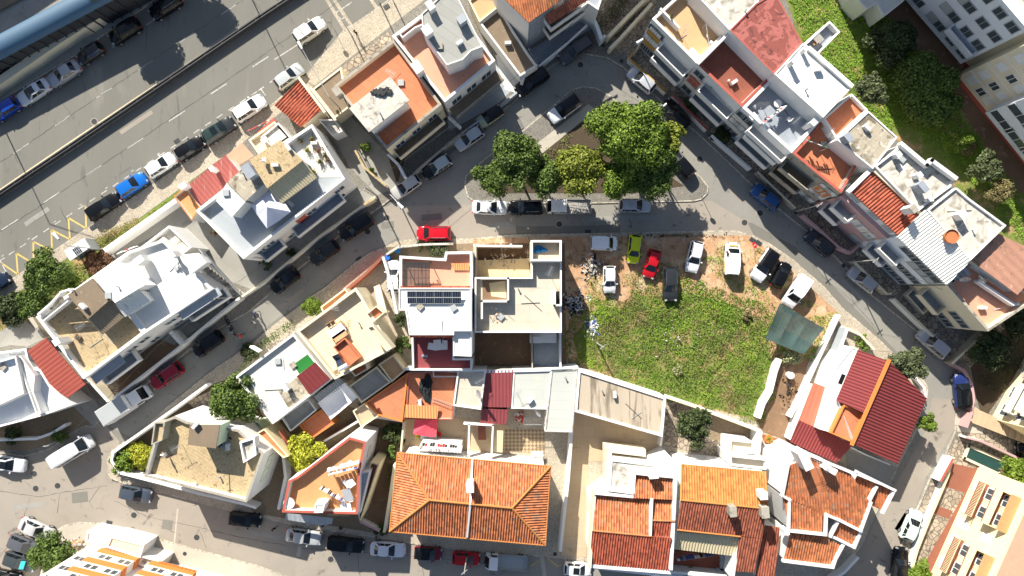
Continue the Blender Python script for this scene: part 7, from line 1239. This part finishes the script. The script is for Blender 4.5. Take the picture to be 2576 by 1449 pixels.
def parasol(label, x, y, h_, r, m, n=4, base=0, drop=.55, rot=20, name='parasol', cat='parasol'):
    c = W(x, y, h_); k = thing(name, label, cat, (c.x, c.y, base)); vs = [(c.x, c.y, h_ + .05)]; N_ = n * 4
    for j in (1, 2, 3):
        for i in range(N_):
            t = 2 * math.pi * i / N_ + R(rot); q = r * (math.cos(math.pi / n) / math.cos(((t - R(rot)) % (2 * math.pi / n)) - math.pi / n)) ** (.92); vs.append((c.x + q * j / 3 * math.cos(t), c.y + q * j / 3 * math.sin(t), h_ - drop * (j / 3) ** 1.1 - .05 * (1 if i % 4 == 2 else 0) * j / 3))
    fs = [(0, 1 + i, 1 + (i + 1) % N_) for i in range(N_)] + [(1 + j * N_ + i, 1 + j * N_ + N_ + i, 1 + j * N_ + N_ + (i + 1) % N_, 1 + j * N_ + (i + 1) % N_) for j in (0, 1) for i in range(N_)]
    MB().add(vs, fs).build('canopy', m, k); b = MB()
    for i in range(n): t = 2 * math.pi * i / n + R(rot); b.cyl((c.x, c.y, h_ - .05), (c.x + r * .98 * math.cos(t), c.y + r * .98 * math.sin(t), h_ - drop - .03), .015, n=5)
    b.build('rib', 'steel', k)
    if name == 'parasol': MB().cyl((c.x, c.y, base), (c.x, c.y, h_), .03).cyl((c.x, c.y, base), (c.x, c.y, base + .08), .28).build('pole', 'steel', k)
    else:
        b = MB()
        for i in range(n): t = 2 * math.pi * i / n + R(rot); b.cyl((c.x + r * .95 * math.cos(t), c.y + r * .95 * math.sin(t), base), (c.x + r * .95 * math.cos(t), c.y + r * .95 * math.sin(t), h_ - drop), .03)
        b.build('leg', 'steel', k)
    return k
parasol('bright pinkish red square parasol on the tiled patio', 1070, 1070, 2.7, 1.95, 'cloth_pink', 4, 0, .5, 38); parasol('white peaked gazebo on the blue-grey terrace', 672, 521, 8.6, 2.35, 'cloth_lav', 4, 5.6, 1.1, 80, 'gazebo', 'gazebo')
def table(label, x, y, z, l=1.6, w_=.9, rz=0, m='cloth_w', rnd_=False, g=None):
    c = W(x, y, z + .74); k = thing('table', label, 'table', (c.x, c.y, z), g)
    if rnd_: MB().cyl((c.x, c.y, z + .70), (c.x, c.y, z + .74), w_ / 2, n=20).build('tabletop', m, k)
    else: MB().box((c.x, c.y, z + .72), (l, w_, .04), R(rz)).build('tabletop', m, k)
    for a in (-1, 1):
        for e in (-1, 1): x_, y_ = a * (l / 2 - .12), e * (w_ / 2 - .1); x_, y_ = (x_ * .5, y_ * .5) if rnd_ else (x_, y_); MB().cyl((c.x + x_ * math.cos(R(rz)) - y_ * math.sin(R(rz)), c.y + x_ * math.sin(R(rz)) + y_ * math.cos(R(rz)), z), (c.x + x_ * math.cos(R(rz)) - y_ * math.sin(R(rz)), c.y + x_ * math.sin(R(rz)) + y_ * math.cos(R(rz)), z + .7), .025).build('leg', m if m != 'cloth_w' else 'shutter', k)
def chair(label, x, y, z, rz, m='shutter', g=None):
    c = W(x, y, z + .45); k = thing('chair', label, 'chair', (c.x, c.y, z), g, R(rz)); ORG.pop(k.name, None)
    simple_parts(k, [('seat', m, bx((0, 0, .44), (.46, .46, .05))), ('backrest', m, bx((-.22, 0, .72), (.04, .44, .5)))] + [('leg', m, MB().cyl((a * .2, e * .2, 0), (a * .2, e * .2, .42), .02, n=6)) for a in (-1, 1) for e in (-1, 1)])
CG = 'chairs round the dining table on the cream terrace'
table('white dining table on the cream terrace', 847, 833, 5.3, 2.0, 1.1, 35); 
for i, (x, y, a, t) in enumerate(((828, 818, -60, 'upper left'), (838, 812, -60, 'top'), (856, 813, 215, 'upper right'), (862, 818, 215, 'rightmost'), (840, 848, 60, 'lower left'))): chair('tan chair at the cream terrace dining table, %s one of five' % t, x, y, 5.3, a, 'tan', CG)
table('long tan bench table beside the cream terrace dining table', 855, 845, 5.3, 1.8, .8, 35, 'tan'); chair('cane lounge chair near the solar water heater', 840, 925, 5.3, 120, 'crm'); chair('second cane chair by the terrace edge, below the lounge chair', 847, 938, 5.3, 100, 'crm')
table('oval white table on the wedge-shaped orange terrace', 727, 1266, 6.87, 1.2, 1.3, 0, 'shutter', True); table('dark covered table on the wedge-shaped terrace, right side', 874, 1245, 6.87, 1.0, 1.4, 20, 'cloth_grey'); table('white table on the wedge-shaped terrace near the top railing', 880, 1217, 6.87, 1.1, .9, 35); table('white table on the wedge-shaped terrace by its stair', 870, 1277, 6.87, 1.2, .9, 10)
for x, y, a, t in ((866, 1212, 200, 'by the upper white table'), (884, 1254, 100, 'right of the dark covered table'), (866, 1262, 30, 'below the dark covered table'), (802, 1262, 60, 'beside the white chimney block')): chair('white plastic chair %s on the wedge-shaped terrace' % t, x, y, 6.87, a, 'shutter', 'white plastic chairs on the wedge-shaped terrace')
table('round white table on the grey terrace with dishes', 1957, 260, 7.9, .9, .9, 0, 'shutter', True); chair('white chair on the grey terrace near its lower wall', 1985, 300, 7.9, 140); chair('white chair beside the satellite dishes on the grey terrace', 1900, 268, 7.9, 40); table('small white table on the bright grey terrace floor, laundry corner', 1895, 292, 7.9, .8, .6, 40)
table('white cluttered table on the tan clothes-drying terrace', 1745, 135, 7.9, 1.3, .8, -45); chair('white folding chair on the tan clothes-drying terrace', 1790, 108, 7.9, 60); table('flowery covered table under the red parasol', 1078, 1094, .2, 2.0, 1.0, 4, 'trash_white'); chair('red chair at the flowery covered table', 1105, 1092, .2, 180, 'cloth_red'); table('white table near the top of the long drive', 1352, 1142, .3, 1.4, .6, 0)
table('dark table on the box terrace behind the white upper roof', 2060, 98, 9.8, .9, .9, 40, 'woodgrey'); chair('brown wooden chair on the box terrace behind the white upper roof', 2050, 108, 9.8, 120, 'wood'); chair('white chair on the sand-coloured flat roof', 664, 402, 9.02, 90); table('small table on the sunny forecourt of the red tiled cottage', 665, 352, 2.5, .8, .6, 35)
def laundry(label, a, b_, z, cols, n=12, zf=0):
    p, q = W(*a, z), W(*b_, z); k = thing('clothes_line', label, 'clothes line', (p.x, p.y, zf)); MB().cyl(tuple(p), tuple(q), .012, n=4).build('line', 'steel', k); b = MB(); b.cyl((p.x, p.y, zf), (p.x, p.y, z), .03); b.cyl((q.x, q.y, zf), (q.x, q.y, z), .03); b.build('post', 'steel', k); d_ = (q - p).normalized(); n_ = Vector((-d_.y, d_.x, 0))
    for i in range(n):
        c = p.lerp(q, (i + .5) / n); hh = rnd.uniform(.4, .9); w_ = (q - p).length / n * .85; vs = []; ang = rnd.uniform(.15, .5)
        for j in range(4):
            for s in (-.5, 0, .5): vs.append(c + d_ * s * w_ + n_ * (math.sin(j * 1.1) * .08 + ang * hh * j / 3) - Vector((0, 0, hh * j / 3)))
        MB().add(vs, [(j * 3 + s, j * 3 + s + 1, j * 3 + s + 4, j * 3 + s + 3) for j in range(3) for s in range(2)]).build('garment', rnd.choice(cols), k)
laundry('line of dark and coloured washing across the wedge-shaped terrace', (803, 1230), (858, 1261), 8.5, ['cloth_black', 'cloth_grey', 'cloth_w', 'cloth_blue'], 14, 6.87); laundry('white curtains hung across the wedge-shaped terrace', (822, 1187), (903, 1166), 8.6, ['cloth_w', 'cloth_lav'], 8, 6.87); laundry('pale washing behind the white curtains on the wedge-shaped terrace', (825, 1196), (898, 1178), 8.5, ['cloth_w', 'cloth_blue', 'cloth_w'], 8, 6.87)
laundry('dense washing on the line of the grey terrace', (1925, 306), (1985, 262), 9.4, ['cloth_black', 'cloth_w', 'cloth_red', 'cloth_w'], 16, 7.9); laundry('second white washing line on the grey terrace', (1920, 312), (1978, 270), 9.4, ['cloth_w', 'cloth_grey'], 10, 7.9); laundry('big white sheet and green shirts drying on the rust-red terrace', (2028, 352), (2082, 372), 10.0, ['cloth_w', 'cloth_green', 'cloth_w', 'cloth_black'], 9, 7.9)
laundry('white sheets drying on the tan corner terrace', (1776, 60), (1784, 122), 9.6, ['cloth_w', 'shutter'], 6, 7.9); laundry('row of dark garments in the sunken courtyard', (1705, 1412), (1805, 1397), 3.2, ['cloth_blue', 'cloth_w', 'cloth_black', 'cloth_grey'], 14, .9); laundry('coloured washing in front of the hipped-roof house upper wall', (1062, 1122), (1162, 1128), 4.6, ['cloth_w', 'cloth_red', 'cloth_black'], 16, 3.1)
laundry('red cloths hanging by the red tiled cottage', (622, 330), (688, 297), 2.6, ['cloth_red', 'sign_red', 'cloth_w'], 8, .2); laundry('white washing near the stair of the white penthouse house', (292, 640), (344, 620), 3.0, ['cloth_w', 'cloth_w', 'cloth_red'], 7, .2)
b = MB(); c1, c2 = W(1790, 100, 9.4), W(1790, 100, 7.9)
# shade canopy over the weedy lot
k = thing('shade_canopy', 'large green shade-cloth canopy stretched over the corner of the weedy lot', 'canopy', tuple(W(1995, 830))); q = P('1962,762,2.8 2073,826,2.6 2022,892,2.4 1925,852,2.5'); vs = []; N_ = 12
for i in range(N_ + 1):
    for j in range(N_ + 1): u, v_ = i / N_, j / N_; p = q[0].lerp(q[1], u).lerp(q[3].lerp(q[2], u), v_); p.z -= .35 * abs(math.sin(3 * math.pi * u)) * math.sin(math.pi * v_) * .5 + .25 * math.sin(math.pi * u) * math.sin(math.pi * v_); vs.append(p)
b = MB().add(vs, [(i * 13 + j, (i + 1) * 13 + j, (i + 1) * 13 + j + 1, i * 13 + j + 1) for i in range(12) for j in range(12)])
for fi in range(144): i, j = divmod(fi, 12); b.uv[fi] = [(i * .4, j * .4), (i * .4 + .4, j * .4), (i * .4 + .4, j * .4 + .4), (i * .4, j * .4 + .4)]
b.build('shade_cloth', 'shadenet', k); b = MB()
for i in (0, 4, 8, 12):
    for j in (0, 6, 12): p = vs[i * 13 + j]; MB().cyl((p.x, p.y, 0), (p.x, p.y, p.z), .04, n=6).build('post', 'wood', k)
# green pool by the yellow apartment house
k = thing('pool', 'green covered swimming pool beside the yellow apartment house', 'pool', tuple(W(2480, 1150))); q = ccw(P('2437,1122 2540,1166 2512,1192 2426,1152', .35)); MB().prism(q, .1).build('pool_cover', 'pooltarp', k); b = MB()
for i in range(4): a, c = q[i], q[(i + 1) % 4]; m_ = (a + c) / 2; b.box((m_.x, m_.y, .3), ((c - a).length + .3, .3, .3), math.atan2((c - a).y, (c - a).x))
b.build('pool_edge', 'crm', k)
def pot(label, x, y, z, r=.22, m='lf_mid', g='potted plants on the blue-grey terrace', pm='pot', pr=.5):
    c = W(x, y, z + .3); k = thing('potted_plant', label, 'plant', (c.x, c.y, z), g); MB().cyl((c.x, c.y, z), (c.x, c.y, z + .32), r * .7, r, 12).build('flower_pot', pm, k); n = 110; d_ = unit(nr.normal(size=(n, 3))); d_[:, 2] = np.abs(d_[:, 2]); quads('leaves', np.array([c.x, c.y, z + .35]) + d_ * pr * nr.random((n, 1)), unit(d_ + nr.normal(size=(n, 3)) * .5), np.full(n, .08), m, k, org=k.location)
for i, (x, y, m, t) in enumerate(((757, 355, 'lf_olive', 'dark leafy potted plant nearest the sand-coloured roof'), (773, 378, 'lf_bright', 'bright green potted plant in an orange pot'), (800, 380, 'lf_red', 'reddish potted plant'), (805, 406, 'lf_mid', 'green potted plant alone in the middle of the pale floor'), (785, 350, 'lf_mid', 'leafy potted plant by the top edge'), (818, 392, 'lf_olive', 'olive potted plant by the right parapet'), (826, 402, 'lf_dry', 'dry yellowish potted plant by the right parapet'), (816, 371, 'lf_dark', 'dark potted plant in the right corner'), (788, 432, 'lf_bright', 'small green potted plant by the awning end'))): pot(t + ' on the blue-grey terrace', x, y, 5.64, .24, m)
pot('small tree in a round tub, alone on the sandy roof terrace', 195, 848, 5.6, .35, 'lf_olive', None, 'pot', .5); pot('potted bush on the red tiled yard, in the bigger orange tub', 1934, 1104, .4, .55, 'lf_bright', None, 'orange', .7); pot('small potted bush right of the big orange tub', 1962, 1120, .4, .3, 'lf_dark', None, 'conc', .3); pot('large green plant in the sunken courtyard', 1738, 1430, .9, .3, 'lf_bright', None, 'pot', .6); pot('yellow flowering plant beside the flowery covered table', 1052, 1096, .3, .3, 'lf_lime', None, 'pot', .7); pot('dark potted plant in the left corner of the blue-grey terrace', 541, 585, 5.64, .35, 'lf_dark', None, 'pot', .6)
for lab, x, y, r_, hh, m, z in (('bright blue round barrel by the corner of the walled yard', 974, 648, .35, .9, 'bin_blue', .2), ('blue round tub on the brown paving, right of the blue barrel', 1000, 630, .35, .5, 'tarp_blue', .2), ('white round tank standing on the bare earth plot', 1990, 945, .45, .8, 'shutter', .2), ('round white tub by the roof edge of the sandy corner house', 487, 1222, .3, .5, 'shutter', 6.92)):
    p = W(x, y, z + hh); k = thing('barrel', lab, 'barrel', (p.x, p.y, z)); MB().cyl((p.x, p.y, z), (p.x, p.y, z + hh), r_ * .9, r_, 16).build('drum', m, k); MB().cyl((p.x, p.y, z + hh + .001), (p.x, p.y, z + hh + .03), r_ * .93, n=16).build('lid', m, k)
k = thing('mattress_pile', 'stack of white mattresses and boards on the maroon terrace', 'mattresses', tuple(W(1100, 868, 4.5)))
for x, y, l, w_, a in ((1088, 872, 1.1, .8, -10), (1100, 860, .9, .5, 5), (1108, 872, 1.1, .8, 5), (1119, 868, .6, 1.1, 0)): p = W(x, y, 4.9); MB().box((p.x, p.y, 4.75 + rnd.random() * .1), (l, w_, .3), R(a)).build('mattress', 'shutter', k)
p = W(1822, 1418, 1.3); k = thing('sofa', 'grey-green corner sofa in the sunken courtyard', 'sofa', (p.x, p.y, .9)); b = MB(); b.box((p.x, p.y, 1.1), (1.0, 2.6, .4)); b.box((p.x - .5, p.y - 1.0, 1.1), (1.0, .8, .4)); b.build('seat', 'gr_dry' if False else 'shutgrey', k); MB().box((p.x + .45, p.y, 1.45), (.2, 2.6, .4)).build('backrest', 'shutgrey', k)
ladder('white ladder leaning in the shaded corner of the dark yard', W(706, 1118, .3), W(722, 1098, 2.0), .4, 'shutter'); 
p = W(1010, 835, .6); k = thing('garden_bench', 'pale rounded garden bench under the small trees by the solar-panel house', 'bench', (p.x, p.y, .2)); b = bx((W(980, 838, .5).x, W(980, 838, .5).y, .45), (.5, 1.4, .1), R(25)); b.build('seat', 'shutter', k); c = W(980, 838, .5); bx((c.x, c.y, .2), (.3, 1.0, .4), R(25)).build('base', 'conclt', k)

heap('loose stones and spilled soil along the kerb of the dirt lot', 1700, 592, 190, 260, ['rubble', 'rubble', 'wood'], z=.16, sz_=.09, ell=.04)
